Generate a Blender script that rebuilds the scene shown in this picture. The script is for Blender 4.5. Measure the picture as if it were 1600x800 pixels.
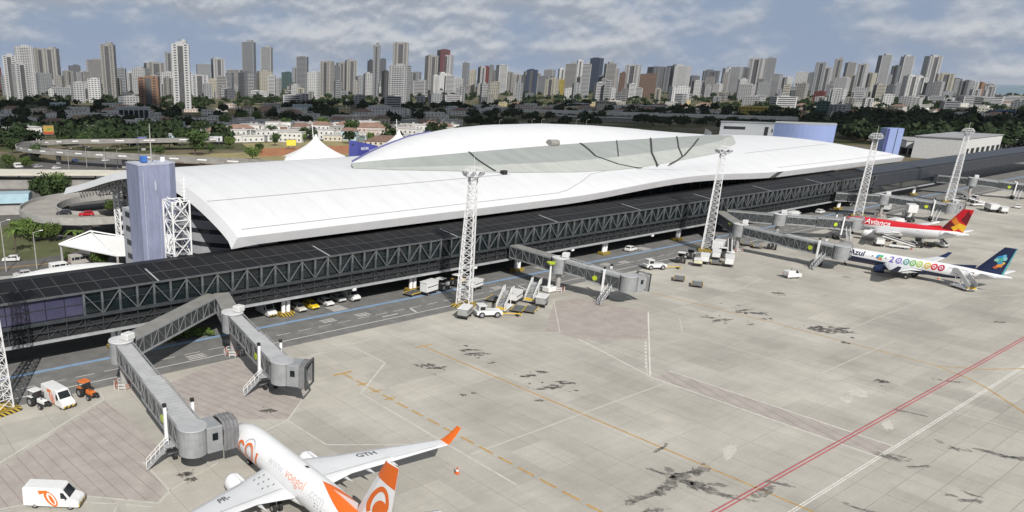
import bpy, bmesh, math, random
import numpy as np
from math import radians, sin, cos, pi, atan2, hypot
from mathutils import Vector, Matrix
rnd = random.Random(11)
S = bpy.context.scene
for o in list(bpy.data.objects): bpy.data.objects.remove(o)
COL = S.collection
# ------------------------------------------------------------------ camera
CAMH = 45.0
F_PX, CX, CY = 1168.0, 503.0, 510.0            # focal length and principal point in photo pixels
RW = np.array([[0.825343, -0.17152903, 0.53794677],
               [-0.56456126, -0.26574596, 0.78144076],
               [0.00891741, -0.94866057, -0.31617021]])   # rows: world axes seen by the camera (right, down, forward)
cd = bpy.data.cameras.new('camera'); cam = bpy.data.objects.new('camera', cd); COL.objects.link(cam)
rt, dn, fw = RW[:, 0], RW[:, 1], RW[:, 2]
cam.matrix_world = Matrix(((rt[0], -dn[0], -fw[0], 0), (rt[1], -dn[1], -fw[1], 0), (rt[2], -dn[2], -fw[2], CAMH), (0, 0, 0, 1)))
cd.sensor_fit = 'HORIZONTAL'; cd.sensor_width = 36; cd.lens = 36 * F_PX / 1600
cd.shift_x = (800 - CX) / 1600; cd.shift_y = (CY - 400) / 1600
cd.clip_start = 1; cd.clip_end = 90000
S.camera = cam
# ------------------------------------------------------------------ sun and sky
SUN_AZ, SUN_EL = 64.0, 40.0                     # direction the shadows fall (from +X), height of the sun
sd = Vector((cos(radians(SUN_AZ)) * cos(radians(SUN_EL)), sin(radians(SUN_AZ)) * cos(radians(SUN_EL)), -sin(radians(SUN_EL))))
sl = bpy.data.lights.new('sun', 'SUN'); sl.energy = 4.75; sl.angle = radians(0.5); sl.color = (1, .965, .91)
so = bpy.data.objects.new('sun', sl); COL.objects.link(so); so.rotation_euler = sd.to_track_quat('-Z', 'Y').to_euler(); so.location = (-60, -120, 150)
W = bpy.data.worlds.new('World'); S.world = W; W.use_nodes = True
nt = W.node_tree; nt.nodes.clear(); N = nt.nodes.new; L = nt.links.new
out = N('ShaderNodeOutputWorld'); bg = N('ShaderNodeBackground'); sky = N('ShaderNodeTexSky')
sky.sky_type = 'NISHITA'; sky.sun_disc = False; sky.sun_elevation = radians(SUN_EL); sky.sun_rotation = atan2(-sd.x, -sd.y)
sky.air_density = 1.0; sky.dust_density = 0.6; sky.ozone_density = 2.2; sky.altitude = 50
tc = N('ShaderNodeTexCoord'); sep = N('ShaderNodeSeparateXYZ'); L(tc.outputs['Generated'], sep.inputs[0])
def cloud_noise(dz, scale=(12.0, 12.0, 24.0), det=8.0):
    mp = N('ShaderNodeMapping'); mp.inputs['Scale'].default_value = scale; mp.inputs['Location'].default_value = (1.7, .4, dz); L(tc.outputs['Generated'], mp.inputs['Vector'])
    n = N('ShaderNodeTexNoise'); n.inputs['Scale'].default_value = 1.0; n.inputs['Detail'].default_value = det; n.inputs['Roughness'].default_value = .52; n.inputs['Distortion'].default_value = 0.0; L(mp.outputs[0], n.inputs['Vector']); return n.outputs['Fac']
def maprange(src, a, b_, c, d):
    r = N('ShaderNodeMapRange'); r.interpolation_type = 'SMOOTHSTEP'; r.inputs[1].default_value = a; r.inputs[2].default_value = b_; r.inputs[3].default_value = c; r.inputs[4].default_value = d; L(src, r.inputs[0]); return r.outputs[0]
def math_(op, a, b_):
    m = N('ShaderNodeMath'); m.operation = op
    for i, v in enumerate((a, b_)):
        if isinstance(v, (int, float)): m.inputs[i].default_value = v
        else: L(v, m.inputs[i])
    return m.outputs[0]
d0 = cloud_noise(.35); d1 = cloud_noise(.35 + .16)                 # density here and a little higher up
big = cloud_noise(2.1, (2.6, 2.6, 9.0), 3.0)
dens = math_('ADD', math_('MULTIPLY', d0, .62), math_('MULTIPLY', big, .38))
dens = math_('ADD', dens, maprange(math_('ABSOLUTE', sep.outputs['Z'], 0), .02, .10, -.02, .065))   # thin near the horizon
cover = maprange(dens, .43, .62, 0, .95)
lit = maprange(math_('SUBTRACT', d0, d1), -.08, .10, 0, 1)         # cloud tops catch the sun, bases are grey
ccol = N('ShaderNodeMix'); ccol.data_type = 'RGBA'; L(lit, ccol.inputs[0]); ccol.inputs[6].default_value = (6.0, 6.7, 7.9, 1); ccol.inputs[7].default_value = (10.4, 10.8, 11.4, 1)
low = maprange(sep.outputs['Z'], 0.0, .45, 1, 0)                    # humid blue air low over the sea
air = N('ShaderNodeMix'); air.data_type = 'RGBA'; L(low, air.inputs[0]); L(sky.outputs[0], air.inputs[6]); air.inputs[7].default_value = (5.0, 6.3, 8.7, 1)
mixc = N('ShaderNodeMix'); mixc.data_type = 'RGBA'; L(cover, mixc.inputs[0]); L(air.outputs[2], mixc.inputs[6]); L(ccol.outputs[2], mixc.inputs[7])
L(mixc.outputs[2], bg.inputs[0]); bg.inputs[1].default_value = 0.056; L(bg.outputs[0], out.inputs[0])
# ------------------------------------------------------------------ exposure and render
S.view_settings.view_transform = 'Standard'; S.view_settings.look = 'None'; S.view_settings.exposure = 0.0; S.view_settings.gamma = 1; S.view_settings.use_curve_mapping = False
S.render.engine = 'CYCLES'; S.cycles.max_bounces = 4; S.cycles.diffuse_bounces = 2; S.cycles.glossy_bounces = 3; S.cycles.transparent_max_bounces = 4
# ------------------------------------------------------------------ helpers
def ray(px, py):
    return RW @ np.array([(px - CX) / F_PX, (py - CY) / F_PX, 1.0])
def gp(px, py, z=0.0):
    """world point at height z seen at a photo pixel (used to survey positions off the photograph)"""
    r = ray(px, py); t = (z - CAMH) / r[2]; return Vector((r[0] * t, r[1] * t, z))
def zat(px, py, P):
    """height of the point above ground point P that is seen at photo row py"""
    r = ray(px, py); t = hypot(P[0], P[1]) / hypot(r[0], r[1]); return CAMH + r[2] * t
def proj(P):
    v = RW.T @ (np.array(P) - np.array([0, 0, CAMH])); return CX + F_PX * v[0] / v[2], CY + F_PX * v[1] / v[2], v[2]

MATS = {}
def mat(name, col, rough=.6, metal=0.0, var=.15, scale=1.0, bump=0.0, objcol=False, rand=0.0, world=False, spec=.5, coat=0.0, stretch=None, emis=None):
    if name in MATS: return MATS[name]
    m = bpy.data.materials.new(name); m.use_nodes = True; t = m.node_tree; b = t.nodes['Principled BSDF']
    b.inputs['Roughness'].default_value = rough; b.inputs['Metallic'].default_value = metal; b.inputs['Specular IOR Level'].default_value = spec
    b.inputs['Coat Weight'].default_value = coat
    n = t.nodes.new; l = t.links.new
    if objcol:
        oi = n('ShaderNodeObjectInfo'); src = oi.outputs['Color']
    else:
        rgb = n('ShaderNodeRGB'); rgb.outputs[0].default_value = (*col, 1); src = rgb.outputs[0]
    if world: co = n('ShaderNodeNewGeometry').outputs['Position']
    else: co = n('ShaderNodeTexCoord').outputs['Object']
    if stretch:
        mpn = n('ShaderNodeMapping'); mpn.inputs['Scale'].default_value = stretch; l(co, mpn.inputs[0]); co = mpn.outputs[0]
    if var > 0:
        nz = n('ShaderNodeTexNoise'); nz.inputs['Scale'].default_value = scale; nz.inputs['Detail'].default_value = 6; nz.inputs['Roughness'].default_value = .62; l(co, nz.inputs['Vector'])
        mr = n('ShaderNodeMapRange'); mr.inputs['From Min'].default_value = .3; mr.inputs['From Max'].default_value = .7; mr.inputs['To Min'].default_value = 1 - var; mr.inputs['To Max'].default_value = 1 + var; l(nz.outputs['Fac'], mr.inputs['Value'])
        fac = mr.outputs[0]
        if rand > 0:
            oi2 = n('ShaderNodeObjectInfo'); m2 = n('ShaderNodeMapRange'); m2.inputs['To Min'].default_value = 1 - rand; m2.inputs['To Max'].default_value = 1 + rand; l(oi2.outputs['Random'], m2.inputs['Value'])
            mm = n('ShaderNodeMath'); mm.operation = 'MULTIPLY'; l(fac, mm.inputs[0]); l(m2.outputs[0], mm.inputs[1]); fac = mm.outputs[0]
        mx = n('ShaderNodeVectorMath'); mx.operation = 'SCALE'; l(src, mx.inputs[0]); l(fac, mx.inputs['Scale']); src = mx.outputs[0]
        if bump > 0:
            bp = n('ShaderNodeBump'); bp.inputs['Strength'].default_value = bump; bp.inputs['Distance'].default_value = .05; l(nz.outputs['Fac'], bp.inputs['Height']); l(bp.outputs[0], b.inputs['Normal'])
    l(src, b.inputs['Base Color'])
    if emis: b.inputs['Emission Color'].default_value = (*emis, 1); b.inputs['Emission Strength'].default_value = 1
    MATS[name] = m; return m

class MB:
    def __init__(s): s.v = []; s.f = []; s.m = []; s.mats = []; s.sm = []
    def mi(s, m):
        if m not in s.mats: s.mats.append(m)
        return s.mats.index(m)
    def add(s, vs, fs, m, smooth=False):
        o = len(s.v); k = s.mi(m)
        s.v += [tuple(v) for v in vs]
        for f in fs: s.f.append(tuple(i + o for i in f)); s.m.append(k); s.sm.append(smooth)
    def box(s, c, d, m, rz=0.0, M=None, bev=0.0):
        hx, hy, hz = d[0] / 2, d[1] / 2, d[2] / 2
        if bev > 0:
            b = bev; R = [(hx - b, hy - b, hz), (hx - b, hy, hz - b), (hx, hy - b, hz - b)]
            pts = [];
            vs = []
            for sx in (-1, 1):
                for sy in (-1, 1):
                    for sz in (-1, 1):
                        for r in R: vs.append((r[0] * sx, r[1] * sy, r[2] * sz))
            bm = bmesh.new()
            for v in vs: bm.verts.new(v)
            bmesh.ops.convex_hull(bm, input=bm.verts[:]); bm.verts.index_update()
            vs = [v.co.copy() for v in bm.verts]; fs = [[v.index for v in f.verts] for f in bm.faces]; bm.free()
        else:
            vs = [(x, y, z) for x in (-hx, hx) for y in (-hy, hy) for z in (-hz, hz)]
            fs = [(0, 1, 3, 2), (4, 6, 7, 5), (0, 4, 5, 1), (2, 3, 7, 6), (0, 2, 6, 4), (1, 5, 7, 3)]
        T = Matrix.Translation(c) @ Matrix.Rotation(rz, 4, 'Z')
        if M is not None: T = M @ T
        s.add([T @ Vector(v) for v in vs], fs, m)
    def bar(s, a, b, w, h, m):
        """rectangular bar from a to b"""
        a, b = Vector(a), Vector(b); d = (b - a).normalized(); u = Vector((0, 0, 1)) if abs(d.z) < .95 else Vector((0, 1, 0))
        x = d.cross(u).normalized() * w / 2; y = x.cross(d).normalized() * h / 2
        vs = [p + i * x + j * y for p in (a, b) for i, j in ((-1, -1), (1, -1), (1, 1), (-1, 1))]
        s.add(vs, [(0, 1, 2, 3), (4, 7, 6, 5), (0, 4, 5, 1), (1, 5, 6, 2), (2, 6, 7, 3), (3, 7, 4, 0)], m)
    def cyl(s, a, b, r0, r1, m, n=12, caps=True, smooth=True):
        a, b = Vector(a), Vector(b); d = (b - a).normalized(); u = Vector((0, 0, 1)) if abs(d.z) < .95 else Vector((0, 1, 0))
        x = d.cross(u).normalized(); y = x.cross(d).normalized()
        vs = [p + r * (cos(2 * pi * i / n) * x + sin(2 * pi * i / n) * y) for p, r in ((a, r0), (b, r1)) for i in range(n)]
        s.add(vs, [(i, n + i, n + (i + 1) % n, (i + 1) % n) for i in range(n)], m, smooth)
        if caps: s.add(vs, [tuple(range(n)), tuple(range(2 * n - 1, n - 1, -1))], m)
    def prism(s, poly, z0, z1, m):
        n = len(poly); vs = [(p[0], p[1], z0) for p in poly] + [(p[0], p[1], z1) for p in poly]
        s.add(vs, [tuple(range(n - 1, -1, -1)), tuple(range(n, 2 * n))] + [(i, (i + 1) % n, n + (i + 1) % n, n + i) for i in range(n)], m)
    def loft(s, rings, m, close=True, capa=True, capb=True, smooth=True):
        n = len(rings[0]); vs = [v for r in rings for v in r]; fs = []
        for k in range(len(rings) - 1):
            for i in range(n if close else n - 1):
                j = (i + 1) % n; fs.append((k * n + i, k * n + j, (k + 1) * n + j, (k + 1) * n + i))
        s.add(vs, fs, m, smooth)
        if capa: s.add(rings[0], [tuple(range(n - 1, -1, -1))], m)
        if capb: s.add(rings[-1], [tuple(range(n))], m)
    def build(s, name, parent=None, loc=(0, 0, 0), rz=0.0, label=None, cat=None, group=None, kind=None, color=None):
        me = bpy.data.meshes.new(name); me.from_pydata(s.v, [], s.f)
        for m in s.mats: me.materials.append(m)
        me.polygons.foreach_set('material_index', s.m); me.polygons.foreach_set('use_smooth', s.sm); me.update()
        return obj(name, me, parent, loc, rz, label, cat, group, kind, color)
def obj(name, me, parent=None, loc=(0, 0, 0), rz=0.0, label=None, cat=None, group=None, kind=None, color=None):
    o = bpy.data.objects.new(name, me); COL.objects.link(o); o.location = loc; o.rotation_euler = (0, 0, rz); o.parent = parent
    if label: o['label'] = label
    if cat: o['category'] = cat
    if group: o['group'] = group
    if kind: o['kind'] = kind
    if color: o.color = (*color, 1)
    return o
def thing(name, label, cat, loc=(0, 0, 0), rz=0.0, group=None):
    return obj(name, None, None, loc, rz, label, cat, group)
def copy_tree(o, parent=None):
    c = o.copy(); COL.objects.link(c); c.parent = parent
    for ch in list(o.children): copy_tree(ch, c)
    return c
def put(proto, used, loc, rz, label, group=None):
    o = proto if not used else copy_tree(proto)
    used.append(1); o.location = loc; o.rotation_euler = (0, 0, rz); o['label'] = label
    if group: o['group'] = group
    return o
def sheet(name, poly, z, m, parent=None, kind=None):
    b = MB(); b.add([(p[0], p[1], z) for p in poly], [tuple(range(len(poly)))], m); return b.build(name, parent, kind=kind)
def line(name, pts, w, z, m, parent=None):
    b = MB()
    for a, c in zip(pts[:-1], pts[1:]):
        a, c = Vector(a[:2]), Vector(c[:2]); d = (c - a).normalized(); nrm = Vector((-d.y, d.x)) * w / 2
        b.add([(*(a - nrm), z), (*(c - nrm), z), (*(c + nrm), z), (*(a + nrm), z)], [(0, 1, 2, 3)], m)
    return b.build(name, parent)
FONTMESH = {}
def text_verts(txt, size, shear=0.0, bold=0.0):
    cu = bpy.data.curves.new('t', 'FONT'); cu.body = txt; cu.size = size; cu.shear = shear; cu.offset = bold; cu.resolution_u = 3
    o = bpy.data.objects.new('t', cu); COL.objects.link(o); bpy.context.view_layer.update()
    me = o.to_mesh(); vs = [v.co.copy() for v in me.vertices]; fs = [tuple(p.vertices) for p in me.polygons]; o.to_mesh_clear()
    bpy.data.objects.remove(o); bpy.data.curves.remove(cu)
    return vs, fs
# ================================================================== SETTING
def slab_mat():
    m = bpy.data.materials.new('apron_concrete'); m.use_nodes = True; t = m.node_tree; b = t.nodes['Principled BSDF']; n = t.nodes.new; l = t.links.new
    b.inputs['Roughness'].default_value = .85; b.inputs['Specular IOR Level'].default_value = .25
    P = n('ShaderNodeNewGeometry').outputs['Position']
    def noise(sc, st, det=6, lo=.3, hi=.7, a=.9, c=1.1, rough=.6, rot=0):
        mp = n('ShaderNodeMapping'); mp.inputs['Scale'].default_value = st; mp.inputs['Rotation'].default_value = (0, 0, rot); l(P, mp.inputs[0])
        z = n('ShaderNodeTexNoise'); z.inputs['Scale'].default_value = sc; z.inputs['Detail'].default_value = det; z.inputs['Roughness'].default_value = rough; l(mp.outputs[0], z.inputs['Vector'])
        r = n('ShaderNodeMapRange'); r.inputs[1].default_value = lo; r.inputs[2].default_value = hi; r.inputs[3].default_value = a; r.inputs[4].default_value = c; l(z.outputs['Fac'], r.inputs[0]); return r.outputs[0]
    def mul(a, c):
        q = n('ShaderNodeMath'); q.operation = 'MULTIPLY'; l(a, q.inputs[0]); l(c, q.inputs[1]); return q.outputs[0]
    f = noise(.055, (1, 1, 1), a=.80, c=1.14)
    f = mul(f, noise(.25, (1.0, .22, 1), a=.93, c=1.06, rot=.12))
    f = mul(f, noise(.9, (.18, 1.0, 1), a=.95, c=1.05, rot=-.1))
    f = mul(f, noise(3.0, (1, 1, 1), a=.95, c=1.05))
    sn = n('ShaderNodeVectorMath'); sn.operation = 'SNAP'; sn.inputs[1].default_value = (6.2, 6.2, 50)
    ad = n('ShaderNodeVectorMath'); ad.operation = 'ADD'; ad.inputs[1].default_value = (0.0, 5.5, 10); l(P, ad.inputs[0]); l(ad.outputs[0], sn.inputs[0])
    wn = n('ShaderNodeTexWhiteNoise'); l(sn.outputs[0], wn.inputs['Vector'])
    r = n('ShaderNodeMapRange'); r.inputs[3].default_value = .90; r.inputs[4].default_value = 1.06; l(wn.outputs['Value'], r.inputs[0]); f = mul(f, r.outputs[0])
    # dark drips and rubber: sparse streaks
    f = mul(f, noise(.16, (.5, .12, 1), det=8, lo=.62, hi=.8, a=1.0, c=.72, rough=.7, rot=.5))
    cz = n('ShaderNodeTexNoise'); cz.inputs['Scale'].default_value = .05; l(P, cz.inputs['Vector'])
    cm = n('ShaderNodeMix'); cm.data_type = 'RGBA'; l(cz.outputs['Fac'], cm.inputs[0]); cm.inputs[6].default_value = (.41, .391, .35, 1); cm.inputs[7].default_value = (.435, .405, .35, 1)
    sc = n('ShaderNodeVectorMath'); sc.operation = 'SCALE'; l(cm.outputs[2], sc.inputs[0]); l(f, sc.inputs['Scale']); l(sc.outputs[0], b.inputs['Base Color'])
    return m
M_SLAB = slab_mat()
M_JOINT = mat('joint_dirt', (.27, .255, .23), .95)
M_ASPH = mat('asphalt', (.175, .172, .165), .9, var=.22, scale=.35, world=True, spec=.2)
M_ROADL = mat('landside_asphalt', (.12, .115, .11), .9, var=.2, scale=.3, world=True, spec=.2)
M_WHITE = mat('white_marking', (.62, .60, .56), .8, var=.25, scale=2, world=True)
M_WORN = mat('worn_white_marking', (.50, .48, .43), .85, var=.12, scale=.8, world=True)
M_YEL = mat('yellow_marking', (.45, .26, .05), .8, var=.3, scale=1.2, world=True)
M_RED = mat('red_marking', (.42, .07, .09), .8, var=.2, scale=2, world=True)
M_PINK = mat('worn_red_paint', (.37, .335, .305), .85, var=.14, scale=.4, world=True)
M_HATCH = mat('red_brown_hatch', (.24, .155, .135), .85, var=.3, scale=1.5, world=True)
M_BLUE = mat('blue_marking', (.20, .31, .46), .8, var=.22, scale=1.0, world=True)
M_OIL = mat('oil_stain', (.10, .09, .08), .6, var=.4, scale=1.5, world=True)
M_OIL2 = mat('damp_stain', (.215, .20, .178), .8, var=.35, scale=1.2, world=True)
def blotchy(m, sc, lo, hi):
    """stains break up at their edges: let noise thin the film"""
    t = m.node_tree; n = t.nodes.new; l = t.links.new; b = t.nodes['Principled BSDF']; o_ = t.nodes['Material Output']
    z = n('ShaderNodeTexNoise'); z.inputs['Scale'].default_value = sc; z.inputs['Detail'].default_value = 7; z.inputs['Roughness'].default_value = .65; l(n('ShaderNodeNewGeometry').outputs['Position'], z.inputs['Vector'])
    r = n('ShaderNodeMapRange'); r.inputs[1].default_value = lo; r.inputs[2].default_value = hi; l(z.outputs['Fac'], r.inputs[0])
    x = n('ShaderNodeMixShader'); tp = n('ShaderNodeBsdfTransparent'); l(r.outputs[0], x.inputs[0]); l(tp.outputs[0], x.inputs[1]); l(b.outputs[0], x.inputs[2]); l(x.outputs[0], o_.inputs[0])
blotchy(M_OIL, 1.1, .40, .56); blotchy(M_OIL2, .9, .42, .62); blotchy(M_WORN, 1.6, .22, .40)
def ground_mat():
    m = bpy.data.materials.new('land'); m.use_nodes = True; t = m.node_tree; b = t.nodes['Principled BSDF']; n = t.nodes.new; l = t.links.new
    b.inputs['Roughness'].default_value = .95; b.inputs['Specular IOR Level'].default_value = .1
    P = n('ShaderNodeNewGeometry').outputs['Position']
    z = n('ShaderNodeTexNoise'); z.inputs['Scale'].default_value = .018; z.inputs['Detail'].default_value = 9; z.inputs['Roughness'].default_value = .68; l(P, z.inputs['Vector'])
    r = n('ShaderNodeValToRGB'); e = r.color_ramp.elements; e[0].position = .33; e[0].color = (.035, .05, .02, 1); e[1].position = .72; e[1].color = (.22, .18, .13, 1)
    x = e.new(.46); x.color = (.07, .08, .035, 1); x = e.new(.56); x.color = (.16, .13, .085, 1); x = e.new(.63); x.color = (.13, .125, .12, 1)
    l(z.outputs['Fac'], r.inputs[0]); l(r.outputs[0], b.inputs['Base Color']); return m
M_LAND = ground_mat()
BIG = 60000
sheet('ground', [(-BIG, -BIG), (BIG, -BIG), (BIG, BIG), (-BIG, BIG)], -.12, M_LAND, kind='structure')
M_SEA = mat('sea_water', (.03, .12, .15), .25, var=.3, scale=.004, world=True, stretch=(1, 1, 1))
A_, B_ = Vector((4276, 1128)), Vector((1879, 3131)); dcoast = (B_ - A_).normalized(); ncoast = Vector((-dcoast.y, dcoast.x)); ncoast = ncoast if ncoast.dot(A_) > 0 else -ncoast
pA, pB = A_ - dcoast * 40000, A_ + dcoast * 45000
sheet('sea', [pA, pB, pB + ncoast * 55000, pA + ncoast * 55000], .6, M_SEA, kind='structure')
sheet('beach', [pA - ncoast * 60, pB - ncoast * 60, pB + ncoast * 12, pA + ncoast * 12], .64, mat('sand', (.5, .43, .32), .9), kind='structure')

# ---- apron: concrete slabs on a dark bed
apron = sheet('apron', [(-60, -40), (640, -40), (640, 105.2), (-60, 105.2)], -.03, M_JOINT, kind='structure')
rows = []; y = 10.0
while y < 28: rows.append((y, y + 3.1)); y += 3.1
while y < 104.5: rows.append((y, min(y + 6.2, 105.2))); y += 6.2
cells = []
def inframe(x0, x1, y0, y1):
    q = [proj((a, b, 0)) for a in (x0, x1) for b in (y0, y1)]
    if any(p[2] < 5 for p in q): return None
    xs = [p[0] for p in q]; ys = [p[1] for p in q]
    if max(xs) < 0 or min(xs) > 1600 or max(ys) < 0 or min(ys) > 800: return None
    return (max(xs) - min(xs)) * (max(ys) - min(ys))
for (y0, y1) in rows:
    x = 3.6 if y0 > 28 else 3.6
    while x < 420:
        a = inframe(x, x + 6.2, y0, y1)
        if a: cells.append((a, x, y0, y1))
        x += 6.2
cells.sort(reverse=True)
slabm = {}
rest = MB()
def slab_box(b, x0, y0, w, h):
    g_ = .03; b.box((x0 + w / 2, y0 + h / 2, -.014), (w - 2 * g_, h - 2 * g_, .028), M_SLAB)
for i, (a, x, y0, y1) in enumerate(cells):
    h = round(y1 - y0, 2)
    if i < 290:
        if h not in slabm:
            b = MB(); slab_box(b, 0, 0, 6.2, h); o = b.build('slab', apron); slabm[h] = o.data
        else: o = obj('slab', slabm[h], apron)
        o.location = (x, y0, 0)
    else: slab_box(rest, x, y0, 6.2, y1 - y0)
rest.build('slab_field', apron, kind='stuff')
sheet('apron_margin', [(-60, -40), (3.4, -40), (3.4, 105.1), (-60, 105.1)], -.004, M_SLAB, apron)
sheet('apron_margin', [(3.8, -40), (640, -40), (640, 9.9), (3.8, 9.9)], -.004, M_SLAB, apron)
sheet('apron_margin', [(420.2, 10.1), (640, 10.1), (640, 105.1), (420.2, 105.1)], -.004, M_SLAB, apron)
# ---- painted lines on the apron
Z1, Z2 = .004, .009
def poly(name, pts, m, z=Z1): return sheet(name, pts, z, m, apron)
line('red_line', [(-60, 34.62), (640, 34.62)], .17, Z2, M_RED, apron); line('red_line', [(-60, 34.18), (640, 34.18)], .17, Z2, M_RED, apron)
line('white_line', [(-60, 29.9), (640, 29.9)], .15, Z1, M_WHITE, apron); line('white_line', [(-60, 29.62), (640, 29.62)], .15, Z1, M_WHITE, apron)
line('yellow_line', [(85.4, 92.8), (85.6, 10)], .26, Z2, M_YEL, apron)
line('yellow_bar', [(83.6, 92.6), (87.4, 92.2)], .3, Z2 + .004, M_YEL, apron)
yy = 89.5
while yy > 12:
    line('yellow_dash', [(65.95, yy), (65.98, yy - 2.4)], .3, Z2, M_YEL, apron); yy -= 3.3
line('yellow_bar', [(64.2, 89.9), (67.6, 89.6)], .45, Z2 + .004, M_YEL, apron)
for k in range(3): line('yellow_bar', [(65.0, 84.6 - k * 3.3), (67.0, 84.4 - k * 3.3)], .25, Z2 + .006, M_YEL, apron)
line('yellow_line', [(152, 91), (152.4, 66), (151.4, 38), (149, 33), (146.5, 30), (139.5, 23.8), (128, 16)], .26, Z2, M_YEL, apron)
line('yellow_line', [(151.4, 38), (156, 33), (164, 28.5), (180, 22)], .22, Z2 + .004, M_YEL, apron)
# zig-zag stand limits
line('white_line', [(63.5, 58.8), (105.8, 58.8)], .22, Z1, M_WORN, apron)
line('white_line', [(74.8, 98.8), (74.6, 89.7), (63.6, 81.9), (63.3, 74), (62.6, 50)], .34, Z1, M_WORN, apron)
line('white_line', [(49.4, 79.9), (49.8, 71), (62.3, 62.9)], .26, Z1, M_WORN, apron)
line('white_line', [(41.8, 78), (49.4, 79.9), (56.8, 86.3)], .3, Z1 + .004, M_WORN, apron)
line('white_line', [(97.3, 104), (96.9, 90)], .26, Z1, M_WORN, apron)
line('white_line', [(97, 92.5), (112, 84), (128.1, 98.6)], .22, Z1 + .003, M_WORN, apron)
line('white_line', [(60, 99.5), (74.8, 98.8)], .2, Z1, M_WORN, apron); line('white_line', [(60, 96.8), (68, 99.4), (82, 100.6)], .2, Z1 + .003, M_WORN, apron)
line('white_line', [(106.3, 62), (106.3, 29.8)], .22, Z2, M_WHITE, apron); line('white_line', [(111.3, 61.5), (111.3, 29.8)], .22, Z2, M_WHITE, apron)
line('white_line', [(112, 80), (106.5, 61.8), (138.2, 82.8)], .22, Z2 + .003, M_WHITE, apron)
yy = 0
for k in range(8):
    a = Vector((109.3, 64.4)) + (Vector((121.6, 72.5)) - Vector((109.3, 64.4))) * (k / 8); c = a + (Vector((121.6, 72.5)) - Vector((109.3, 64.4))) * .075
    line('white_dash', [a, c], .3, Z2, M_WHITE, apron)
line('white_line', [(139.6, 76.8), (131.4, 71.3), (131.3, 20)], .2, Z1, M_WORN, apron)
line('white_line', [(131.3, 47.2), (160, 47.2)], .18, Z1 + .003, M_WORN, apron)
line('white_line', [(106, 62), (112, 66), (113, 79)], .2, Z1 + .006, M_WORN, apron)
line('white_line', [(176, 92), (172, 74), (182, 70)], .2, Z1, M_WORN, apron); line('white_line', [(196, 100), (186, 84), (174, 82)], .2, Z1, M_WORN, apron)
line('white_line', [(190, 60), (230, 40), (300, 30)], .18, Z1, M_WORN, apron); line('white_line', [(160, 55), (240, 55)], .16, Z1, M_WORN, apron)
# worn red no-parking zones with hatching
def hatch(name, pts, sp, tilt, w=.07, m=M_HATCH):
    b = poly(name, pts, M_PINK, .003)
    hb = MB(); xs = [p[0] for p in pts]; ys = [p[1] for p in pts]
    xk = min(xs) - 30
    while xk < max(xs) + 30:
        f = lambda y: xk + (y - min(ys)) * tilt
        # clip line x=f(y) against polygon
        hits = []
        for (x1, y1), (x2, y2) in zip(pts, pts[1:] + pts[:1]):
            d1 = x1 - f(y1); d2 = x2 - f(y2)
            if d1 * d2 < 0:
                t = d1 / (d1 - d2); hits.append((x1 + (x2 - x1) * t, y1 + (y2 - y1) * t))
        hits.sort(key=lambda p: p[1])
        for p, q in zip(hits[::2], hits[1::2]):
            hb.add([(p[0] - w / 2, p[1], .006), (p[0] + w / 2, p[1], .006), (q[0] + w / 2, q[1], .006), (q[0] - w / 2, q[1], .006)], [(0, 1, 2, 3)], m)
        xk += sp
    hb.build('hatching', b, kind='stuff')
hatch('no_parking_zone', [(9, 84.5), (30.7, 100.2), (31.6, 80.5), (28.4, 79.4), (28.2, 71.8), (26.2, 70.2), (19, 77), (9, 78)], 1.55, -.1)
line('white_line', [(5, 83), (30.7, 100.8), (31.2, 104)], .3, Z2, M_WORN, apron)
line('white_line', [(9, 78.6), (19, 76.8), (26.3, 69.8), (28.4, 71.6), (28.4, 79.6)], .26, Z2, M_WORN, apron)
line('white_line', [(28.4, 71.6), (36, 74.5)], .2, Z2, M_WORN, apron)
line('white_line', [(19.5, 74.5), (22.5, 72.2), (19, 67)], .24, Z2, M_WORN, apron); line('white_line', [(23.2, 71.6), (25.5, 69.4)], .24, Z2, M_WORN, apron)
hatch('no_parking_zone', [(35.5, 98.8), (49.8, 104.6), (60.8, 104.6), (56.7, 86.1), (49.6, 80.4), (41.2, 85.5)], 1.5, -.28, .08)
hatch('no_parking_zone', [(110.4, 86.2), (128.1, 98.4), (134, 97), (138.1, 83), (122.4, 72.8), (112.4, 79.8)], .85, -.16, .09)
hatch('no_parking_zone', [(106.5, 61.2), (111.1, 61.2), (111.1, 30.1), (106.5, 30.1)], 1.9, .42, .10)
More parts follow.
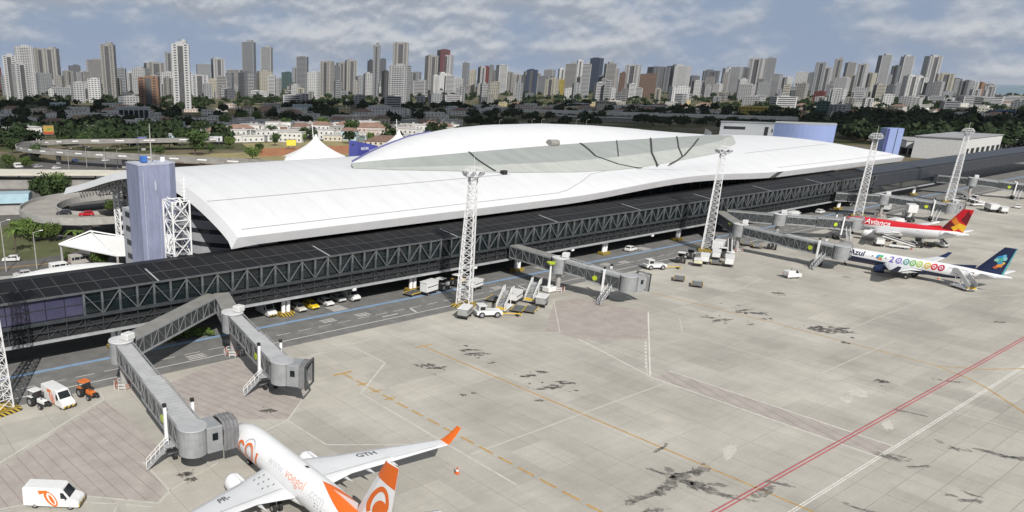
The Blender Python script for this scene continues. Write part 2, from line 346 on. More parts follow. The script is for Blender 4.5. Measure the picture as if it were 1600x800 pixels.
# oil stains
def blot(cx, cy, rx, ry, rz, m, n=26, name='oil_stain', z=.012):
    pts = []
    for i in range(n):
        a = 2 * pi * i / n; k = .55 + .6 * rnd.random(); x_, y_ = 1.35 * rx * k * cos(a), 1.7 * ry * k * sin(a)
        pts.append((cx + x_ * cos(rz) - y_ * sin(rz), cy + x_ * sin(rz) + y_ * cos(rz)))
    b = MB(); b.add([(cx, cy, z)] + [(p[0], p[1], z) for p in pts], [(0, 1 + i, 1 + (i + 1) % n) for i in range(n)], m); return b.build(name, apron)
for (px, py, rx, ry) in [(735, 547, 1.6, .35), (745, 553, 1.9, .5), (768, 567, .6, .2), (664, 571, 1.3, .35), (682, 575, 1.4, .35), (695, 573, .4, .15), (846, 581, .9, .3), (825, 587, 1.4, .35), (863, 605, 1.5, .5), (884, 598, 1.2, .5), (842, 608, .8, .25), (900, 610, .4, .2), (843, 626, .6, .3),
                         (1160, 485, 2.2, .3), (1176, 489, 2.6, .5), (1107, 496, 1.2, .35), (1128, 500, 2.2, .45), (1199, 498, 1.2, .3), (1173, 507, .9, .25), (1275, 512, 1.6, .6), (1302, 517, 3.0, 1.2), (1315, 513, 1.4, .4), (1377, 596, 1.1, .55), (290, 741, .8, .45), (298, 749, .6, .35), (418, 642, 1.1, .4), (724, 617, .45, .3), (740, 614, .4, .2), (1563, 503, 1.0, .4), (1216, 458, 1.4, .5), (1322, 433, .8, .3)]:
    p = gp(px, py); blot(p.x, p.y, rx, ry, radians(rnd.uniform(-60, -10)), M_OIL)
    for k in range(4): blot(p.x + rnd.gauss(0, rx * .9), p.y + rnd.gauss(0, rx * .9), rx * rnd.uniform(.08, .25), rx * rnd.uniform(.05, .15), rnd.random() * 3, M_OIL, n=10)
for (pts, w) in [([(985, 785), (1030, 768), (1060, 745), (1098, 732)], .9), ([(1060, 745), (1090, 760), (1150, 780)], 1.3), ([(1078, 752), (1122, 757)], .8), ([(1042, 741), (1020, 735)], .4), ([(1470, 690), (1490, 700), (1510, 703)], .7), ([(1485, 775), (1510, 782), (1525, 783)], .6), ([(1540, 705), (1570, 713), (1600, 717)], .7), ([(1385, 713), (1405, 716)], 1.0), ([(1510, 770), (1525, 775)], .5), ([(1200, 752), (1225, 757)], .5), ([(1330, 790), (1360, 800)], .5), ([(1185, 770), (1200, 762)], .9), ([(1460, 593), (1500, 597)], .5), ([(1400, 640), (1445, 650)], .4), ([(1425, 730), (1450, 728)], .4), ([(1000, 800), (1040, 795)], .5), ([(1040, 695), (1025, 705)], .35)]:
    W_ = [gp(*p) for p in pts]
    for a, c in zip(W_[:-1], W_[1:]):
        d = c - a; n_ = max(1, int(d.length / (w * 1.3)))
        for k in range(n_ + 1):
            q = a + d * (k / n_); blot(q.x + rnd.gauss(0, w * .2), q.y + rnd.gauss(0, w * .2), w * rnd.uniform(.9, 1.8), w * rnd.uniform(.25, .6), atan2(d.y, d.x) + rnd.gauss(0, .2), M_OIL2, z=.011 + .0006 * rnd.random(), name='damp_stain')
# tyre rubber and fuel drips
# pale patch repairs
for (x_, y_, w_, h_) in [(127.2, 40.3, 3.2, 1.6), (123, 40.2, 2.5, 1.2), (91.9, 41.1, 4, 1.0), (118, 33, 3.2, .8)]:
    blot(x_, y_, w_ / 2, h_ / 2, .3, mat('patch_repair', (.5, .48, .43), .9, world=True), name='concrete_patch', z=.007)

# ---- service road in front of and below the pier
road = sheet('service_road', [(-60, 105.2), (640, 105.2), (640, 141), (-60, 141)], .0, M_ASPH, kind='structure')
line('white_line', [(-60, 108), (640, 108)], .22, .005, M_WHITE, road)
x = -30
while x < 420: line('white_dash', [(x, 111.3), (x + 3, 111.3)], .16, .005, M_WHITE, road); x += 4.6
line('blue_line', [(-60, 116.8), (640, 116.8)], .95, .005, M_BLUE, road)
for x0 in (46, 84, 118, 148, 190, 250):
    for k in range(6): line('crosswalk_bar', [(x0 + k * .0, 117.9 + k * .6), (x0 + 3.6, 117.9 + k * .6)], .3, .006, M_WHITE, road)
for x0, y0 in ((57, 114.0), (48, 110.2), (78, 114.2), (86, 113.6), (124, 113.2), (165, 114), (171, 113)):
    for k in range(3): line('road_letter_bar', [(x0, y0 - k * .7), (x0 + 3.2, y0 - k * .7)], .26, .006, M_WHITE, road)
line('white_bar', [(98.5, 111.1), (97.8, 108.3)], .4, .007, M_WHITE, road); line('white_bar', [(131, 111), (130.4, 108.3)], .4, .007, M_WHITE, road)
line('arrow_stem', [(90, 109.6), (94, 109.6)], .3, .006, M_WHITE, road)

# ================================================================== PIER
M_GLASS = mat('dark_glass', (.012, .017, .02), .07, var=.25, scale=.2, world=True, spec=.6)
M_GLASS2 = mat('teal_glass', (.010, .016, .018), .10, var=.3, scale=.3, world=True, spec=.5)
M_PROOF = mat('roof_glass', (.012, .012, .013), .55, var=.25, scale=.25, world=True, spec=.15, rand=.2)
M_STEEL = mat('grey_steel', (.15, .16, .168), .5, metal=.3, var=.2, scale=1.2)
M_STEELD = mat('dark_steel', (.055, .062, .068), .5, metal=.3, var=.25, scale=1.2)
M_BEAM = mat('light_beam', (.34, .35, .355), .55, var=.15, scale=.6, world=True)
M_CONC = mat('concrete', (.36, .35, .33), .85, var=.15, scale=.7)
M_CONCD = mat('dirty_concrete', (.26, .25, .235), .9, var=.25, scale=.3)
M_WHT = mat('white_paint', (.80, .80, .80), .45, var=.05, scale=.5)
M_BLK = mat('black_rubber', (.02, .02, .02), .8, var=.1)
M_YELP = mat('yellow_paint', (.62, .42, .04), .5, var=.15)
M_VOID = mat('dark_interior', (.02, .021, .023), .9, var=.1)
M_PURP = mat('violet_glass', (.055, .055, .10), .12, var=.2, scale=.3, world=True)
M_CLAD = mat('blue_grey_cladding', (.030, .035, .047), .42, var=.18, scale=.4, world=True, metal=.2)
pier = thing('pier', 'long dark glass boarding pier on columns running along the apron', 'pier', (0, 119.2, 0))
BAY = 3.05; X0 = 4.0; NB = 110; X1 = X0 + BAY * NB      # glazed length
def pb(name, b, **k): return b.build(name, pier, **k)
b = MB(); b.box(((X0 + X1) / 2, 7.5, 7.3), (X1 - X0, 13.6, 7.2), M_VOID); b.box(((X1 + 590) / 2, 7.2, 9.6), (590 - X1 - .1, 13, 4.2), M_VOID); pb('core', b)
b = MB(); b.box(((X0 + 402) / 2, -.1, 3.95), (402 - X0, .5, .42), M_BEAM); pb('bottom_beam', b)
b = MB(); b.box(((X0 + X1) / 2, .05, 7.05), (X1 - X0, .5, .55), M_STEELD); pb('floor_beam', b)
b = MB(); b.box(((X0 + X1) / 2, -.05, 11.2), (X1 - X0, .5, .28), M_STEEL); pb('eave_beam', b)
b = MB(); b.box(((X0 + X1) / 2, 3.5, 3.82), (X1 - X0, 7, .1), M_CONCD); pb('soffit', b)
b = MB(); b.box(((X0 + X1) / 2, .3, 9.25), (X1 - X0, .06, .1), M_STEELD); b.box(((X0 + X1) / 2, .15, 5.5), (X1 - X0, .1, .12), M_STEELD); pb('transom', b)
def shared(name, fn):
    b = MB(); fn(b); o = b.build(name, pier); return o
first = {}
def inst(name, key, loc, fn):
    if key not in first:
        o = shared(name, fn); first[key] = o.data
    else: o = obj(name, first[key], pier)
    o.location = loc; return o
D = Vector((0, 7.8, 1.15))
for i in range(NB + 1):
    x = X0 + i * BAY
    if i < NB:
        violet = 4 <= i <= 9 and i != 4
        inst('upper_pane', 'vp' if violet else 'up', (x + BAY / 2, .42, 0), lambda b: b.box((0, 0, 9.2), (BAY - .12, .06, 3.6), M_PURP if violet else M_GLASS2))
        inst('lower_pane', 'lp', (x + BAY / 2, .85, 0), lambda b: b.box((0, 0, 5.5), (BAY - .12, .06, 2.55), M_GLASS))
        for r_ in range(2):
            if r_ == 0: inst('roof_panel', 'rp0', (x + BAY / 2, 0, 0), lambda b: b.add([(-BAY / 2 + .04, -.35, 11.36), (BAY / 2 - .04, -.35, 11.36), (BAY / 2 - .04, 3.5, 11.93), (-BAY / 2 + .04, 3.5, 11.93), (-BAY / 2 + .04, -.35, 11.28), (BAY / 2 - .04, -.35, 11.28), (BAY / 2 - .04, 3.5, 11.85), (-BAY / 2 + .04, 3.5, 11.85)], [(0, 1, 2, 3), (4, 7, 6, 5), (0, 4, 5, 1), (1, 5, 6, 2), (2, 6, 7, 3), (3, 7, 4, 0)], M_PROOF))
            else: inst('roof_panel', 'rp1', (x + BAY / 2, 0, 0), lambda b: b.add([(-BAY / 2 + .04, 3.58, 11.95), (BAY / 2 - .04, 3.58, 11.95), (BAY / 2 - .04, 7.8, 12.56), (-BAY / 2 + .04, 7.8, 12.56), (-BAY / 2 + .04, 3.58, 11.87), (BAY / 2 - .04, 3.58, 11.87), (BAY / 2 - .04, 7.8, 12.48), (-BAY / 2 + .04, 7.8, 12.48)], [(0, 1, 2, 3), (4, 7, 6, 5), (0, 4, 5, 1), (1, 5, 6, 2), (2, 6, 7, 3), (3, 7, 4, 0)], M_PROOF))
    if not (5 <= i <= 9):
        inst('post', 'post', (x, -.02, 0), lambda b: (b.box((0, 0, 9.2), (.34, .34, 3.7), M_STEEL), b.box((.0, -.22, 8.3), (.12, .1, 1.6), M_STEELD)))
        if i % 2 == 0 and i < NB - 1 and not (4 <= i <= 9):
            inst('diagonal', 'dgr', (x, -.05, 0), lambda b: b.bar((0, 0, 10.95), (BAY - .2, 0, 7.4), .16, .16, M_STEEL))
        if i % 2 == 0 and i > 0 and not (6 <= i <= 10):
            inst('diagonal', 'dgl', (x, -.05, 0), lambda b: b.bar((0, 0, 10.95), (-BAY + .2, 0, 7.4), .16, .16, M_STEEL))
    inst('lower_post', 'lpost', (x, .25, 0), lambda b: b.box((0, 0, 5.5), (.16, .16, 2.7), M_STEELD))
    if i < NB: inst('lower_diagonal', 'ldg%d' % (i % 2), (x, .3, 0), lambda b: b.bar((0, 0, 4.2 if i % 2 else 6.7), (BAY, 0, 6.7 if i % 2 else 4.2), .1, .1, M_STEELD))
    if i < NB and i % 2 == 0: inst('lower_brace', 'lbr', (x, .5, 0), lambda b: (b.bar((0, .1, 4.2), (BAY * .5, .1, 5.4), .07, .07, M_STEEL), b.bar((BAY * .5, .1, 5.4), (BAY, .1, 4.2), .07, .07, M_STEEL)))
for xj in (47.5, 83.5, 118.5, 152.5, 187, 223, 258, 294):
    inst('roof_joint', 'rj', (xj, 0, 0), lambda b: b.bar((0, -.35, 11.42), (0, 5.6, 12.3), .3, .06, M_BEAM))
b = MB(); b.add([(X0, 7.9, 12.58), (X1, 7.9, 12.58), (X1, 15, 11.4), (X0, 15, 11.4), (X0, 15, 4), (X1, 15, 4)], [(0, 1, 2, 3), (3, 2, 5, 4)], M_PROOF); pb('rear_roof', b)
b = MB(); M_GBAR = mat('glazing_bar', (.085, .085, .085), .5, var=.1)
for i in range(NB + 1): b.bar((X0 + i * BAY, -.35, 11.38), (X0 + i * BAY, 7.8, 12.58), .07, .05, M_GBAR)
b.bar((X0, 3.54, 11.96), (X1, 3.54, 11.96), .08, .06, M_GBAR); b.bar((X0, -.36, 11.36), (X1, -.36, 11.36), .1, .1, M_STEEL); pb('glazing_bars', b, kind='stuff')
# clad far stretch
for k in range(31):
    xa = X1 + k * 8.0
    inst('cladding_panel', 'cp', (xa, 0, 0), lambda b: b.box((4, -.05, 9.0), (7.9, .3, 3.9), M_CLAD))
    inst('clad_roof_panel', 'crp', (xa, 0, 0), lambda b: b.add([(.05, -.3, 11.2), (7.95, -.3, 11.2), (7.95, 7.8, 13.1), (.05, 7.8, 13.1), (.05, 7.8, 12.4), (7.95, 7.8, 12.4), (.05, -.3, 10.96), (7.95, -.3, 10.96)], [(0, 1, 2, 3), (3, 2, 5, 4), (0, 6, 7, 1), (0, 3, 4, 6), (1, 7, 5, 2)], M_CLAD))
b = MB(); b.box((370, .4, 5.5), (62, .3, 2.6), M_GLASS); pb('lower_wall', b)
# pier columns
M_STRIPE = mat('hazard_stripes', (.5, .36, .05), .6)
def stripe_mat():
    m = MATS['hazard_stripes']; t = m.node_tree; b_ = t.nodes['Principled BSDF']; n = t.nodes.new; l = t.links.new
    w = n('ShaderNodeTexWave'); w.wave_type = 'BANDS'; w.bands_direction = 'DIAGONAL'; w.inputs['Scale'].default_value = .9; w.inputs['Distortion'].default_value = 0
    l(n('ShaderNodeTexCoord').outputs['Object'], w.inputs['Vector']); c = n('ShaderNodeValToRGB'); c.color_ramp.interpolation = 'CONSTANT'; c.color_ramp.elements[1].position = .5
    c.color_ramp.elements[0].color = (.03, .03, .03, 1); c.color_ramp.elements[1].color = (.52, .36, .04, 1); l(w.outputs['Fac'], c.inputs[0]); l(c.outputs[0], b_.inputs['Base Color'])
stripe_mat()
for xc in (8, 40, 74.4, 107.5, 141.5, 176, 211, 246, 281, 316, 351, 386):
    c = inst('column', 'col', (xc, 1.6, 0), lambda b: (b.cyl((-.55, 0, .8), (-.55, 0, 3.8), .42, .42, M_WHT, 14), b.cyl((.55, 0, .8), (.55, 0, 3.8), .42, .42, M_WHT, 14), b.box((0, 0, 3.6), (2.2, 1.2, .4), M_CONC)))
    k = ('cb',); 
    if 'cb' not in first:
        bb = MB(); bb.box((0, 0, .4), (3.2, 1.9, .8), M_STRIPE, bev=.06); o = bb.build('column_base', c); first['cb'] = o.data
    else: o = obj('column_base', first['cb'], c)
for xc in (90, 125, 160, 195, 230, 265):
    inst('floodlight_box', 'fl', (xc, -.1, 0), lambda b: b.box((0, 0, 3.45), (.9, .5, .55), M_WHT, bev=.06))
# ================================================================== TERMINAL
M_ROOF = mat('white_roof_membrane', (.655, .66, .668), .5, var=.035, scale=.3, world=True, spec=.35, stretch=(1, .3, .3))
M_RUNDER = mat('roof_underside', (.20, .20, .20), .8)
M_SEAM = mat('roof_seam', (.25, .25, .25), .7)
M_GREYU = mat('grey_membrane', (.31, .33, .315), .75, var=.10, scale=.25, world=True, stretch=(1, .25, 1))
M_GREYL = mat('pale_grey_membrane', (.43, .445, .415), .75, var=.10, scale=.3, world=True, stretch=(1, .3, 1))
YK = [128.5, 132, 137, 144, 152, 160, 170, 180, 190, 202, 214, 228, 243.]
ZK = [15.0, 16.7, 18.5, 20.5, 22.2, 23.2, 23.6, 23.0, 21.6, 19.3, 16.7, 13.8, 11.0]
# smooth profile by Catmull-Rom through the surveyed points
def PZ(y):
    y = min(max(y, YK[0]), YK[-1]); k = 0
    while k < len(YK) - 2 and y > YK[k + 1]: k += 1
    def tan(i):
        if i == 0: return (ZK[1] - ZK[0]) / (YK[1] - YK[0])
        if i == len(YK) - 1: return (ZK[-1] - ZK[-2]) / (YK[-1] - YK[-2])
        return (ZK[i + 1] - ZK[i - 1]) / (YK[i + 1] - YK[i - 1])
    h = YK[k + 1] - YK[k]; t = (y - YK[k]) / h
    return (2 * t**3 - 3 * t**2 + 1) * ZK[k] + (t**3 - 2 * t**2 + t) * h * tan(k) + (-2 * t**3 + 3 * t**2) * ZK[k + 1] + (t**3 - t**2) * h * tan(k + 1)
def bumpX(x): return 0 if x < 165 or x > 288 else .5 - .5 * cos(2 * pi * min(1, max(0, (x - 165) / 123)))
def RZ(x, y): return PZ(y) + 1.9 * bumpX(x) * max(0, 1 - (y - 128.5) / 9.0)
XR_Y = [128.5, 137, 148, 161, 168.5, 180, 200, 243]; XR_X = [390.5, 370.3, 355, 338, 327, 315, 305, 300]
def XRight(y): return float(np.interp(y, XR_Y, XR_X))
XL = 68.2
term = thing('terminal_building', 'huge terminal hall under a white arched roof behind the pier', 'terminal', (0, 0, 0))
ys = [128.5 + (243 - 128.5) * (k / 56) for k in range(57)]; NX = 64
b = MB(); top = []; bot = []
for y in ys:
    xr = XRight(y); r_ = []; r2 = []
    for i in range(NX + 1):
        x = XL + (xr - XL) * i / NX; r_.append((x, y, RZ(x, y)))
        th = 2.0 if y < 129 else 1.7
        r2.append((x, y + (.85 if y < 129 else 0), RZ(x, y) - th))
    r2[0] = (r2[0][0] - 1.0, r2[0][1], r2[0][2] - .35); top.append(r_); bot.append(r2)
nv = NX + 1
b.add([p for r_ in top for p in r_], [(j * nv + i, j * nv + i + 1, (j + 1) * nv + i + 1, (j + 1) * nv + i) for j in range(len(ys) - 1) for i in range(NX)], M_ROOF, True)
roof = b.build('roof', term)
b = MB(); b.add([p for r_ in bot for p in r_], [(j * nv + i, (j + 1) * nv + i, (j + 1) * nv + i + 1, j * nv + i + 1) for j in range(len(ys) - 1) for i in range(NX)], M_RUNDER, True); b.build('soffit', roof)
b = MB(); b.add(top[0] + bot[0], [(i, nv + i, nv + i + 1, i + 1) for i in range(NX)], mat('fascia_paint', (.74, .74, .75), .5, var=.05, scale=.2, world=True)); fascia = b.build('front_fascia', roof)
b = MB(); b.add([r_[0] for r_ in top] + [r_[0] for r_ in bot], [(j, j + 1, len(ys) + j + 1, len(ys) + j) for j in range(len(ys) - 1)], M_ROOF, True); b.build('gable_trim', roof)
b = MB(); b.add([r_[-1] for r_ in top] + [r_[-1] for r_ in bot], [(j, len(ys) + j, len(ys) + j + 1, j + 1) for j in range(len(ys) - 1)], M_ROOF, True); b.build('gable_trim', roof)
b = MB(); b.add(top[-1] + bot[-1], [(i, i + 1, nv + i + 1, nv + i) for i in range(NX)], M_ROOF); b.build('rear_fascia', roof)
def onroof(px, py, lift=.1):
    r_ = ray(px, py); t = 118 / r_[1]
    while t < 400:
        p = np.array([0, 0, CAMH]) + r_ * t
        if p[2] <= RZ(p[0], p[1]): break
        t += .05
    return Vector((p[0], p[1], p[2] + lift))
def seam(pts, w=.22, name='roof_seam', m=M_SEAM, lift=.06):
    bb = MB(); n_ = len(pts)
    for a, c in zip(pts[:-1], pts[1:]):
        d = Vector((c[0] - a[0], c[1] - a[1])).normalized(); q = Vector((-d.y, d.x)) * w / 2
        P4 = []
        for p, s_ in ((a, -1), (c, -1), (c, 1), (a, 1)):
            x_, y_ = p[0] + q.x * s_, p[1] + q.y * s_; P4.append((x_, y_, RZ(x_, y_) + lift))
        bb.add(P4, [(0, 1, 2, 3)], m)
    return bb.build(name, roof)
seam([(XL + .5 + k * 4, 142.6 + .0 * k) for k in range(24)], .16)
seam([(XL + 2 + k * 4, 130.6) for k in range(25)] + [(171, 131.2), (180, 134), (190, 138), (200, 139.4)], .14)
seam([(284 + k * 4, 142.5 + .1 * k) for k in range(18)], .16)
seam([(285 + k * 4, 130.6) for k in range(26)], .14); seam([(214, 138.4), (226, 135), (240, 131.5)], .12)
M_SHEET = mat('roof_sheet_joint', (.50, .505, .51), .5, var=.05)
for k in range(1, 53):
    xk = XL + k * 6.0; pts_ = [(xk, 129 + q * 3.0) for q in range(0, 15) if 129 + q * 3.0 < min(172, 128.5 + 60) and xk < XRight(129 + q * 3.0) - 1 and not (117 < xk < 321 and 129 + q * 3.0 > float(np.interp(xk, [117, 127.8, 142.5, 159.9, 185.6, 202.3, 215.3, 244.4, 268.6, 296, 321], [156.2, 152, 148.2, 143.7, 140, 139, 139, 141.7, 144.3, 152.3, 167.4])) - 1)]
    if len(pts_) > 1: seam(pts_, .05, 'sheet_joint', M_SHEET, .03)
# grey membrane field between the low roof and the vault
JX = [117, 127.8, 142.5, 159.9, 185.6, 202.3, 215.3, 244.4, 268.6, 296, 321]; JY = [156.2, 152, 148.2, 143.7, 140, 139, 139, 141.7, 144.3, 152.3, 167.4]
def JC(x): return float(np.interp(x, JX, JY))
def UC(x):
    t = (x - 117) / (310 - 117); return Vector((x, 157 + 11 * t, 24.2 + .7 * sin(pi * min(max(t, 0), 1))))
grid = []
NU, NV = 60, 16
for i in range(NU + 1):
    x = 117 + (321 - 117) * i / NU; u = UC(x); j = JC(x); uy = max(u.y, j + .05) if x < 310 else j + .05 + (168 - j) * max(0, (321 - x) / 11)
    col_ = []
    for k in range(NV + 1):
        v = k / NV; y = j + (uy - j) * v
        z = RZ(x, y) + .10; z = z + max(0, (u.z - z)) * v**3 * (1 if x < 310 else max(0, (321 - x) / 11)); col_.append((x, y, z))
    grid.append(col_)
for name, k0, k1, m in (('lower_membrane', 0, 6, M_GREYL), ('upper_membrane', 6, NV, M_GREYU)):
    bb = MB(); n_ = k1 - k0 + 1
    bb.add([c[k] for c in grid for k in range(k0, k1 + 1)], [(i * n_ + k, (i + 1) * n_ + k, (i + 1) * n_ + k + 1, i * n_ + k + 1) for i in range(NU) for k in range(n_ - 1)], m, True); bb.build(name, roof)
def gz(x, y):
    i = min(NU, max(0, int((x - 117) / 204 * NU))); c = grid[i]
    return float(np.interp(y, [q[1] for q in c], [q[2] for q in c]))
M_CRACK = mat('black_joint', (.035, .035, .035), .8)
def crack(pts, w):
    W3 = []
    for p in pts:
        q = onroof(*p); W3.append(q)
    bb = MB(); S_ = []
    for a, c in zip(W3[:-1], W3[1:]):
        for k in range(6): S_.append(a + (c - a) * (k / 6))
    S_.append(W3[-1])
    for a, c in zip(S_[:-1], S_[1:]):
        bb.bar((a.x, a.y, gz(a.x, a.y) + .12), (c.x, c.y, gz(c.x, c.y) + .12), w, .16, M_CRACK)
    bb.build('expansion_joint', roof)
crack([(725, 243), (745, 253), (774, 268.5)], .55); crack([(898, 228), (930, 246), (965, 257), (1003, 265)], .6); crack([(1015, 219), (1018, 240), (1028, 262)], .55)
crack([(1056, 216), (1060, 232), (1066, 245)], .4); crack([(1091, 219), (1084, 228), (1070, 243), (1046, 261)], .5); crack([(962, 224), (966, 246)], .25)
# the big vault above
AP = [(117.4, 157.1, 24.4), (127.3, 163.7, 25.5), (136.2, 167.9, 26.8), (149.3, 172.4, 28.7), (168, 176, 30.2), (187.5, 178.5, 30.7), (220, 181.8, 30.2), (262.3, 185.5, 27.5), (298, 186, 24.9), (312, 180, 23.9)]
at = [0, .06, .115, .19, .3, .4, .56, .76, .93, 1]
UP = [UC(117 + (308 - 117) * t) for t in at]
def lerpc(pts, t): return Vector([float(np.interp(t, at, [p[k] for p in pts])) for k in range(3)])
# smooth A
NT = 48; NVV = 14; gridv = []
for i in range(NT + 1):
    t = i / NT; a = (lerpc(AP, max(0, t - .02)) + lerpc(AP, t) * 2 + lerpc(AP, min(1, t + .02))) / 4 if 0 < i < NT else lerpc(AP, t); u = lerpc(UP, t)
    col_ = []
    for k in range(NVV + 1):
        v = k / NVV; p = u + (a - u) * v; p.z += 1.7 * sin(pi * v) * min(1, (a.z - u.z) / 4) if a.z > u.z else 0; col_.append(p)
    back = Vector((a.x + 6 * sin(pi * t), a.y + 22 * sin(pi * t) + .5, a.z - 6.0 * sin(pi * t) - .3))
    for k in range(1, 6):
        v = k / 5; p = a + (back - a) * v; p.z += .8 * sin(pi * v) * sin(pi * t); col_.append(p)
    gridv.append(col_)
n_ = len(gridv[0]); b = MB()
b.add([p for c in gridv for p in c], [(i * n_ + k, (i + 1) * n_ + k, (i + 1) * n_ + k + 1, i * n_ + k + 1) for i in range(NT) for k in range(n_ - 1)], M_ROOF, True); vault = b.build('vault_roof', term)
b = MB()
for c, d in zip(gridv[:-1], gridv[1:]): b.add([c[0], d[0], d[0] - Vector((0, -.5, .5)), c[0] - Vector((0, -.5, .5))], [(0, 1, 2, 3)], mat('vault_edge', (.30, .31, .36), .6))
b.build('vault_edge', vault)
b = MB()
for c, d in zip(gridv[:12], gridv[1:13]): b.bar(c[NVV] + Vector((0, .2, .1)), d[NVV] + Vector((0, .2, .1)), .5, .45, mat('violet_trim', (.13, .13, .30), .5))
b.build('vault_trim', vault)
b = MB()
for i in range(5, 40): b.bar(gridv[i][11] + Vector((0, 0, .05)), gridv[i + 1][11] + Vector((0, 0, .05)), .16, .1, mat('pale_seam', (.55, .55, .57), .6))
b.build('roof_seam', vault)
b = MB(); q = UC(201) + Vector((0, 0, .6)); b.cyl(q + Vector((-2, 0, 0)), q + Vector((2.2, 0, 0)), 1.3, 1.1, M_CONCD, 14); b.build('roof_duct', vault)
b = MB(); q = onroof(787, 272); b.box((q.x, q.y, q.z + .3), (1.6, 1.2, 1.2), M_BLK); b.build('roof_hatch', roof)
b = MB(); q = onroof(1100, 214); 
for k in range(6): b.bar(q + Vector((k * .8, 0, 0)), q + Vector((k * .8 + 1.2, .5, 3.0 - .2 * k)), .25, .25, M_STEEL)
b.cyl(q + Vector((-.5, 0, .3)), q + Vector((5.5, .3, 1.2)), .35, .35, M_STEEL, 8); b.build('roof_machinery', roof)
# white letters on the fascia
vs, fs = text_verts('RECIFE', 2.1, 0, .02); w_ = max(v.x for v in vs); bb = MB(); x0 = 229
PT = []
for v in vs:
    x = x0 + v.x; t = (v.y + .25) / 2.0; zt = RZ(x, 128.5); PT.append((x, 128.5 + .85 * (1 - t) - .03, zt - 2.0 * (1 - t) - .02))
bb.add(PT, [tuple(reversed(f)) if False else f for f in fs], M_WHT); bb.build('lettering', fascia)
b = MB(); b.add([(281, 128.45, RZ(281, 128.5) - .02), (285.5, 128.45, RZ(285.5, 128.5) - .02), (282, 129.3, RZ(282, 128.5) - 2.02), (277.5, 129.3, RZ(277.5, 128.5) - 2.02)], [(0, 1, 2, 3)], mat('dark_panel', (.12, .12, .12), .6)); b.build('dark_fascia_panel', fascia)
# hall walls under the roof
M_HALL = mat('hall_glass', (.02, .024, .028), .2, var=.3, scale=.2, world=True)
b = MB(); b.box((225, 146.2, 8.5), (290, .4, 17), M_HALL); b.box((225, 226, 6.5), (280, .4, 13), M_HALL); b.box((200, 186, 7.5), (240, 78, 15), M_VOID); b.build('hall_wall', term)
b = MB()
for k in range(48): b.box((84 + k * 6, 145.9, 8.5), (.35, .3, 17), M_STEELD)
b.build('mullions', term, kind='stuff')
# curved office wing with dark strip windows at the left gable
M_OFF = mat('grey_render', (.36, .37, .39), .8, var=.08, scale=.4); M_STRIPW = mat('strip_window', (.025, .028, .035), .3)
bb = MB(); ring = []
cx_, cy_, r_ = 86.0, 158.0, 17.0
def arc(a, r2): return (cx_ + r2 * cos(a), cy_ + r2 * sin(a))
angs = [radians(150 + k * 8) for k in range(15)]
wing = MB()
for a, c in zip(angs[:-1], angs[1:]):
    p, q = arc(a, r_), arc(c, r_); wing.add([(p[0], p[1], 0), (q[0], q[1], 0), (q[0], q[1], 16.5), (p[0], p[1], 16.5), (cx_, cy_, 16.5)], [(0, 1, 2, 3), (3, 2, 4)], M_OFF)
ow = wing.build('office_wing', term)
for lv in range(5):
    sb = MB(); z0 = 3.2 + lv * 2.9
    for a, c in zip(angs[1:-1], angs[2:]):
        p, q = arc(a, r_ + .06), arc(c, r_ + .06); p2, q2 = arc(a, r_ - .1), arc(c, r_ - .1)
        sb.add([(p[0], p[1], z0), (q[0], q[1], z0), (q[0], q[1], z0 + 1.0), (p[0], p[1], z0 + 1.0)], [(0, 1, 2, 3)], M_STRIPW)
    sb.build('strip_window', ow)
b = MB(); b.box((80, 139.5, 7), (5, 5, 14), M_WHT); b.build('stair_block', term)
b = MB(); b.box((61.4, 157, 8.6), (8, 11, 17.2), M_OFF); sb_ = b.build('service_block', term)
for lv in range(5):
    b = MB(); b.box((57.35, 157.5, 3.6 + lv * 3.1), (.12, 6, 1.1), M_STRIPW); b.build('strip_window', sb_)
    b = MB(); b.box((61.4, 151.45, 3.6 + lv * 3.1), (6, .12, 1.1), M_STRIPW); b.build('strip_window', sb_)
# roof space frame seen below the gable
for gy in (150, 165, 180, 195, 208, 220):
    b = MB(); zt = PZ(gy) - 1.9
    for k in range(8):
        xa = XL + 1.2 + k * 3; b.bar((xa, gy, zt), (xa + 1.5, gy, zt - 2.2), .18, .18, M_WHT); b.bar((xa + 1.5, gy, zt - 2.2), (xa + 3, gy, zt), .18, .18, M_WHT)
    b.bar((XL + 1, gy, zt), (XL + 26, gy, zt), .2, .2, M_WHT); b.bar((XL + 2.5, gy, zt - 2.2), (XL + 25, gy, zt - 2.2), .2, .2, M_WHT); b.build('roof_truss', term)
for gx in (XL + 2, XL + 8):
    b = MB()
    for k in range(34):
        ya = 134 + k * 3; za, zb = PZ(ya) - 1.9, PZ(ya + 3) - 1.9
        b.bar((gx, ya, za), (gx, ya + 3, zb), .2, .2, M_WHT); b.bar((gx, ya, za), (gx, ya + 1.5, (za + zb) / 2 - 2), .16, .16, M_WHT); b.bar((gx, ya + 1.5, (za + zb) / 2 - 2), (gx, ya + 3, zb), .16, .16, M_WHT)
    b.build('roof_truss', term)
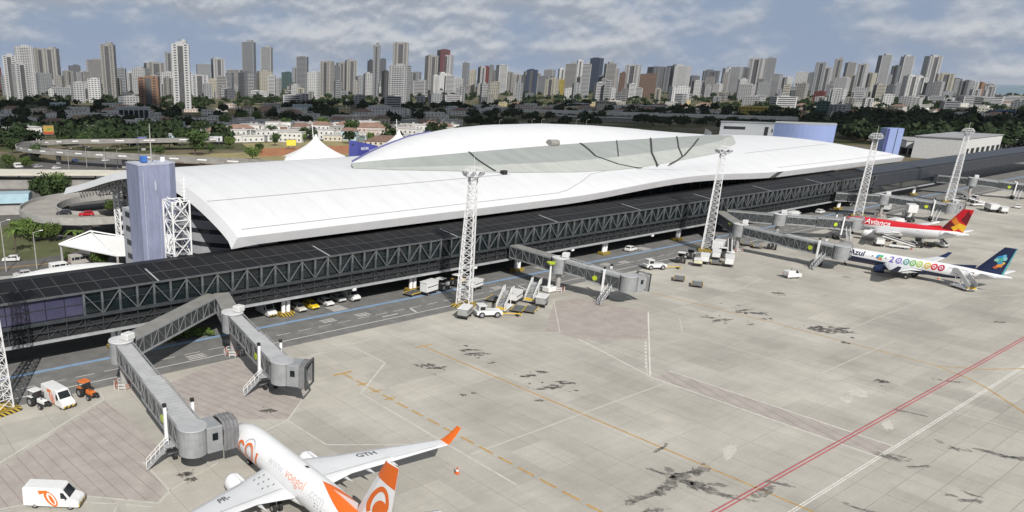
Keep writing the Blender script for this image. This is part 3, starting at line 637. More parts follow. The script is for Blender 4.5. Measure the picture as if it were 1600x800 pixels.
# white lattice column under the far gable, as at the near one
def lattice_box(b, x0, x1, y0, y1, z0, z1, nz, r, m, m2=None):
    C4 = [(x0, y0), (x1, y0), (x1, y1), (x0, y1)]; h = (z1 - z0) / nz
    for p in C4: b.bar((*p, z0), (*p, z1), r * 1.6, r * 1.6, m)
    for k in range(nz + 1):
        z = z0 + k * h
        for p, q in zip(C4, C4[1:] + C4[:1]): b.bar((*p, z), (*q, z), r, r, m)
    for k in range(nz):
        for p, q in zip(C4, C4[1:] + C4[:1]):
            b.bar((*p, z0 + k * h), (*q, z0 + (k + 1) * h), r * .9, r * .9, m); b.bar((*q, z0 + k * h), (*p, z0 + (k + 1) * h), r * .9, r * .9, m)
b = MB(); lattice_box(b, 72, 76, 206, 210, 0, 15.5, 6, .25, M_WHT); b.build('lattice_column', term)
# blue slab tower and lattice stair tower at the left gable
def tower_mat(name, col):
    m = mat(name, col, .7, var=.20, scale=.9, stretch=(1, 1, .22)); return m
M_BT = tower_mat('periwinkle_render', (.235, .255, .365)); M_SCUFF = mat('scuffed_render', (.42, .44, .52), .8, var=.3, scale=1.2)
bt = thing('blue_tower', 'tall faded blue rendered tower beside the left end of the roof', 'tower', (53.8, 141.5, 0))
b = MB(); b.prism([(0, 0), (6.4, 0), (8.2, 1.2), (8.2, 6.4), (0, 6.6)], 0, 28.3, M_BT); shaft = b.build('shaft', bt)
b = MB(); b.prism([(-.05, -.05), (6.4, -.05), (8.25, 1.2), (8.25, 6.45), (-.05, 6.65)], 28.35, 28.6, M_SCUFF); b.build('coping', bt)
b = MB(); b.box((.9, -.03, 14), (.12, .04, 27), M_SCUFF); b.build('render_joint', shaft)
b = MB(); 
pts = [(3.3, 25.5), (3.4, 23), (3.6, 21.2), (3.5, 18.6), (4.0, 18.5), (3.9, 14), (3.8, 9.5), (4.1, 6)]
for p, q in zip(pts[:-1], pts[1:]): b.bar((p[0], -.03, p[1]), (q[0], -.03, q[1]), .04, .12, M_SCUFF)
b.box((3.35, -.03, 24.4), (.35, .03, 1.7), M_SCUFF); b.build('render_crack', shaft)
b = MB(); b.box((2.4, 3, 29.3), (1.2, 1.2, 1.2), mat('blue_tank', (.05, .15, .45), .5), bev=.1); b.build('roof_tank', bt)
b = MB(); b.cyl((4.0, 3, 28.5), (4.0, 3, 36), .16, .08, M_CONC, 8); b.cyl((1.9, 4, 28.5), (1.9, 4, 35), .06, .04, M_STEEL, 6); b.build('antenna', bt)
b = MB(); b.cyl((6.8, 4, 28.6), (6.8, 4, 29.4), .5, .5, M_WHT, 12); b.build('dish', bt)
lt = thing('lattice_tower', 'white steel lattice stair tower in front of the gable', 'lattice tower', (57.4, 134.5, 0))
b = MB(); lattice_box(b, 0, 3.6, 0, 4.4, 0, 22, 6, .17, M_WHT); b.build('frame', lt)
b = MB()
for k in range(14):
    z = 1 + k * 1.5; b.box((1.8, 2.2, z), (2.6, 3.4, .12), M_BEAM); b.bar((.5, .6, z), (3.0, 3.6, z + 1.5), .1, .1, M_WHT); b.bar((3.1, .6, z + .8), (.6, 3.8, z + 2.0), .1, .1, M_WHT)
b.build('stairs', lt)
b = MB(); lattice_box(b, -1.1, 0, .2, 1.6, 12, 15.5, 1, .16, M_WHT); b.build('landing', lt)
b = MB(); b.bar((3.0, 1, 22), (3.0, 1, 26.5), .25, .25, M_WHT)
for k in range(6): b.box((3.0, 1, 22.4 + k * .7), (1.1, .12, .12), M_WHT)
b.build('ladder_mast', lt)
b = MB(); b.box((4.6, 4.2, 7), (.9, 1.2, 14), M_BT); b.build('blue_panel', lt)
# ================================================================== LIGHT MASTS
M_MAST = mat('mast_white', (.72, .72, .72), .5, var=.1, scale=1)
M_LAMP = mat('lamp_glass', (.55, .57, .58), .15, var=.1)
def make_mast():
    t = thing('light_mast', 'x', 'light mast', group='lattice floodlight masts along the apron')
    Ht, w0, w1, n = 26.6, 1.35, .72, 17
    wz = lambda z: w0 + (w1 - w0) * z / Ht
    C = lambda z: [(wz(z) * sx, wz(z) * sy, z) for sx, sy in ((-1, -1), (1, -1), (1, 1), (-1, 1))]
    for k in range(4):
        b = MB(); b.bar(C(.5)[k], C(Ht)[k], .17, .17, M_MAST); b.build('leg', t)
    b = MB()
    for k in range(n):
        z0, z1 = .5 + (Ht - .5) * k / n, .5 + (Ht - .5) * (k + 1) / n; a, c = C(z0), C(z1)
        for i in range(4):
            j = (i + 1) % 4; b.bar(a[i], a[j], .08, .08, M_MAST)
            b.bar(a[i], c[j], .075, .075, M_MAST)
            b.bar(a[j], c[i], .075, .075, M_MAST)
    b.build('bracing', t)
    b = MB(); b.bar((0, wz(5) * .9, .5), (0, .62, Ht), .10, .42, M_MAST)
    for k in range(60): b.box((0, wz(k * .44) * .8, .6 + k * .44), (.45, .05, .05), M_MAST)
    b.build('ladder', t)
    b = MB(); b.box((0, 0, .3), (4.2, 4.2, .6), M_STRIPE, bev=.05); b.build('plinth', t)
    b = MB(); b.cyl((0, 0, Ht), (0, 0, Ht + .25), 1.5, 1.6, M_MAST, 16)
    for k in range(16):
        a = 2 * pi * k / 16; c = 2 * pi * (k + 1) / 16
        for z, r_ in ((Ht + .3, 1.9), (Ht + 1.2, 1.9), (Ht + 1.9, 1.3)):
            b.bar((r_ * cos(a), r_ * sin(a), z), (r_ * cos(c), r_ * sin(c), z), .09, .09, M_MAST)
        b.bar((1.9 * cos(a), 1.9 * sin(a), Ht + .2), (1.9 * cos(a), 1.9 * sin(a), Ht + 1.2), .07, .07, M_MAST); b.bar((1.9 * cos(a), 1.9 * sin(a), Ht + 1.2), (1.3 * cos(a), 1.3 * sin(a), Ht + 1.9), .06, .06, M_MAST)
    hd = b.build('head_frame', t)
    for k in range(8):
        a = 2 * pi * k / 8 + .2; b = MB(); p = Vector((1.75 * cos(a), 1.75 * sin(a), Ht + .75)); d = Vector((cos(a), sin(a), -.7)).normalized()
        b.cyl(p, p + d * .35, .22, .42, M_STEEL, 12); b.cyl(p + d * .36, p + d * .39, .40, .40, M_LAMP, 12); b.build('floodlight', hd)
    b = MB(); b.cyl((0, 0, Ht + .2), (0, 0, Ht + 4.2), .07, .03, M_MAST, 6); b.build('lightning_rod', t)
    return t
mp_ = make_mast(); mu = []
for (x, y, a, lab) in [(109.2, 106.4, .5, 'white lattice floodlight mast by the white stair trucks and tug'), (204.6, 108.2, .5, 'white lattice floodlight mast right of the RECIFE lettering'), (305.5, 110.1, .4, 'white lattice floodlight mast behind the red and white airliner'),
                       (374.8, 104.9, .4, 'farthest white lattice floodlight mast, before the blue-grey far end of the pier'), (17.2, 104.6, .3, 'white lattice floodlight mast cut by the left edge of the picture')]:
    put(mp_, mu, (x, y, 0), a, lab)
# ================================================================== JET BRIDGES
M_BRG = mat('bridge_grey_panel', (.32, .33, .335), .5, var=.16, scale=.8, metal=.2)
M_TRUSS = mat('bridge_truss', (.20, .205, .21), .6, var=.15)
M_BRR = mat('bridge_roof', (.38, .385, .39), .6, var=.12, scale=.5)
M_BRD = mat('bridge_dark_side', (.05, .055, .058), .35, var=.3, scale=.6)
M_BRB = mat('bridge_bellows', (.17, .17, .175), .8, var=.2, scale=1)
M_ORANGE = mat('safety_orange', (.60, .12, .03), .6)
M_KHAKI = mat('walkway_roof', (.21, .205, .19), .85, var=.15, scale=.4)
M_SIGN = mat('yellow_green_sign', (.45, .55, .03), .5)
def box_tunnel(name, a, b_, w, h, z0, z1, parent, roofm, sidem, ribs=True, truss=True, step=1.6):
    """rectangular walkway from plan point a (floor z0) to b_ (floor z1)"""
    a, b_ = Vector((*a, z0)), Vector((*b_, z1)); d = b_ - a; Ln = d.length; d.normalize(); s = Vector((-d.y, d.x, 0)).normalized() * w / 2; up = Vector((0, 0, h))
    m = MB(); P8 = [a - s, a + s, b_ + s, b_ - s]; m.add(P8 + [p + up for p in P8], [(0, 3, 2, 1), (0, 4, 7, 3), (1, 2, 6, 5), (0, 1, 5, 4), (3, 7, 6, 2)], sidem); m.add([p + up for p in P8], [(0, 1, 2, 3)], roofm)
    t = m.build(name, parent)
    m = MB()
    for sg in (-1, 1):
        for zz, hh in ((.12, .34), (h - .16, .36)):
            m.bar(a + s * sg * 1.02 + Vector((0, 0, zz)), b_ + s * sg * 1.02 + Vector((0, 0, zz)), .12, hh, M_BRG)
    m.build('chord', t)
    n = max(2, int(Ln / step))
    for sg in (-1, 1):
        m = MB()
        for zz in (.2, h - .25): m.bar(a + s * sg * 1.03 + Vector((0, 0, zz)), b_ + s * sg * 1.03 + Vector((0, 0, zz)), .1, .1, M_BRG)
        for k in range(n + 1):
            q = a + d * (Ln * k / n) + s * sg * 1.03; m.bar(q + Vector((0, 0, .2)), q + Vector((0, 0, h - .2)), .08, .08, M_TRUSS)
            if k < n:
                q2 = q + d * (Ln / n); m.bar(q + Vector((0, 0, .25 if k % 2 else h - .3)), q2 + Vector((0, 0, h - .3 if k % 2 else .25)), .07, .07, M_TRUSS)
        m.build('side_truss', t)
    if ribs:
        m = MB(); n = max(2, int(Ln / .75))
        for k in range(n + 1):
            p = a + d * (Ln * k / n) + up + Vector((0, 0, .03)); m.bar(p - s * .98, p + s * .98, .10, .08, roofm)
        m.build('roof_ribs', t)
    return t
def jet_bridge(pier_pt, rot, cab, facing, label, zr=4.5, zc=3.1, fixed_roof=None, docked=True, bell=2.2, cabl=2.6, signs=True):
    """parts in local coordinates with the rotunda column at the origin"""
    T = thing('jet_bridge', label, 'jet bridge', (rot[0], rot[1], 0), 0, 'boarding bridges along the pier')
    R0 = Vector(rot); P = Vector(pier_pt) - R0; Cc = Vector(cab) - R0
    # fixed walkway
    dn_ = (Vector((0, 0)) - P).normalized()
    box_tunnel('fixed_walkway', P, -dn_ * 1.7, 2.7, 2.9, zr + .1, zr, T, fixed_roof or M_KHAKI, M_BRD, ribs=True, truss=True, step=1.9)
    b = MB(); b.cyl((0, 0, zr - .3), (0, 0, zr + 3.0), 1.8, 1.8, M_BRG, 20, smooth=False); rt_ = b.build('rotunda', T)
    b = MB(); b.cyl((0, 0, zr + 3.02), (0, 0, zr + 3.16), 1.9, 1.85, mat('pale_grey_cap', (.55, .55, .55), .6), 20); b.build('rotunda_cap', rt_)
    b = MB(); b.box((.9, -.6, zr + 3.7), (1.7, 1.4, 1.0), mat('unit_white', (.62, .62, .61), .5), bev=.12, rz=.4); b.build('air_unit', rt_)
    b = MB(); b.cyl((0, 0, 0), (0, 0, zr - .3), .55, .55, M_CONC, 14); b.cyl((0, 0, 0), (0, 0, .5), 1.1, 1.1, M_CONC, 14); cl = b.build('column', T)
    b = MB()
    for k in range(10):
        a = 2 * pi * k / 10; a2 = a + 2 * pi / 10
        for z in (.45, .95): b.bar((1.6 * cos(a), 1.6 * sin(a), z), (1.6 * cos(a2), 1.6 * sin(a2), z), .07, .07, M_ORANGE if k % 2 else M_WHT)
        b.bar((1.6 * cos(a), 1.6 * sin(a), 0), (1.6 * cos(a), 1.6 * sin(a), .95), .07, .07, M_WHT)
    b.build('guard_rail', cl)
    # telescopic tunnel
    d = Cc.normalized(); Ln = Cc.length; p0 = d * 1.6; p1 = d * (Ln * .52); p2 = d * (Ln - 1.4)
    zmid = zr + (zc - zr) * .52
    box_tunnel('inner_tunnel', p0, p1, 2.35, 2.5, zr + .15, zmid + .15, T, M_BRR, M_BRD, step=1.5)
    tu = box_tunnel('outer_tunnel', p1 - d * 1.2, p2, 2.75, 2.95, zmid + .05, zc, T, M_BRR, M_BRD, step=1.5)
    s = Vector((-d.y, d.x))
    b = MB()
    for sg in (-1, 1):
        q0, q1 = p1 + s * 1.5 * sg, p2 + s * 1.5 * sg
        b.bar((*q0, zmid + 3.2), (*q1, zc + 3.15), .1, .1, M_BRG); b.bar((*(p0 + s * 1.3 * sg), zr + 3.0), (*(p1 + s * 1.3 * sg), zmid + 3.0), .12, .2, M_BRG)
    b.build('cable_tray', tu)
    # drive column
    dp = d * (Ln - 4.6); zt = zc + .4
    for sg in (-1, 1):
        b = MB(); q = dp + s * 1.75 * sg; b.box((*q, zt + 1.0), (.36, .36, 4.6 + 1.0), M_WHT, rz=atan2(d.y, d.x)); b.box((*q, zt + 3.95), (.44, .44, .4), M_BLK, rz=atan2(d.y, d.x)); b.build('lift_leg', T)
    b = MB(); b.bar((*(dp - s * 1.8), 1.15), (*(dp + s * 1.8), 1.15), .5, .45, M_BRB); b.bar((*dp, .6), (*dp, 1.2), .8, .8, M_BRB); bo = b.build('bogie', T)
    for sg in (-1, 1):
        b = MB(); q = dp + s * .85 * sg; b.cyl((*(q - s * .22), .55), (*(q + s * .22), .55), .55, .55, M_BLK, 16); b.build('wheel', bo)
    # cab
    fd = Vector((cos(facing), sin(facing)))
    b = MB(); b.cyl((*Cc, zc - .2), (*Cc, zc + 3.1), 1.7, 1.7, M_BRG, 20, smooth=False); cr_ = b.build('cab_rotunda', T)
    b = MB(); b.cyl((*Cc, zc + 3.12), (*Cc, zc + 3.25), 1.8, 1.75, M_BRR, 20); b.build('rotunda_cap', cr_)
    b = MB(); cc_ = Cc + fd * (1.2 + cabl / 2); b.box((*cc_, zc + 1.5), (cabl, 3.1, 3.3), M_BRG, rz=facing, bev=.08); cb = b.build('cab', T)
    b = MB(); sd_ = Vector((-fd.y, fd.x))
    for sg in (-1, 1): b.box((*(cc_ + sd_ * 1.57 * sg), zc + 1.9), (.7, .06, .9), M_GLASS, rz=facing)
    b.build('cab_window', cb)
    # folding bellows: a row of hoops
    hb = MB(); nb = 8
    for k in range(nb):
        t0 = k / nb; q = cc_ + fd * (cabl / 2 + .05 + bell * t0); sc = 1.0 + .04 * (k % 2)
        prof = [(-1.65, -.1), (-1.65, 2.6), (-1.2, 3.35), (0, 3.6), (1.2, 3.35), (1.65, 2.6), (1.65, -.1)]
        for (u0, v0), (u1, v1) in zip(prof[:-1], prof[1:]):
            a0 = q + sd_ * u0 * sc; a1 = q + sd_ * u1 * sc; e0 = a0 + fd * bell / nb; e1 = a1 + fd * bell / nb; mm = 1.0 + .04 * ((k + 1) % 2)
            e0 = q + fd * bell / nb + sd_ * u0 * mm; e1 = q + fd * bell / nb + sd_ * u1 * mm
            hb.add([(*a0, zc - .1 + v0 * sc), (*a1, zc - .1 + v1 * sc), (*e1, zc - .1 + v1 * mm), (*e0, zc - .1 + v0 * mm)], [(0, 1, 2, 3)], M_BRB)
    hb.build('bellows', cb)
    if not docked:
        b = MB(); q = cc_ + fd * (cabl / 2 + .1 + bell)
        for u in (-1.72, 1.72): b.bar((*(q + sd_ * u), zc - .2), (*(q + sd_ * u), zc + 3.3), .22, .22, M_BRD)
        b.bar((*(q - sd_ * 1.8), zc + 3.35), (*(q + sd_ * 1.8), zc + 3.35), .22, .22, M_BRD); b.bar((*(q - sd_ * 1.8), zc - .25), (*(q + sd_ * 1.8), zc - .25), .22, .22, M_BRD); b.build('door_frame', cb)
        b = MB(); b.box((*(cc_ + fd * (cabl / 2 + .03)), zc + 1.35), (.06, 2.2, 2.5), mat('pale_interior', (.55, .55, .53), .7), rz=facing); b.box((*(cc_ + fd * (cabl / 2 + .08)), zc + 1.4), (.05, .7, 1.7), M_BRD, rz=facing); b.build('inner_door', cb)
    # service stairs on the side away from the aircraft
    side = -1 if (s.dot(fd) > 0) else 1
    b = MB(); e0 = dp + s * side * 2.0 + d * 1.6; base = e0 + s * side * 2.6 - d * .8
    for k in range(11):
        t0 = (k + .5) / 11; q = e0 + (base - e0) * t0; b.box((*q, zc * (1 - t0) + .1), (.4, .9, .06), M_BEAM, rz=atan2((base - e0).y, (base - e0).x))
    st = b.build('stairs', T)
    b = MB(); dirv = (base - e0).normalized(); sp = Vector((-dirv.y, dirv.x)) * .5
    for sg in (-1, 1):
        b.bar((*(e0 + sp * sg), zc), (*(base + sp * sg), .15), .08, .25, M_BRG); b.bar((*(e0 + sp * sg), zc + 1), (*(base + sp * sg), 1.15), .06, .06, M_WHT)
        for k in range(6):
            q = e0 + (base - e0) * (k / 5) + sp * sg; z = zc * (1 - k / 5) + .15; b.bar((*q, z), (*q, z + 1.0), .05, .05, M_WHT)
    b.build('handrail', st)
    b = MB(); b.box((*(e0 - s * side * .2), zc - .05), (1.6, 1.6, .1), M_BEAM, rz=atan2(d.y, d.x)); b.build('landing', st)
    if signs:
        b = MB(); q = d * (Ln - 7) - s * 1.5; 
        for sg in (-1, 1):
            q = d * (Ln - 6.6) + s * 1.5 * sg; b.cyl((*q, zc + 1.7), (*(q + s * .05 * sg), zc + 1.7), .55, .55, M_SIGN, 16)
        b.build('gate_sign', tu)
    return T
jet_bridge((57.5, 118.4), (34.9, 103.5), (32.4, 73.6), radians(-2), 'jet bridge docked to the white and orange airliner in the foreground', bell=2.0, cabl=2.0)
jet_bridge((59.2, 118.4), (55.4, 107), (52.4, 86.2), radians(-52), 'empty jet bridge with its open cab facing right, second from left', docked=False, bell=1.0, cabl=1.9)
jet_bridge((137, 118.4), (135.4, 103.6), (138.8, 88.6), radians(-8), 'empty jet bridge in the middle of the apron with a round green sign', docked=False, bell=1.0, cabl=2.1)
jet_bridge((228, 118.4), (211.5, 103.5), (210.6, 77.6), radians(14), 'jet bridge docked to the airliner with the blue tail', bell=2.0)
jet_bridge((232, 118.4), (238.5, 106), (257.5, 93.2), radians(12), 'jet bridge docked to the airliner with the red roof and tail', bell=2.2)
jet_bridge((305, 118.4), (313, 106), (319.5, 88.5), radians(-10), 'empty jet bridge beyond the red and yellow tail', docked=False, bell=1.2)
jet_bridge((402, 118.4), (404, 107), (411, 90), radians(-10), 'empty jet bridge at the right edge, right of the farthest mast', docked=False, bell=1.2)
# ================================================================== AIRCRAFT
M_AW = mat('aircraft_white', (.80, .80, .80), .28, var=.03, scale=.4, coat=.3)
M_WING = mat('wing_grey', (.60, .61, .62), .4, var=.05, scale=.5)
M_AORG = mat('aircraft_orange', (.74, .145, .015), .3, var=.04)
M_AGREY = mat('logo_grey', (.42, .42, .45), .4, var=.03)
M_NAVY = mat('aircraft_navy', (.012, .022, .075), .3, var=.05)
M_ARED = mat('aircraft_red', (.62, .015, .025), .3, var=.04)
M_ADRED = mat('aircraft_dark_red', (.17, .012, .018), .3, var=.04)
M_AYEL = mat('aircraft_yellow', (.85, .50, .03), .35, var=.04)
M_AORA = mat('aircraft_amber', (.75, .24, .03), .35, var=.04)
M_WINDOW = mat('cabin_window', (.03, .035, .045), .15, var=0.0)
M_METAL = mat('bare_metal', (.5, .5, .5), .3, metal=.9, var=.1)
def split_paint(name, ca, cb, z0, k):
    """two-colour livery: ca above the sloping line z = z0 + k*y (object space), cb below"""
    m = mat(name, ca, .28, var=0, coat=.3); t = m.node_tree; b = t.nodes['Principled BSDF']; n = t.nodes.new; l = t.links.new
    sp = n('ShaderNodeSeparateXYZ'); l(n('ShaderNodeTexCoord').outputs['Object'], sp.inputs[0])
    m1 = n('ShaderNodeMath'); m1.operation = 'MULTIPLY_ADD'; l(sp.outputs['Y'], m1.inputs[0]); m1.inputs[1].default_value = -k; l(sp.outputs['Z'], m1.inputs[2])
    gt = n('ShaderNodeMath'); gt.operation = 'GREATER_THAN'; l(m1.outputs[0], gt.inputs[0]); gt.inputs[1].default_value = z0
    mx = n('ShaderNodeMix'); mx.data_type = 'RGBA'; l(gt.outputs[0], mx.inputs[0]); mx.inputs[6].default_value = (*cb, 1); mx.inputs[7].default_value = (*ca, 1); l(mx.outputs[2], b.inputs['Base Color']); return m
class Plane:
    def __init__(s, name, label, loc, rz, L, R, hz, body, wing_a, half, fin_h, engine_a, engine_s, engine_r, m_eng, m_fin, m_winglet, tail_half, finr=(8.0, 1.6), fint=(3.1, .1), wl=1.0):
        s.L, s.R, s.hz = L, R, hz; s.T = thing(name, label, 'airliner', (loc[0], loc[1], 0), rz)
        s.tl = L * .36
        # fuselage
        st = [0, .12, .35, .8, 1.5, 2.4, 3.5, 4.8, 6.2]; n = 32
        st += [6.2 + (L - s.tl - 6.2) * k / 8 for k in range(1, 9)] + [L - s.tl + s.tl * k / 10 for k in range(1, 11)]
        rings = []
        for a in st:
            r_, zc = s.rad(a), s.zc(a); rings.append([(r_ * cos(2 * pi * i / n), -a, zc + 1.05 * r_ * sin(2 * pi * i / n)) for i in range(n)])
        b = MB(); b.loft(rings, body); s.fus = b.build('fuselage', s.T)
        # windows
        b = MB()
        for sg in (-1, 1):
            a = 6.6
            while a < L - s.tl + 4.5:
                r_ = s.rad(a); z = hz + .38; ph = math.asin(.38 / (1.05 * r_)); x = r_ * cos(ph) + .015; dz = .2
                b.add([(sg * x, -a, z - dz), (sg * x, -a - .26, z - dz), (sg * (x - .07), -a - .26, z + dz), (sg * (x - .07), -a, z + dz)], [(0, 1, 2, 3)], M_WINDOW); a += .52 if rnd.random() > .07 else 1.04
        b.build('cabin_windows', s.fus, kind='stuff')
        b = MB()
        for k in range(-2, 2):
            a0, a1 = radians(90 + k * 22 + 2), radians(90 + (k + 1) * 22 - 2); r0, r1 = s.rad(1.35), s.rad(2.2)
            b.add([(r0 * 1.02 * cos(a0) * 1.05, -1.35, s.zc(1.35) + 1.06 * r0 * sin(a0)), (r0 * 1.02 * cos(a1) * 1.05, -1.35, s.zc(1.35) + 1.06 * r0 * sin(a1)), (r1 * 1.03 * cos(a1), -2.2, s.zc(2.2) + 1.07 * r1 * sin(a1)), (r1 * 1.03 * cos(a0), -2.2, s.zc(2.2) + 1.07 * r1 * sin(a0))], [(0, 1, 2, 3)], M_WINDOW)
        b.build('cockpit_window', s.fus)
        for sg in (-1, 1):
            for da in (4.6, L - s.tl + 5.6):
                b = MB(); r_ = s.rad(da) + .012; w = .42
                for z0, z1 in ((-.75, 0), (0, .6), (.6, 1.05)):
                    pts = [(sg * r_ * cos(math.asin(max(-1, min(1, q / 1.05 / r_)))), -da + dd, s.zc(da) + q) for dd, q in ((w, z0), (-w, z0), (-w, z1), (w, z1))]
                    b.add(pts, [(0, 1, 2, 3)], mat('door_outline_grey', (.66, .67, .68), .4))
                b.build('door', s.fus)
        # wings
        s.wing_a, s.half = wing_a, half; s.rootc, s.kinkc, s.tipc = L * .215, L * .145, L * .048
        s.wz0 = hz - R * .55
        for sg in (-1, 1):
            b = MB(); rings = []
            for q in (R * .5, R * .9, half * .33, half * .66, half):
                le, ch, z = s.wle(q), s.wch(q), s.wzc(q); th = ch * (.13 if q < half * .3 else .10)
                pr = [(0, 0), (.06, .38), (.2, .55), (.45, .5), (.75, .25), (1, .02), (1, -.02), (.75, -.12), (.4, -.38), (.15, -.42), (.04, -.25)]
                rings.append([(sg * q, -(le + u * ch), z + v * th) for u, v in pr])
            b.loft(rings, M_WING); wg = b.build('wing', s.T)
            b = MB(); tip = rings[-1]; rr = [tip]; ch = s.wch(half)
            for k in range(1, 6):
                t0 = k / 5; off = Vector((sg * (.75 * (1 - cos(t0 * pi / 2)) * .6 + .5 * t0), -(1.5 * t0 + .3 * t0), wl * (2.35 * t0 * t0 * .4 + 2.35 * t0 * .6 if k > 1 else .25))); sc = 1 - .55 * t0
                cy0 = -(s.wle(half)); rr.append([(p[0] + off.x + (0 if k < 2 else (p[2] - s.wzc(half)) * -sg * .8), cy0 + (p[1] - cy0) * sc + off.y, s.wzc(half) + (p[2] - s.wzc(half)) * (1 - .7 * t0) + off.z) for p in tip])
            b.loft(rr, m_winglet, capa=False); b.build('winglet', wg)
            for q in (half * .30, half * .46, half * .62):
                b = MB(); le, ch, z = s.wle(q), s.wch(q), s.wzc(q); P0 = Vector((sg * q, -(le + ch * .55), z - ch * .05)); P1 = Vector((sg * q, -(le + ch * 1.18), z - .35))
                b.cyl(P0, (P0 + P1) / 2 + Vector((0, 0, -.2)), .08, .24, M_WING, 8); b.cyl((P0 + P1) / 2 + Vector((0, 0, -.2)), P1, .24, .04, M_WING, 8); b.build('flap_fairing', wg)
            b = MB()
            for u, q0, q1 in ((.72, R * 1.1, half * .62), (.80, half * .64, half * .93), (.13, half * .3, half * .97)):
                c0 = (sg * q0, -(s.wle(q0) + u * s.wch(q0)), s.wtop(q0, u) + .015); c1 = (sg * q1, -(s.wle(q1) + u * s.wch(q1)), s.wtop(q1, u) + .015); b.bar(c0, c1, .05, .02, mat('panel_line', (.30, .30, .31), .6))
            b.build('panel_line', wg)
            # engine
            ea, es, er = engine_a, engine_s * sg, engine_r; ez = s.wzc(engine_s) - er * 1.05 - .25
            prof = [(0, .86), (.05, .95), (.5, 1.04), (1.4, 1.06), (2.4, .95), (3.2, .74), (3.25, .62), (4.0, .42), (4.6, .12)]
            nn = 24; rg = [[(es + r_ * er * cos(2 * pi * i / nn), -(ea + a * er * .85), ez + r_ * er * sin(2 * pi * i / nn)) for i in range(nn)] for a, r_ in prof]
            b = MB(); b.loft(rg[:7], m_eng, capa=False, capb=False); en = b.build('engine', s.T)
            b = MB(); b.loft(rg[5:], M_METAL, capa=False); b.build('exhaust_cone', en)
            b = MB(); inner = [[(es + r_ * er * cos(2 * pi * i / nn), -(ea + a), ez + r_ * er * sin(2 * pi * i / nn)) for i in range(nn)] for a, r_ in ((0, .86), (.25, .8), (.8, .78))]
            b.loft(inner, M_METAL, capa=False, capb=False); b.add(inner[-1], [tuple(range(nn))], M_BLK); b.build('intake', en)
            b = MB(); b.cyl((es, -(ea + .35), ez), (es, -(ea + .8), ez), .04, er * .28, M_METAL, 12); b.build('spinner', en)
            b = MB(); b.box((es, -(ea + 3.2 * er * .85), ez + er * 1.0), (.3, 3.4, er * .8), m_eng, bev=.08); b.build('pylon', en)
        # belly fairing
        b = MB(); rg = []
        for t0 in range(9):
            u = t0 / 8; a = wing_a - 1 + (s.rootc + 3) * u; r_ = R * (.35 + .72 * sin(pi * u) ** .5); rg.append([(r_ * cos(2 * pi * i / 16), -a, hz - R * .62 + .62 * r_ * sin(2 * pi * i / 16)) for i in range(16)])
        b.loft(rg, M_NAVY if m_eng is M_NAVY else M_AW); b.build('belly_fairing', s.T)
        # fin and tailplane
        s.fin_h = fin_h; zb = hz + R * .55; s.fzb = zb; s.fr = (L - finr[0], L - finr[1]); s.ft = (L - fint[0], L - fint[1])
        b = MB(); rg = []
        for u in (0, .25, .5, .75, 1):
            z = zb + (fin_h - zb) * u; le, te = s.flim(z); c = te - le
            rg.append([(0, -le, z), (s.fth(z, .2), -(le + .2 * c), z), (s.fth(z, .6), -(le + .6 * c), z), (.01, -te, z), (-.01, -te, z), (-s.fth(z, .6), -(le + .6 * c), z), (-s.fth(z, .2), -(le + .2 * c), z)])
        b.loft(rg, m_fin, smooth=False); s.fin = b.build('fin', s.T)
        b = MB(); z = zb + .2; b.add([(0, -(s.fr[0] - 4.2), s.zc(L - 12) + R * 1.02), (.1, -(s.fr[0] + .4), zb + .3), (-.1, -(s.fr[0] + .4), zb + .3), (0, -(s.fr[0] + .6), zb + 1.55)], [(0, 1, 3), (0, 3, 2)], m_fin); b.build('dorsal_fin', s.fin)
        for sg in (-1, 1):
            b = MB(); rg = []
            for q in (0.3, tail_half * .5, tail_half):
                u = q / tail_half; le = L - 6.0 + 3.6 * u; ch = 3.6 - 2.2 * u; z = hz + R * .42 + .75 * u
                rg.append([(sg * q, -(le + a * ch), z + v * ch * .1) for a, v in ((0, 0), (.2, .5), (.6, .35), (1, 0), (.6, -.3), (.2, -.45))])
            b.loft(rg, M_WING); b.build('tailplane', s.T)
        # gear
        for (gs, ga, r_) in ((-R * 1.45, wing_a + s.rootc * .72, .56), (R * 1.45, wing_a + s.rootc * .72, .56), (0, 4.3, .36)):
            b = MB(); b.cyl((gs, -ga, r_), (gs, -ga, hz - R * .8), .12, .16, M_METAL, 10); gl = b.build('landing_gear', s.T)
            for w in (-.38, .38):
                b = MB(); k = w * (1 if gs else .6); b.cyl((gs + k - .17, -ga, r_), (gs + k + .17, -ga, r_), r_, r_, M_BLK, 18); b.cyl((gs + k - .19, -ga, r_), (gs + k + .19, -ga, r_), r_ * .5, r_ * .5, M_METAL, 12); b.build('wheel', gl)
    def rad(s, a):
        if a < 6.2: return s.R * max(.02, (1 - (1 - min(a, 6.2) / 6.2) ** 2.3) ** .62)
        if a > s.L - s.tl: return s.R * (1 - .90 * ((a - s.L + s.tl) / s.tl) ** 1.6)
        return s.R
    def zc(s, a):
        if a < 6.2: return s.hz - .5 * (1 - a / 6.2) ** 2
        if a > s.L - s.tl: return s.hz + s.R * .52 * ((a - s.L + s.tl) / s.tl) ** 1.5
        return s.hz
    def wle(s, q): return s.wing_a + (q - s.R * .9) * .50 if q < s.half * .33 else s.wing_a + (s.half * .33 - s.R * .9) * .50 + (q - s.half * .33) * .46
    def wch(s, q): return float(np.interp(q, [s.R * .5, s.half * .33, s.half], [s.rootc * 1.1, s.kinkc, s.tipc]))
    def wzc(s, q): return s.wz0 + q * .098
    def wtop(s, q, u): return s.wzc(q) + float(np.interp(u, [0, .06, .2, .45, .75, 1], [0, .38, .55, .5, .25, .02])) * s.wch(q) * (.13 if q < s.half * .3 else .10)
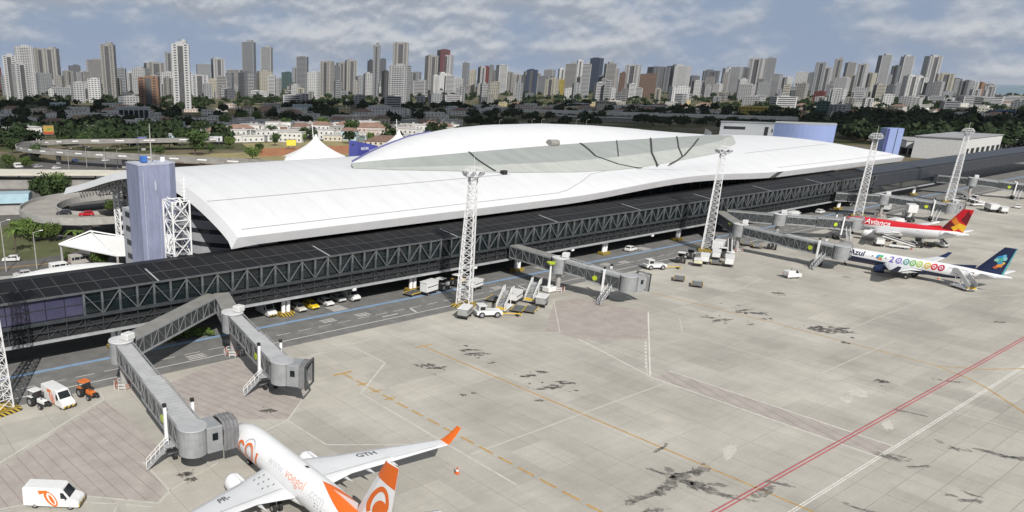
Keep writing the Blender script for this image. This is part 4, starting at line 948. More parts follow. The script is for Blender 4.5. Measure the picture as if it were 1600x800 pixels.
    def flim(s, z):
        u = (z - s.fzb) / (s.fin_h - s.fzb); return s.fr[0] + (s.ft[0] - s.fr[0]) * u, s.fr[1] + (s.ft[1] - s.fr[1]) * u
    def fth(s, z, c):
        u = (z - s.fzb) / (s.fin_h - s.fzb); return (.30 - .18 * u) * (1 if c <= .2 else .8)
    def findecal(s, pts, m, name, lift=.02):
        """pts as (fraction of chord, height fraction)"""
        bm = bmesh.new(); v = [bm.verts.new((p[0], p[1], 0)) for p in pts]; bm.faces.new(v)
        for y in np.arange(.1, 1, .1): bmesh.ops.bisect_plane(bm, geom=bm.verts[:] + bm.edges[:] + bm.faces[:], plane_co=(0, y, 0), plane_no=(0, 1, 0))
        for x in (.2, .4, .6, .8): bmesh.ops.bisect_plane(bm, geom=bm.verts[:] + bm.edges[:] + bm.faces[:], plane_co=(x, 0, 0), plane_no=(1, 0, 0))
        bmesh.ops.triangulate(bm, faces=bm.faces[:]); bm.verts.index_update()
        b = MB()
        for sg in (-1, 1):
            W_ = []
            for vv in bm.verts:
                z = s.fzb + (s.fin_h - s.fzb) * vv.co.y; le, te = s.flim(z); c = vv.co.x
                th = float(np.interp(c, [0, .2, .6, 1], [0, s.fth(z, .2), s.fth(z, .6), .01])) + lift
                W_.append((sg * th, -(le + (te - le) * c), z))
            b.add(W_, [tuple(x.index for x in f.verts) for f in bm.faces], m)
        bm.free(); b.build(name, s.fin)
    def text(s, txt, a0, h0, size, m, shear=0, bold=0.0, name='lettering', lift=.02, sx=1.0):
        """lettering wrapped on the port side; baseline h0 metres above the fuselage axis"""
        vs, fs = text_verts(txt, size, shear, bold); bm = bmesh.new(); V = [bm.verts.new(v) for v in vs]
        for f in fs:
            try: bm.faces.new([V[i] for i in f])
            except ValueError: pass
        s.wrap(bm, a0, h0, m, name, lift, sx)
        return max(v.x for v in vs) * sx
    def wrap(s, bm, a0, h0, m, name, lift=.02, sx=1.0):
        ymin = min(v.co.y for v in bm.verts); ymax = max(v.co.y for v in bm.verts)
        for y in np.arange(ymin + .12, ymax, .16): bmesh.ops.bisect_plane(bm, geom=bm.verts[:] + bm.edges[:] + bm.faces[:], plane_co=(0, y, 0), plane_no=(0, 1, 0))
        bm.verts.index_update(); P_ = []
        for v in bm.verts:
            a = a0 + v.co.x * sx; r_ = s.rad(a) + lift; ph = (h0 + v.co.y) / s.R; P_.append((-r_ * cos(ph), -a, s.zc(a) + 1.05 * r_ * sin(ph)))
        b = MB(); b.add(P_, [tuple(x.index for x in f.verts) for f in bm.faces], m); bm.free(); return b.build(name, s.fus)
    def ring(s, a, h, ro, ri, m, ex=1.0, ey=1.0, a0=0, a1=360, name='emblem', lift=.02, n=20):
        bm = bmesh.new(); o = []; i_ = []
        for k in range(n + 1):
            t = radians(a0 + (a1 - a0) * k / n); o.append(bm.verts.new((ro * ex * cos(t), ro * ey * sin(t), 0))); i_.append(bm.verts.new((ri * ex * cos(t), ri * ey * sin(t), 0)))
        for k in range(n): bm.faces.new((i_[k], o[k], o[k + 1], i_[k + 1]))
        s.wrap(bm, a, h, m, name, lift)
    def disc(s, a, h, r_, m, ex=1, ey=1, name='emblem', lift=.02): s.ring(a, h, r_, .001, m, ex, ey, name=name, lift=lift, n=12)
    def wingtext(s, txt, sg, q0, u, size, m):
        vs, fs = text_verts(txt, size, 0, .03); b = MB(); P_ = []
        for v in vs:
            q = q0 + v.x; Q = abs(q); a = s.wle(Q) + u * s.wch(Q) - v.y; uu = (a - s.wle(Q)) / s.wch(Q); P_.append((q, -a, s.wtop(Q, uu) + .03))
        b.add(P_, fs, m); b.build('wing_registration', s.T)
# --- orange and white airliner in the foreground
G_ = Plane('airliner', 'white airliner with orange winglets and tail fin in the foreground', (39.25, 76.3), -.014, 32.6, 1.88, 3.35, M_AW, 10.1, 18.2, 12.4, 8.8, 4.85, 1.06, M_AW, M_AW, M_AORG, 6.9, (6.9, 1.8), (2.3, .5))
G_.findecal([(0.0, .76), (1, .70), (1, 1), (0, 1)], M_AORG, 'orange_fin_top')
def arcpts(cx, cy, rx, ry, a0, a1, n=14): return [(cx + rx * cos(radians(a0 + (a1 - a0) * k / n)), cy + ry * sin(radians(a0 + (a1 - a0) * k / n))) for k in range(n + 1)]
G_.findecal(arcpts(.54, .40, .36, .27, 0, 230) + arcpts(.56, .39, .23, .205, 225, 5), M_AORG, 'orange_ring')
G_.findecal(arcpts(.66, .33, .24, .15, 0, 360, 20)[:-1], M_AORG, 'orange_ellipse', .03)
b = MB()   # orange tail cone and sweep
rg = [];
for a in np.linspace(G_.L - 12.5, G_.L - .3, 12):
    r_ = G_.rad(a) + .02; t0 = (a - (G_.L - 12.5)) / 12.2; lo, hi = 90 - 100 * min(1, t0 * 1.35), 90 + 100 * min(1, t0 * 1.35)
    rg.append([(r_ * cos(radians(lo + (hi - lo) * k / 16)), -a, G_.zc(a) + 1.05 * r_ * sin(radians(lo + (hi - lo) * k / 16))) for k in range(17)])
b.loft(rg, M_AORG, close=False, capa=False, capb=False); b.build('orange_tail_sweep', G_.fus)
G_.text('www.', 11.6, .72, 1.5, mat('pale_grey_letter', (.60, .60, .62), .4), name='web_address_lettering', sx=.95)
G_.text('voegol', 15.2, .72, 1.5, mat('pale_orange_letter', (.80, .36, .24), .4), name='web_address_lettering', sx=.95)
G_.text('.com', 19.8, .72, 1.5, mat('pale_grey_letter', (.60, .60, .62), .4), name='web_address_lettering', sx=.95)
for (a, h, ro, ri, m_, a0, a1) in [(5.6, -.15, 1.05, .72, M_AORG, 40, 330), (5.6, -.1, .68, .52, M_AGREY, 60, 300), (7.4, .1, 1.15, .85, M_AORG, 0, 360), (7.4, .15, .8, .62, M_AGREY, 0, 360), (7.4, .45, 1.35, 1.18, M_AGREY, 20, 160)]:
    G_.ring(a, h, ro, ri, m_, .85, 1.0, a0, a1, 'company_logo', .02 + .004 * (m_ is M_AGREY))
G_.text('l', 8.6, -.9, 2.4, M_AORG, .25, .06, 'company_logo', .03)
M_REG = mat('registration_grey', (.10, .10, .11), .5); G_.wingtext('GTH', 1, 8.3, .42, 1.1, M_REG); G_.wingtext('PR-', -1, -9.6, .42, 1.1, M_REG)
for sg in (-1, 1):
    b = MB(); Q = 17.75
    for sgn in (1, -1):
        pass
# flap and access panels near the left wing root
b = MB()
for k in range(9):
    q = 2.6 + (k % 3) * .75; a = G_.wle(q) + G_.wch(q) * (.25 + .16 * (k // 3)); b.box((-q, -a, G_.wtop(q, (a - G_.wle(q)) / G_.wch(q)) + .03), (.32, .09, .02), M_WINDOW, rz=.5)
b.build('walkway_marks', G_.T)
b = MB(); b.add([(0.1, -16.4, G_.hz + 1.99), (.45, -16.5, G_.hz + 1.97), (.45, -17.0, G_.hz + 1.97), (.1, -16.9, G_.hz + 1.99)], [(0, 1, 2, 3)], M_WINDOW); b.build('antenna_patch', G_.T)
# --- airliner with blue tail
Z_ = Plane('airliner', 'white airliner with navy tail and rows of coloured round digits', (218.6, 83.5), -.022, 37.4, 1.60, 3.15, split_paint('white_over_navy', (.80, .80, .80), (.012, .022, .075), 3.3, .03), 13.2, 13.6, 10.5, 12.6, 4.3, .88, M_NAVY, M_NAVY, M_NAVY, 6.0, (7.2, 1.6), (2.7, .5), .6)
Z_.text('Azul', 5.4, .35, 1.9, M_NAVY, 0, .05)
Z_.disc(10.6, .75, .16, M_NAVY)
for (da, dh, r_, m_) in [(11.9, 1.0, .42, (.05, .35, .6)), (12.5, 1.05, .4, (.1, .5, .2)), (12.2, .5, .4, (.7, .3, .05)), (11.7, .55, .25, (.02, .1, .4)), (12.6, .35, .2, (.6, .05, .05))]: Z_.disc(da, dh, r_, mat('emblem_%02d' % int(da * 10), m_, .4))
Z_.disc(13.5, .75, .16, M_NAVY)
cols = [(.16, .10, .42), (.25, .22, .50), (.12, .32, .30), (.18, .40, .12), (.40, .52, .10), (.62, .45, .08), (.60, .03, .05), (.45, .02, .07)]
a = 14.3; Z_.text('2', a, .05, 2.0, mat('digit_0', cols[0], .4), 0, .06, 'digit'); a += 1.35
for k in range(7):
    mm = mat('digit_%d' % (k + 1), cols[k + 1], .4)
    Z_.ring(a + .62, .72, .80, .42, mm, .82, 1.0, name='digit')
    Z_.disc(a + .62, .72, .22, mm, .8, 1.0, name='digit')
    a += 1.36
    if k in (0, 3): Z_.disc(a + .05, .1, .14, mm, name='digit_point'); a += .22
Z_.text('de clientes', a + .4, .85, .85, M_AGREY, 0, 0)
for (u, v, r_, m_) in [(.40, .62, .12, (.03, .30, .55)), (.55, .68, .11, (.15, .45, .65)), (.52, .54, .13, (.1, .45, .30)), (.68, .60, .10, (.25, .55, .6)), (.36, .54, .08, (.3, .6, .5)), (.62, .46, .09, (.05, .3, .5)), (.68, .36, .10, (.75, .28, .04)), (.58, .28, .07, (.6, .12, .03)), (.74, .45, .07, (.7, .45, .08))]:
    Z_.findecal([(u + r_ * 1.5 * cos(radians(60 * k + 11)) * (1 if k % 2 else .75), v + r_ * .75 * sin(radians(60 * k + 11))) for k in range(6)], mat('fin_patch_%d%d' % (int(u * 100), int(v * 100)), m_, .4), 'coloured_patch', .02 + .003 * rnd.random())
Z_.findecal([(.93, .02), (1, .02), (1, .98), (.93, .98)], mat('fin_edge', (.12, .42, .45), .4), 'fin_edge_stripe')
b = MB(); r_ = Z_.rad(30.6) + .03
b.add([(-r_, -30.2, 2.3), (-r_, -31.0, 2.3), (-r_ * .9, -31.0, 4.0), (-r_ * .9, -30.2, 4.0)], [(0, 1, 2, 3)], mat('open_doorway', (.10, .015, .02), .8)); b.build('open_doorway', Z_.fus)
# --- red airliner
V_ = Plane('airliner', 'red topped white airliner with a red and yellow tail', (267.8, 101.2), -.062, 33.4, 1.97, 3.75, split_paint('red_over_white', (.62, .015, .025), (.80, .80, .80), 3.30, -.066), 10.6, 16.4, 11.7, 9.9, 5.75, 1.15, M_AW, M_ARED, M_AW, 6.1, (7.2, 1.5), (2.9, .4), .25)
V_.text('Avianca', 7.9, .45, 2.3, M_WHT, .1, .03, sx=.95)
V_.findecal([(.0, .02), (.55, .02), (.45, .35), (0, .45)], M_ADRED, 'dark_red_band'); V_.findecal([(.55, .55), (1, .38), (1, .78), (.6, .95)], M_ADRED, 'dark_red_band')
V_.findecal([(.05, .50), (.5, .30), (.62, .42), (.1, .66)], M_AORA, 'amber_band', .03); V_.findecal([(.5, .30), (1, .06), (1, .34), (.62, .42)], M_AYEL, 'yellow_band', .03)
V_.findecal([(.35, .22), (.6, .08), (.72, .18), (.5, .30)], M_AYEL, 'yellow_band', .034)
# ================================================================== VEHICLES
M_TYRE = M_BLK; M_HUB = mat('wheel_hub', (.35, .35, .36), .5, metal=.4, var=.1); M_VGL = mat('vehicle_glass', (.02, .024, .028), .1, var=0)
M_VW = mat('vehicle_white', (.72, .72, .71), .35, var=.06, scale=1.2, coat=.2); M_BUMP = mat('dark_plastic', (.03, .03, .03), .7, var=.1)
M_TAIL = mat('tail_lamp', (.45, .02, .02), .3, var=0); M_HEADL = mat('head_lamp', (.75, .75, .72), .15, var=0)
def wheel(T, x, y, r_, w=.24, name='wheel'):
    b = MB(); b.cyl((x - w / 2, y, r_), (x + w / 2, y, r_), r_, r_, M_TYRE, 18); o = b.build(name, T)
    b = MB(); b.cyl((x - w / 2 - .01, y, r_), (x + w / 2 + .01, y, r_), r_ * .56, r_ * .56, M_HUB, 12); b.build('hub', o); return o
def body(T, prof, w, m, zbelt, tumble, name='body'):
    """side profile (y forward, z) extruded across; sides lean in above the belt line"""
    hw = lambda z: w / 2 * (1 - (tumble * max(0, z - zbelt)))
    b = MB(); n = len(prof); vs = [(-hw(z), y, z) for y, z in prof] + [(hw(z), y, z) for y, z in prof]
    b.add(vs, [tuple(range(n)), tuple(range(2 * n - 1, n - 1, -1))] + [(i, n + i, n + (i + 1) % n, (i + 1) % n) for i in range(n)], m)
    o = b.build(name, T); md = o.modifiers.new('bevel', 'BEVEL'); md.width = .05; md.segments = 2; md.limit_method = 'ANGLE'; md.angle_limit = radians(25); return o, hw
def sideglass(T, polys, hw, m=M_VGL, name='side_window', lift=.012):
    for pl in polys:
        for sg in (-1, 1):
            b = MB(); b.add([(sg * (hw(z) + lift), y, z) for y, z in pl], [tuple(range(len(pl)))], m); b.build(name, T)
def van(label, paint=M_VW, L=6.2, Ht=2.55, W=2.0, logo=False, windows=False, hazard=True, cat='van'):
    T = thing('van', label, cat); h = L / 2
    prof = [(-h, .38), (-h, 1.0), (-h + .06, Ht - .12), (-h + .2, Ht), (h - 2.0, Ht), (h - 1.75, Ht - .08), (h - .95, 1.42), (h - .18, 1.12), (h, .85), (h, .40), (h - .15, .32), (-h + .1, .32)]
    bo, hw = body(T, prof, W, paint, 1.2, .055)
    b = MB(); x1, x2 = hw(1.5) - .12, hw(2.3) - .14
    def wsp(t): return (h - 1.75 + (.80) * t, Ht - .08 + (1.42 - Ht + .08) * t)
    (ya, za), (yb, zb) = wsp(.14), wsp(.95); o_ = .02
    b.add([(-x2, ya + o_, za + o_), (x2, ya + o_, za + o_), (x1, yb + o_, zb + o_), (-x1, yb + o_, zb + o_)], [(0, 1, 2, 3)], M_VGL); b.build('windscreen', bo)
    polys = [[(h - 1.95, 1.35), (h - 1.15, 1.35), (h - 1.62, 2.05), (h - 1.95, 2.05)]]
    if windows: polys += [[(h - 3.4, 1.35), (h - 2.15, 1.35), (h - 2.15, 2.05), (h - 3.4, 2.05)], [(h - 4.8, 1.35), (h - 3.55, 1.35), (h - 3.55, 2.05), (h - 4.8, 2.05)], [(-h + .25, 1.35), (h - 4.95, 1.35), (h - 4.95, 2.05), (-h + .25, 2.05)]] if L > 5 else [[(-h + .3, 1.3), (h - 2.15, 1.3), (h - 2.15, 1.9), (-h + .3, 1.9)]]
    sideglass(bo, polys, hw)
    b = MB(); b.box((0, h - .02, .52), (W * .95, .16, .28), M_STRIPE if hazard else M_BUMP, bev=.04); b.build('bumper', bo)
    b = MB(); b.box((0, -h + .02, .52), (W * .95, .14, .24), M_BUMP, bev=.04); b.build('bumper', bo)
    for sg in (-1, 1):
        b = MB(); b.box((sg * W * .36, h - .06, .98), (.32, .1, .2), M_HEADL, bev=.03); b.build('headlight', bo)
        b = MB(); b.box((sg * W * .44, -h, 1.15), (.12, .06, .5), M_TAIL); b.build('tail_light', bo)
        b = MB(); b.box((sg * (W / 2 + .16), h - 1.35, 1.45), (.14, .1, .32), M_BUMP, bev=.03); b.build('mirror', bo)
        for y in (-h + 1.25, h - 1.0): wheel(T, sg * (W / 2 - .13), y, .35)
    if logo:
        for sg in (-1, 1):
            def deco(pts, m, lift, nm):
                b = MB(); b.add([(sg * (hw(z) + lift), y, z) for y, z in pts], [tuple(range(len(pts)))], m); b.build(nm, bo)
            sl_ = lambda P: [(y - (z - 1.3) * .45, z) for y, z in P]
            deco(sl_(arcpts(.05, 1.28, .62, .92, 0, 360, 24)[:-1]), M_AORG, .014, 'company_logo'); deco(sl_(arcpts(.12, 1.28, .40, .72, 0, 360, 20)[:-1]), M_VW, .018, 'company_logo')
            deco(sl_(arcpts(.12, 1.22, .20, .56, 0, 360, 16)[:-1]), M_AORG, .022, 'company_logo')
            deco([(-.25, 2.28), (-1.35, 2.2), (-1.15, 1.75), (-.75, 1.9)], M_AORG, .016, 'company_logo')
    return T
def car(label, paint, L=4.0, cat='car'):
    T = thing('car', label, cat); h = L / 2; W = 1.7
    prof = [(-h, .35), (-h + .02, .85), (-h + .18, .98), (-h + .55, 1.42), (-h + .9, 1.5), (.1, 1.5), (.45, 1.42), (1.05, .98), (h - .15, .82), (h, .6), (h, .35), (h - .15, .26), (-h + .1, .26)]
    bo, hw = body(T, prof, W, paint, .9, .22)
    b = MB(); b.add([(-hw(1.38) + .1, .53, 1.40), (hw(1.38) - .1, .53, 1.40), (hw(1.0) - .06, 1.06, 1.01), (-hw(1.0) + .06, 1.06, 1.01)], [(0, 1, 2, 3)], M_VGL); b.build('windscreen', bo)
    b = MB(); b.add([(-hw(1.38) + .1, -h + .50, 1.40), (hw(1.38) - .1, -h + .50, 1.40), (hw(1.02) - .06, -h + .2, 1.03), (-hw(1.02) + .06, -h + .2, 1.03)], [(3, 2, 1, 0)], M_VGL); b.build('rear_window', bo)
    sideglass(bo, [[(-h + .5, 1.0), (-.15, 1.0), (-.15, 1.4), (-h + .75, 1.4)], [(-.05, 1.0), (.92, 1.0), (.4, 1.4), (-.05, 1.4)]], hw)
    for sg in (-1, 1):
        b = MB(); b.box((sg * .6, h - .08, .68), (.3, .12, .14), M_HEADL, bev=.03); b.build('headlight', bo)
        b = MB(); b.box((sg * .65, -h + .03, .8), (.22, .06, .16), M_TAIL); b.build('tail_light', bo)
        for y in (-h + .75, h - .8): wheel(T, sg * (W / 2 - .1), y, .3, .2)
    b = MB(); b.box((0, h - .02, .42), (W * .92, .12, .2), M_BUMP, bev=.03); b.build('bumper', bo); return T
def tractor(label, paint, roofm):
    T = thing('tractor', label, 'tractor')
    b = MB(); b.box((0, .95, .98), (.72, 1.7, .62), paint, bev=.08); b.box((0, 1.82, .95), (.6, .08, .45), M_BUMP); hd = b.build('bonnet', T)
    b = MB(); b.box((0, .1, .62), (.55, 3.0, .3), M_BUMP); b.build('chassis', T)
    b = MB(); b.box((0, -.65, 2.35), (1.45, 1.5, .14), roofm, bev=.05); cb = b.build('cab_roof', T)
    for sx in (-1, 1):
        for y in (-1.25, .0):
            b = MB(); b.bar((sx * .62, y, .95), (sx * .62, y * .95, 2.3), .07, .07, M_BUMP); b.build('cab_post', cb)
    b = MB(); b.box((0, -.02, 1.75), (1.15, .03, .85), M_VGL); b.build('windscreen', cb)
    b = MB(); b.box((0, -.85, 1.1), (.55, .5, .14), M_BUMP, bev=.04); b.box((0, -1.08, 1.35), (.5, .1, .5), M_BUMP, bev=.03); b.build('seat', T)
    b = MB(); b.cyl((.25, 1.1, 1.25), (.25, 1.1, 1.9), .05, .05, M_BUMP, 8); b.build('exhaust', T)
    for sx in (-1, 1):
        wheel(T, sx * .78, -.75, .72, .36, 'rear_wheel'); wheel(T, sx * .72, 1.35, .42, .26, 'front_wheel')
        b = MB(); b.box((sx * .78, -.75, 1.5), (.42, 1.1, .06), paint, bev=.02); b.build('mudguard', T)
    return T
def tug(label):
    T = thing('aircraft_tug', label, 'tug')
    b = MB(); b.box((0, 0, .78), (2.1, 4.4, .66), M_VW, bev=.1); bo = b.build('body', T)
    b = MB(); b.box((0, -1.2, 1.55), (1.7, 1.2, .9), M_VW, bev=.1); b.box((0, -1.2, 2.06), (1.85, 1.4, .1), M_VW, bev=.03); cb = b.build('cab', bo)
    b = MB(); b.box((0, -.58, 1.6), (1.45, .03, .62), M_VGL); b.box((.86, -1.2, 1.6), (.03, .9, .6), M_VGL); b.box((-.86, -1.2, 1.6), (.03, .9, .6), M_VGL); b.build('cab_window', cb)
    b = MB(); b.box((0, 2.25, .6), (1.8, .3, .4), M_YELP, bev=.04); b.build('bumper', bo)
    for sx in (-1, 1):
        for y in (-1.35, 1.3): wheel(T, sx * .95, y, .52, .34)
    b = MB(); b.bar((0, 2.4, .5), (.5, 5.4, .42), .14, .14, M_YELP); b.box((.5, 5.4, .4), (.9, .2, .2), M_YELP); tb = b.build('tow_bar', T)
    for sx in (-.3, .3):
        b = MB(); b.cyl((.45 + sx - .07, 4.9, .22), (.45 + sx + .07, 4.9, .22), .22, .22, M_TYRE, 12); b.build('wheel', tb)
    return T
def closed_cart(label, L=3.2, Ht=2.1, side=M_VW):
    T = thing('baggage_cart', label, 'baggage cart')
    b = MB(); b.box((0, 0, .55), (1.7, L, .16), M_BUMP); ch = b.build('chassis', T)
    b = MB(); b.box((0, 0, Ht - .06), (1.8, L + .1, .12), M_VW, bev=.03); b.build('roof', T)
    b = MB(); b.box((0, 0, (Ht + .6) / 2), (1.62, L - .1, Ht - .75), side, bev=.04); bx = b.build('box', T)
    b = MB()
    for sx in (-1, 1): b.box((sx * .83, 0, (Ht + .7) / 2), (.02, L - .4, .14), M_BUMP)
    b.build('curtain_strap', bx)
    b = MB(); b.bar((0, L / 2, .5), (0, L / 2 + 1.0, .38), .1, .1, M_YELP); b.build('drawbar', ch)
    for sx in (-1, 1):
        for y in (-L * .34, L * .34): wheel(T, sx * .7, y, .24, .16)
    return T
def dolly(label):
    T = thing('cargo_dolly', label, 'dolly')
    b = MB(); b.box((0, 0, .5), (1.9, 3.2, .14), mat('rusty_deck', (.16, .14, .12), .8)); ch = b.build('deck', T)
    b = MB()
    for k in range(8): b.cyl((-.85, -1.4 + k * .4, .62), (.85, -1.4 + k * .4, .62), .06, .06, M_STEEL, 8)
    b.build('rollers', ch, kind='stuff')
    b = MB()
    for sx in (-1, 1): b.box((sx * .98, 0, .6), (.08, 3.3, .12), M_YELP)
    b.build('side_rail', ch)
    b = MB(); b.bar((0, 1.6, .42), (0, 2.7, .3), .09, .09, M_YELP); b.build('drawbar', ch)
    for sx in (-1, 1):
        for y in (-1.1, 1.1): wheel(T, sx * .75, y, .22, .15)
    return T
def stair_truck(label, Ht=2.8):
    T = thing('passenger_stairs', label, 'passenger stairs')
    b = MB(); b.box((0, 0, .5), (1.9, 4.2, .25), M_VW, bev=.04); b.box((0, -1.9, .7), (1.8, .4, .5), M_YELP, bev=.04); ch = b.build('chassis', T)
    n = 12; b = MB()
    for k in range(n):
        t = k / (n - 1); b.box((0, -2.0 + 3.0 * t, .55 + (Ht - .6) * t), (1.3, .3, .06), M_BEAM)
    fl = b.build('steps', T)
    for sx in (-1, 1):
        b = MB(); b.add([(sx * .7, -2.2, .5), (sx * .7, 1.1, Ht), (sx * .7, 1.1, Ht + 1.0), (sx * .7, -2.2, 1.5), (sx * .76, -2.2, .5), (sx * .76, 1.1, Ht), (sx * .76, 1.1, Ht + 1.0), (sx * .76, -2.2, 1.5)], [(0, 1, 2, 3), (7, 6, 5, 4), (3, 2, 6, 7), (0, 4, 5, 1), (0, 3, 7, 4), (1, 5, 6, 2)], M_VW); b.build('side_panel', fl)
        for y in (-1.4, 1.4): wheel(T, sx * .8, y, .3, .2)
        b = MB(); b.box((sx * .6, 1.6, Ht / 2 + .3), (.1, .1, Ht - .6), M_WHT); b.build('support', T)
    b = MB(); b.box((0, 1.75, Ht), (1.6, 1.4, .1), M_BEAM); pl = b.build('platform', T)
    b = MB(); 
    for sx in (-1, 1): b.box((sx * .78, 1.75, Ht + .55), (.05, 1.4, 1.0), M_VW)
    b.build('platform_panel', pl)
    return T
def belt_loader(label):
    T = thing('belt_loader', label, 'belt loader')
    b = MB(); b.box((0, 0, .6), (1.7, 4.0, .4), M_VW, bev=.06); b.box((.55, 1.0, 1.0), (.6, .8, .6), M_BUMP, bev=.04); b.build('chassis', T)
    b = MB(); b.bar((-.2, -3.0, .9), (-.2, 3.6, 2.6), .9, .25, M_VW); cv = b.build('conveyor', T)
    b = MB(); b.bar((-.2, -2.95, 1.05), (-.2, 3.55, 2.75), .6, .04, M_BUMP); b.build('belt', cv)
    b = MB()
    for sx in (-.62, .22): b.bar((sx, -2.9, 1.35), (sx, 3.4, 3.0), .05, .05, M_WHT)
    b.build('handrail', cv)
    for sx in (-1, 1):
        for y in (-1.2, 1.2): wheel(T, sx * .72, y, .32, .2)
    return T
def truck(label, hgt=3.0, scissor=False):
    T = thing('service_truck', label, 'truck')
    b = MB(); b.box((0, 0, .65), (2.1, 6.0, .3), M_BUMP); b.build('chassis', T)
    b = MB(); b.box((0, 2.3, 1.5), (2.1, 1.5, 1.5), M_VW, bev=.12); cb = b.build('cab', T)
    b = MB(); b.box((0, 3.06, 1.8), (1.8, .04, .7), M_VGL); b.box((1.06, 2.4, 1.8), (.03, .8, .6), M_VGL); b.box((-1.06, 2.4, 1.8), (.03, .8, .6), M_VGL); b.build('cab_window', cb)
    if scissor:
        b = MB()
        for sx in (-.8, .8): b.bar((sx, -2.4, .9), (sx, 1.2, 2.6), .12, .16, M_STEEL); b.bar((sx, 1.2, .9), (sx, -2.4, 2.6), .12, .16, M_STEEL)
        b.build('scissor_lift', T); z0 = 2.7
    else: z0 = .85
    b = MB(); b.box((0, -.7, z0 + (hgt - .85) / 2), (2.2, 4.3, hgt - .85), M_VW, bev=.06); b.build('box_body', T)
    for sx in (-1, 1):
        for y in (-1.9, 2.1): wheel(T, sx * .95, y, .45, .28)
    return T
def cone(p, label):
    T = thing('traffic_cone', label, 'cone', (p[0], p[1], .0)); b = MB(); b.cyl((0, 0, .05), (0, 0, .9), .24, .05, M_ORANGE, 12); b.build('body', T)
    b = MB(); b.cyl((0, 0, .38), (0, 0, .58), .185, .135, M_WHT, 12, caps=False); b.build('band', T); b = MB(); b.box((0, 0, .04), (.55, .55, .08), M_ORANGE, bev=.02); b.build('base', T); return T
def at(T, px, py, rz_deg, z=0):
    if T['category'] in ('baggage cart', 'dolly', 'tug', 'passenger stairs', 'ground unit', 'belt loader', 'truck') or (T['category'] == 'tractor' and px > 200): T.scale = (1.2, 1.2, 1.2)
    p = gp(px, py, 0); T.location = (p.x, p.y, z); T.rotation_euler = (0, 0, radians(rz_deg)); return T
# headings: 0 = nose towards the pier (+Y), -90 = nose to the right along the pier
at(van('white van with a large orange loop on its side, bottom left corner', logo=True), 86, 788, -128)
at(van('white van with orange rear loop parked between two tractors', logo=True), 92, 630, 193)
at(tractor('black and white tractor with a white roof left of the parked van', M_VW, M_VW), 61, 634, 200)
at(tractor('orange tractor right of the parked van', mat('tractor_orange', (.62, .16, .03), .45), mat('tractor_orange', (.62, .16, .03), .45)), 137, 620, 195)
UP_ = 'vehicles parked under the pier'
for T, px, py in [(van('white van parked under the pier left of the first striped column base', hazard=True, L=5.4), 416, 491), (car('cream car under the pier beside the striped column base', mat('car_cream', (.52, .50, .44), .35)), 466, 485), (car('bright yellow car parked under the pier', mat('car_yellow', (.72, .50, .02), .35)), 486, 481),
                  (car('white car with yellow front stripes next to the yellow car', M_VW), 509, 476), (car('dark roofed pale car second from right in the row under the pier', mat('car_silver', (.45, .46, .44), .35)), 528, 470), (van('white people carrier at the right end of the row under the pier', L=4.6, Ht=2.0, hazard=False), 548, 468)]:
    at(T, px, py, 180); T['group'] = UP_
at(closed_cart('tall white closed cart under the pier left of the first mast', 3.6, 2.5), 670, 459, -78)
at(tractor('white and black tractor coupled to the tall white cart under the pier', M_VW, M_VW), 691, 453, -80)
at(dolly('orange and grey dolly behind the tall white cart under the pier'), 645, 461, -78)
at(closed_cart('white roofed cart with grey sides at the foot of the mast', 3.2, 1.9, mat('grey_curtain', (.30, .30, .29), .8)), 726, 496, -62)
at(tug('white aircraft tug with a yellow tow bar beside the mast'), 762, 494, -118)
at(stair_truck('white passenger stairs with a blue mark, nearer the tug'), 787, 484, -66)
at(stair_truck('white passenger stairs behind the dollies, next to the bridge column'), 831, 470, -66)
at(closed_cart('white roofed cart between the two passenger stairs'), 804, 472, -70)
at(dolly('dark flat dolly left of another one below the passenger stairs'), 810, 486, -62); at(dolly('dark flat dolly at the end below the passenger stairs'), 829, 487, -62)
# ground power post beside the middle bridge
def power_post(label, px, py):
    T = thing('power_unit', label, 'ground unit'); b = MB(); b.box((0, 0, .6), (2.2, 1.6, .9), M_VW, bev=.08); b.build('housing', T)
    b = MB(); b.cyl((-.3, 0, 1.0), (-.3, 0, 5.4), .28, .16, M_VW, 12); b.build('mast', T); b = MB(); b.cyl((-.3, 0, 5.4), (-.3, 0, 5.7), .7, .8, M_SIGN, 12); b.build('hood', T)
    for sx in (-.8, .8): wheel(T, sx, 0, .2, .14)
    at(T, px, py, 0); return T
power_post('white ground unit with a tall post under the middle jet bridge', 858, 456); power_post('white ground unit with a tall post under the second docked bridge', 1138, 386)
at(tug('white aircraft tug with yellow bar on the open apron between bridges'), 1022, 420, -118)
at(dolly('flat dolly left of a pair on the open apron'), 1061, 438, -60); at(dolly('flat dolly right of a pair on the open apron'), 1089, 447, -60)
at(tractor('white tractor leftmost below the second mast', M_VW, M_VW), 1063, 410, -60); at(tractor('white tractor with grey roof nearer the second mast', M_VW, M_STEEL), 1078, 404, -60)
at(closed_cart('small yellow white cart behind the tractors at the second mast', 2.4, 1.5, mat('cream_panel', (.62, .60, .42), .6)), 1090, 415, -62)
at(closed_cart('white closed cart left of two at the second mast foot', 3.4, 2.0), 1100, 411, -62); at(closed_cart('white closed cart right of two at the second mast foot', 4.0, 2.2), 1138, 415, -62)
at(dolly('dark dolly between the two white carts at the second mast'), 1119, 413, -62)
at(truck('white service truck parked behind the second mast', 2.6), 1122, 392, -70); at(belt_loader('white belt loader right of the service truck at the second mast'), 1140, 396, -60)
at(dolly('dark dolly beyond the bridge to the navy tailed airliner'), 1182, 387, -55); at(tractor('white tractor near the bridge to the navy tailed airliner', M_VW, M_BUMP), 1206, 389, -70)
at(van('small white delivery van alone on the open apron', L=4.0, Ht=1.85, W=1.7, hazard=False), 1237, 434, -112)
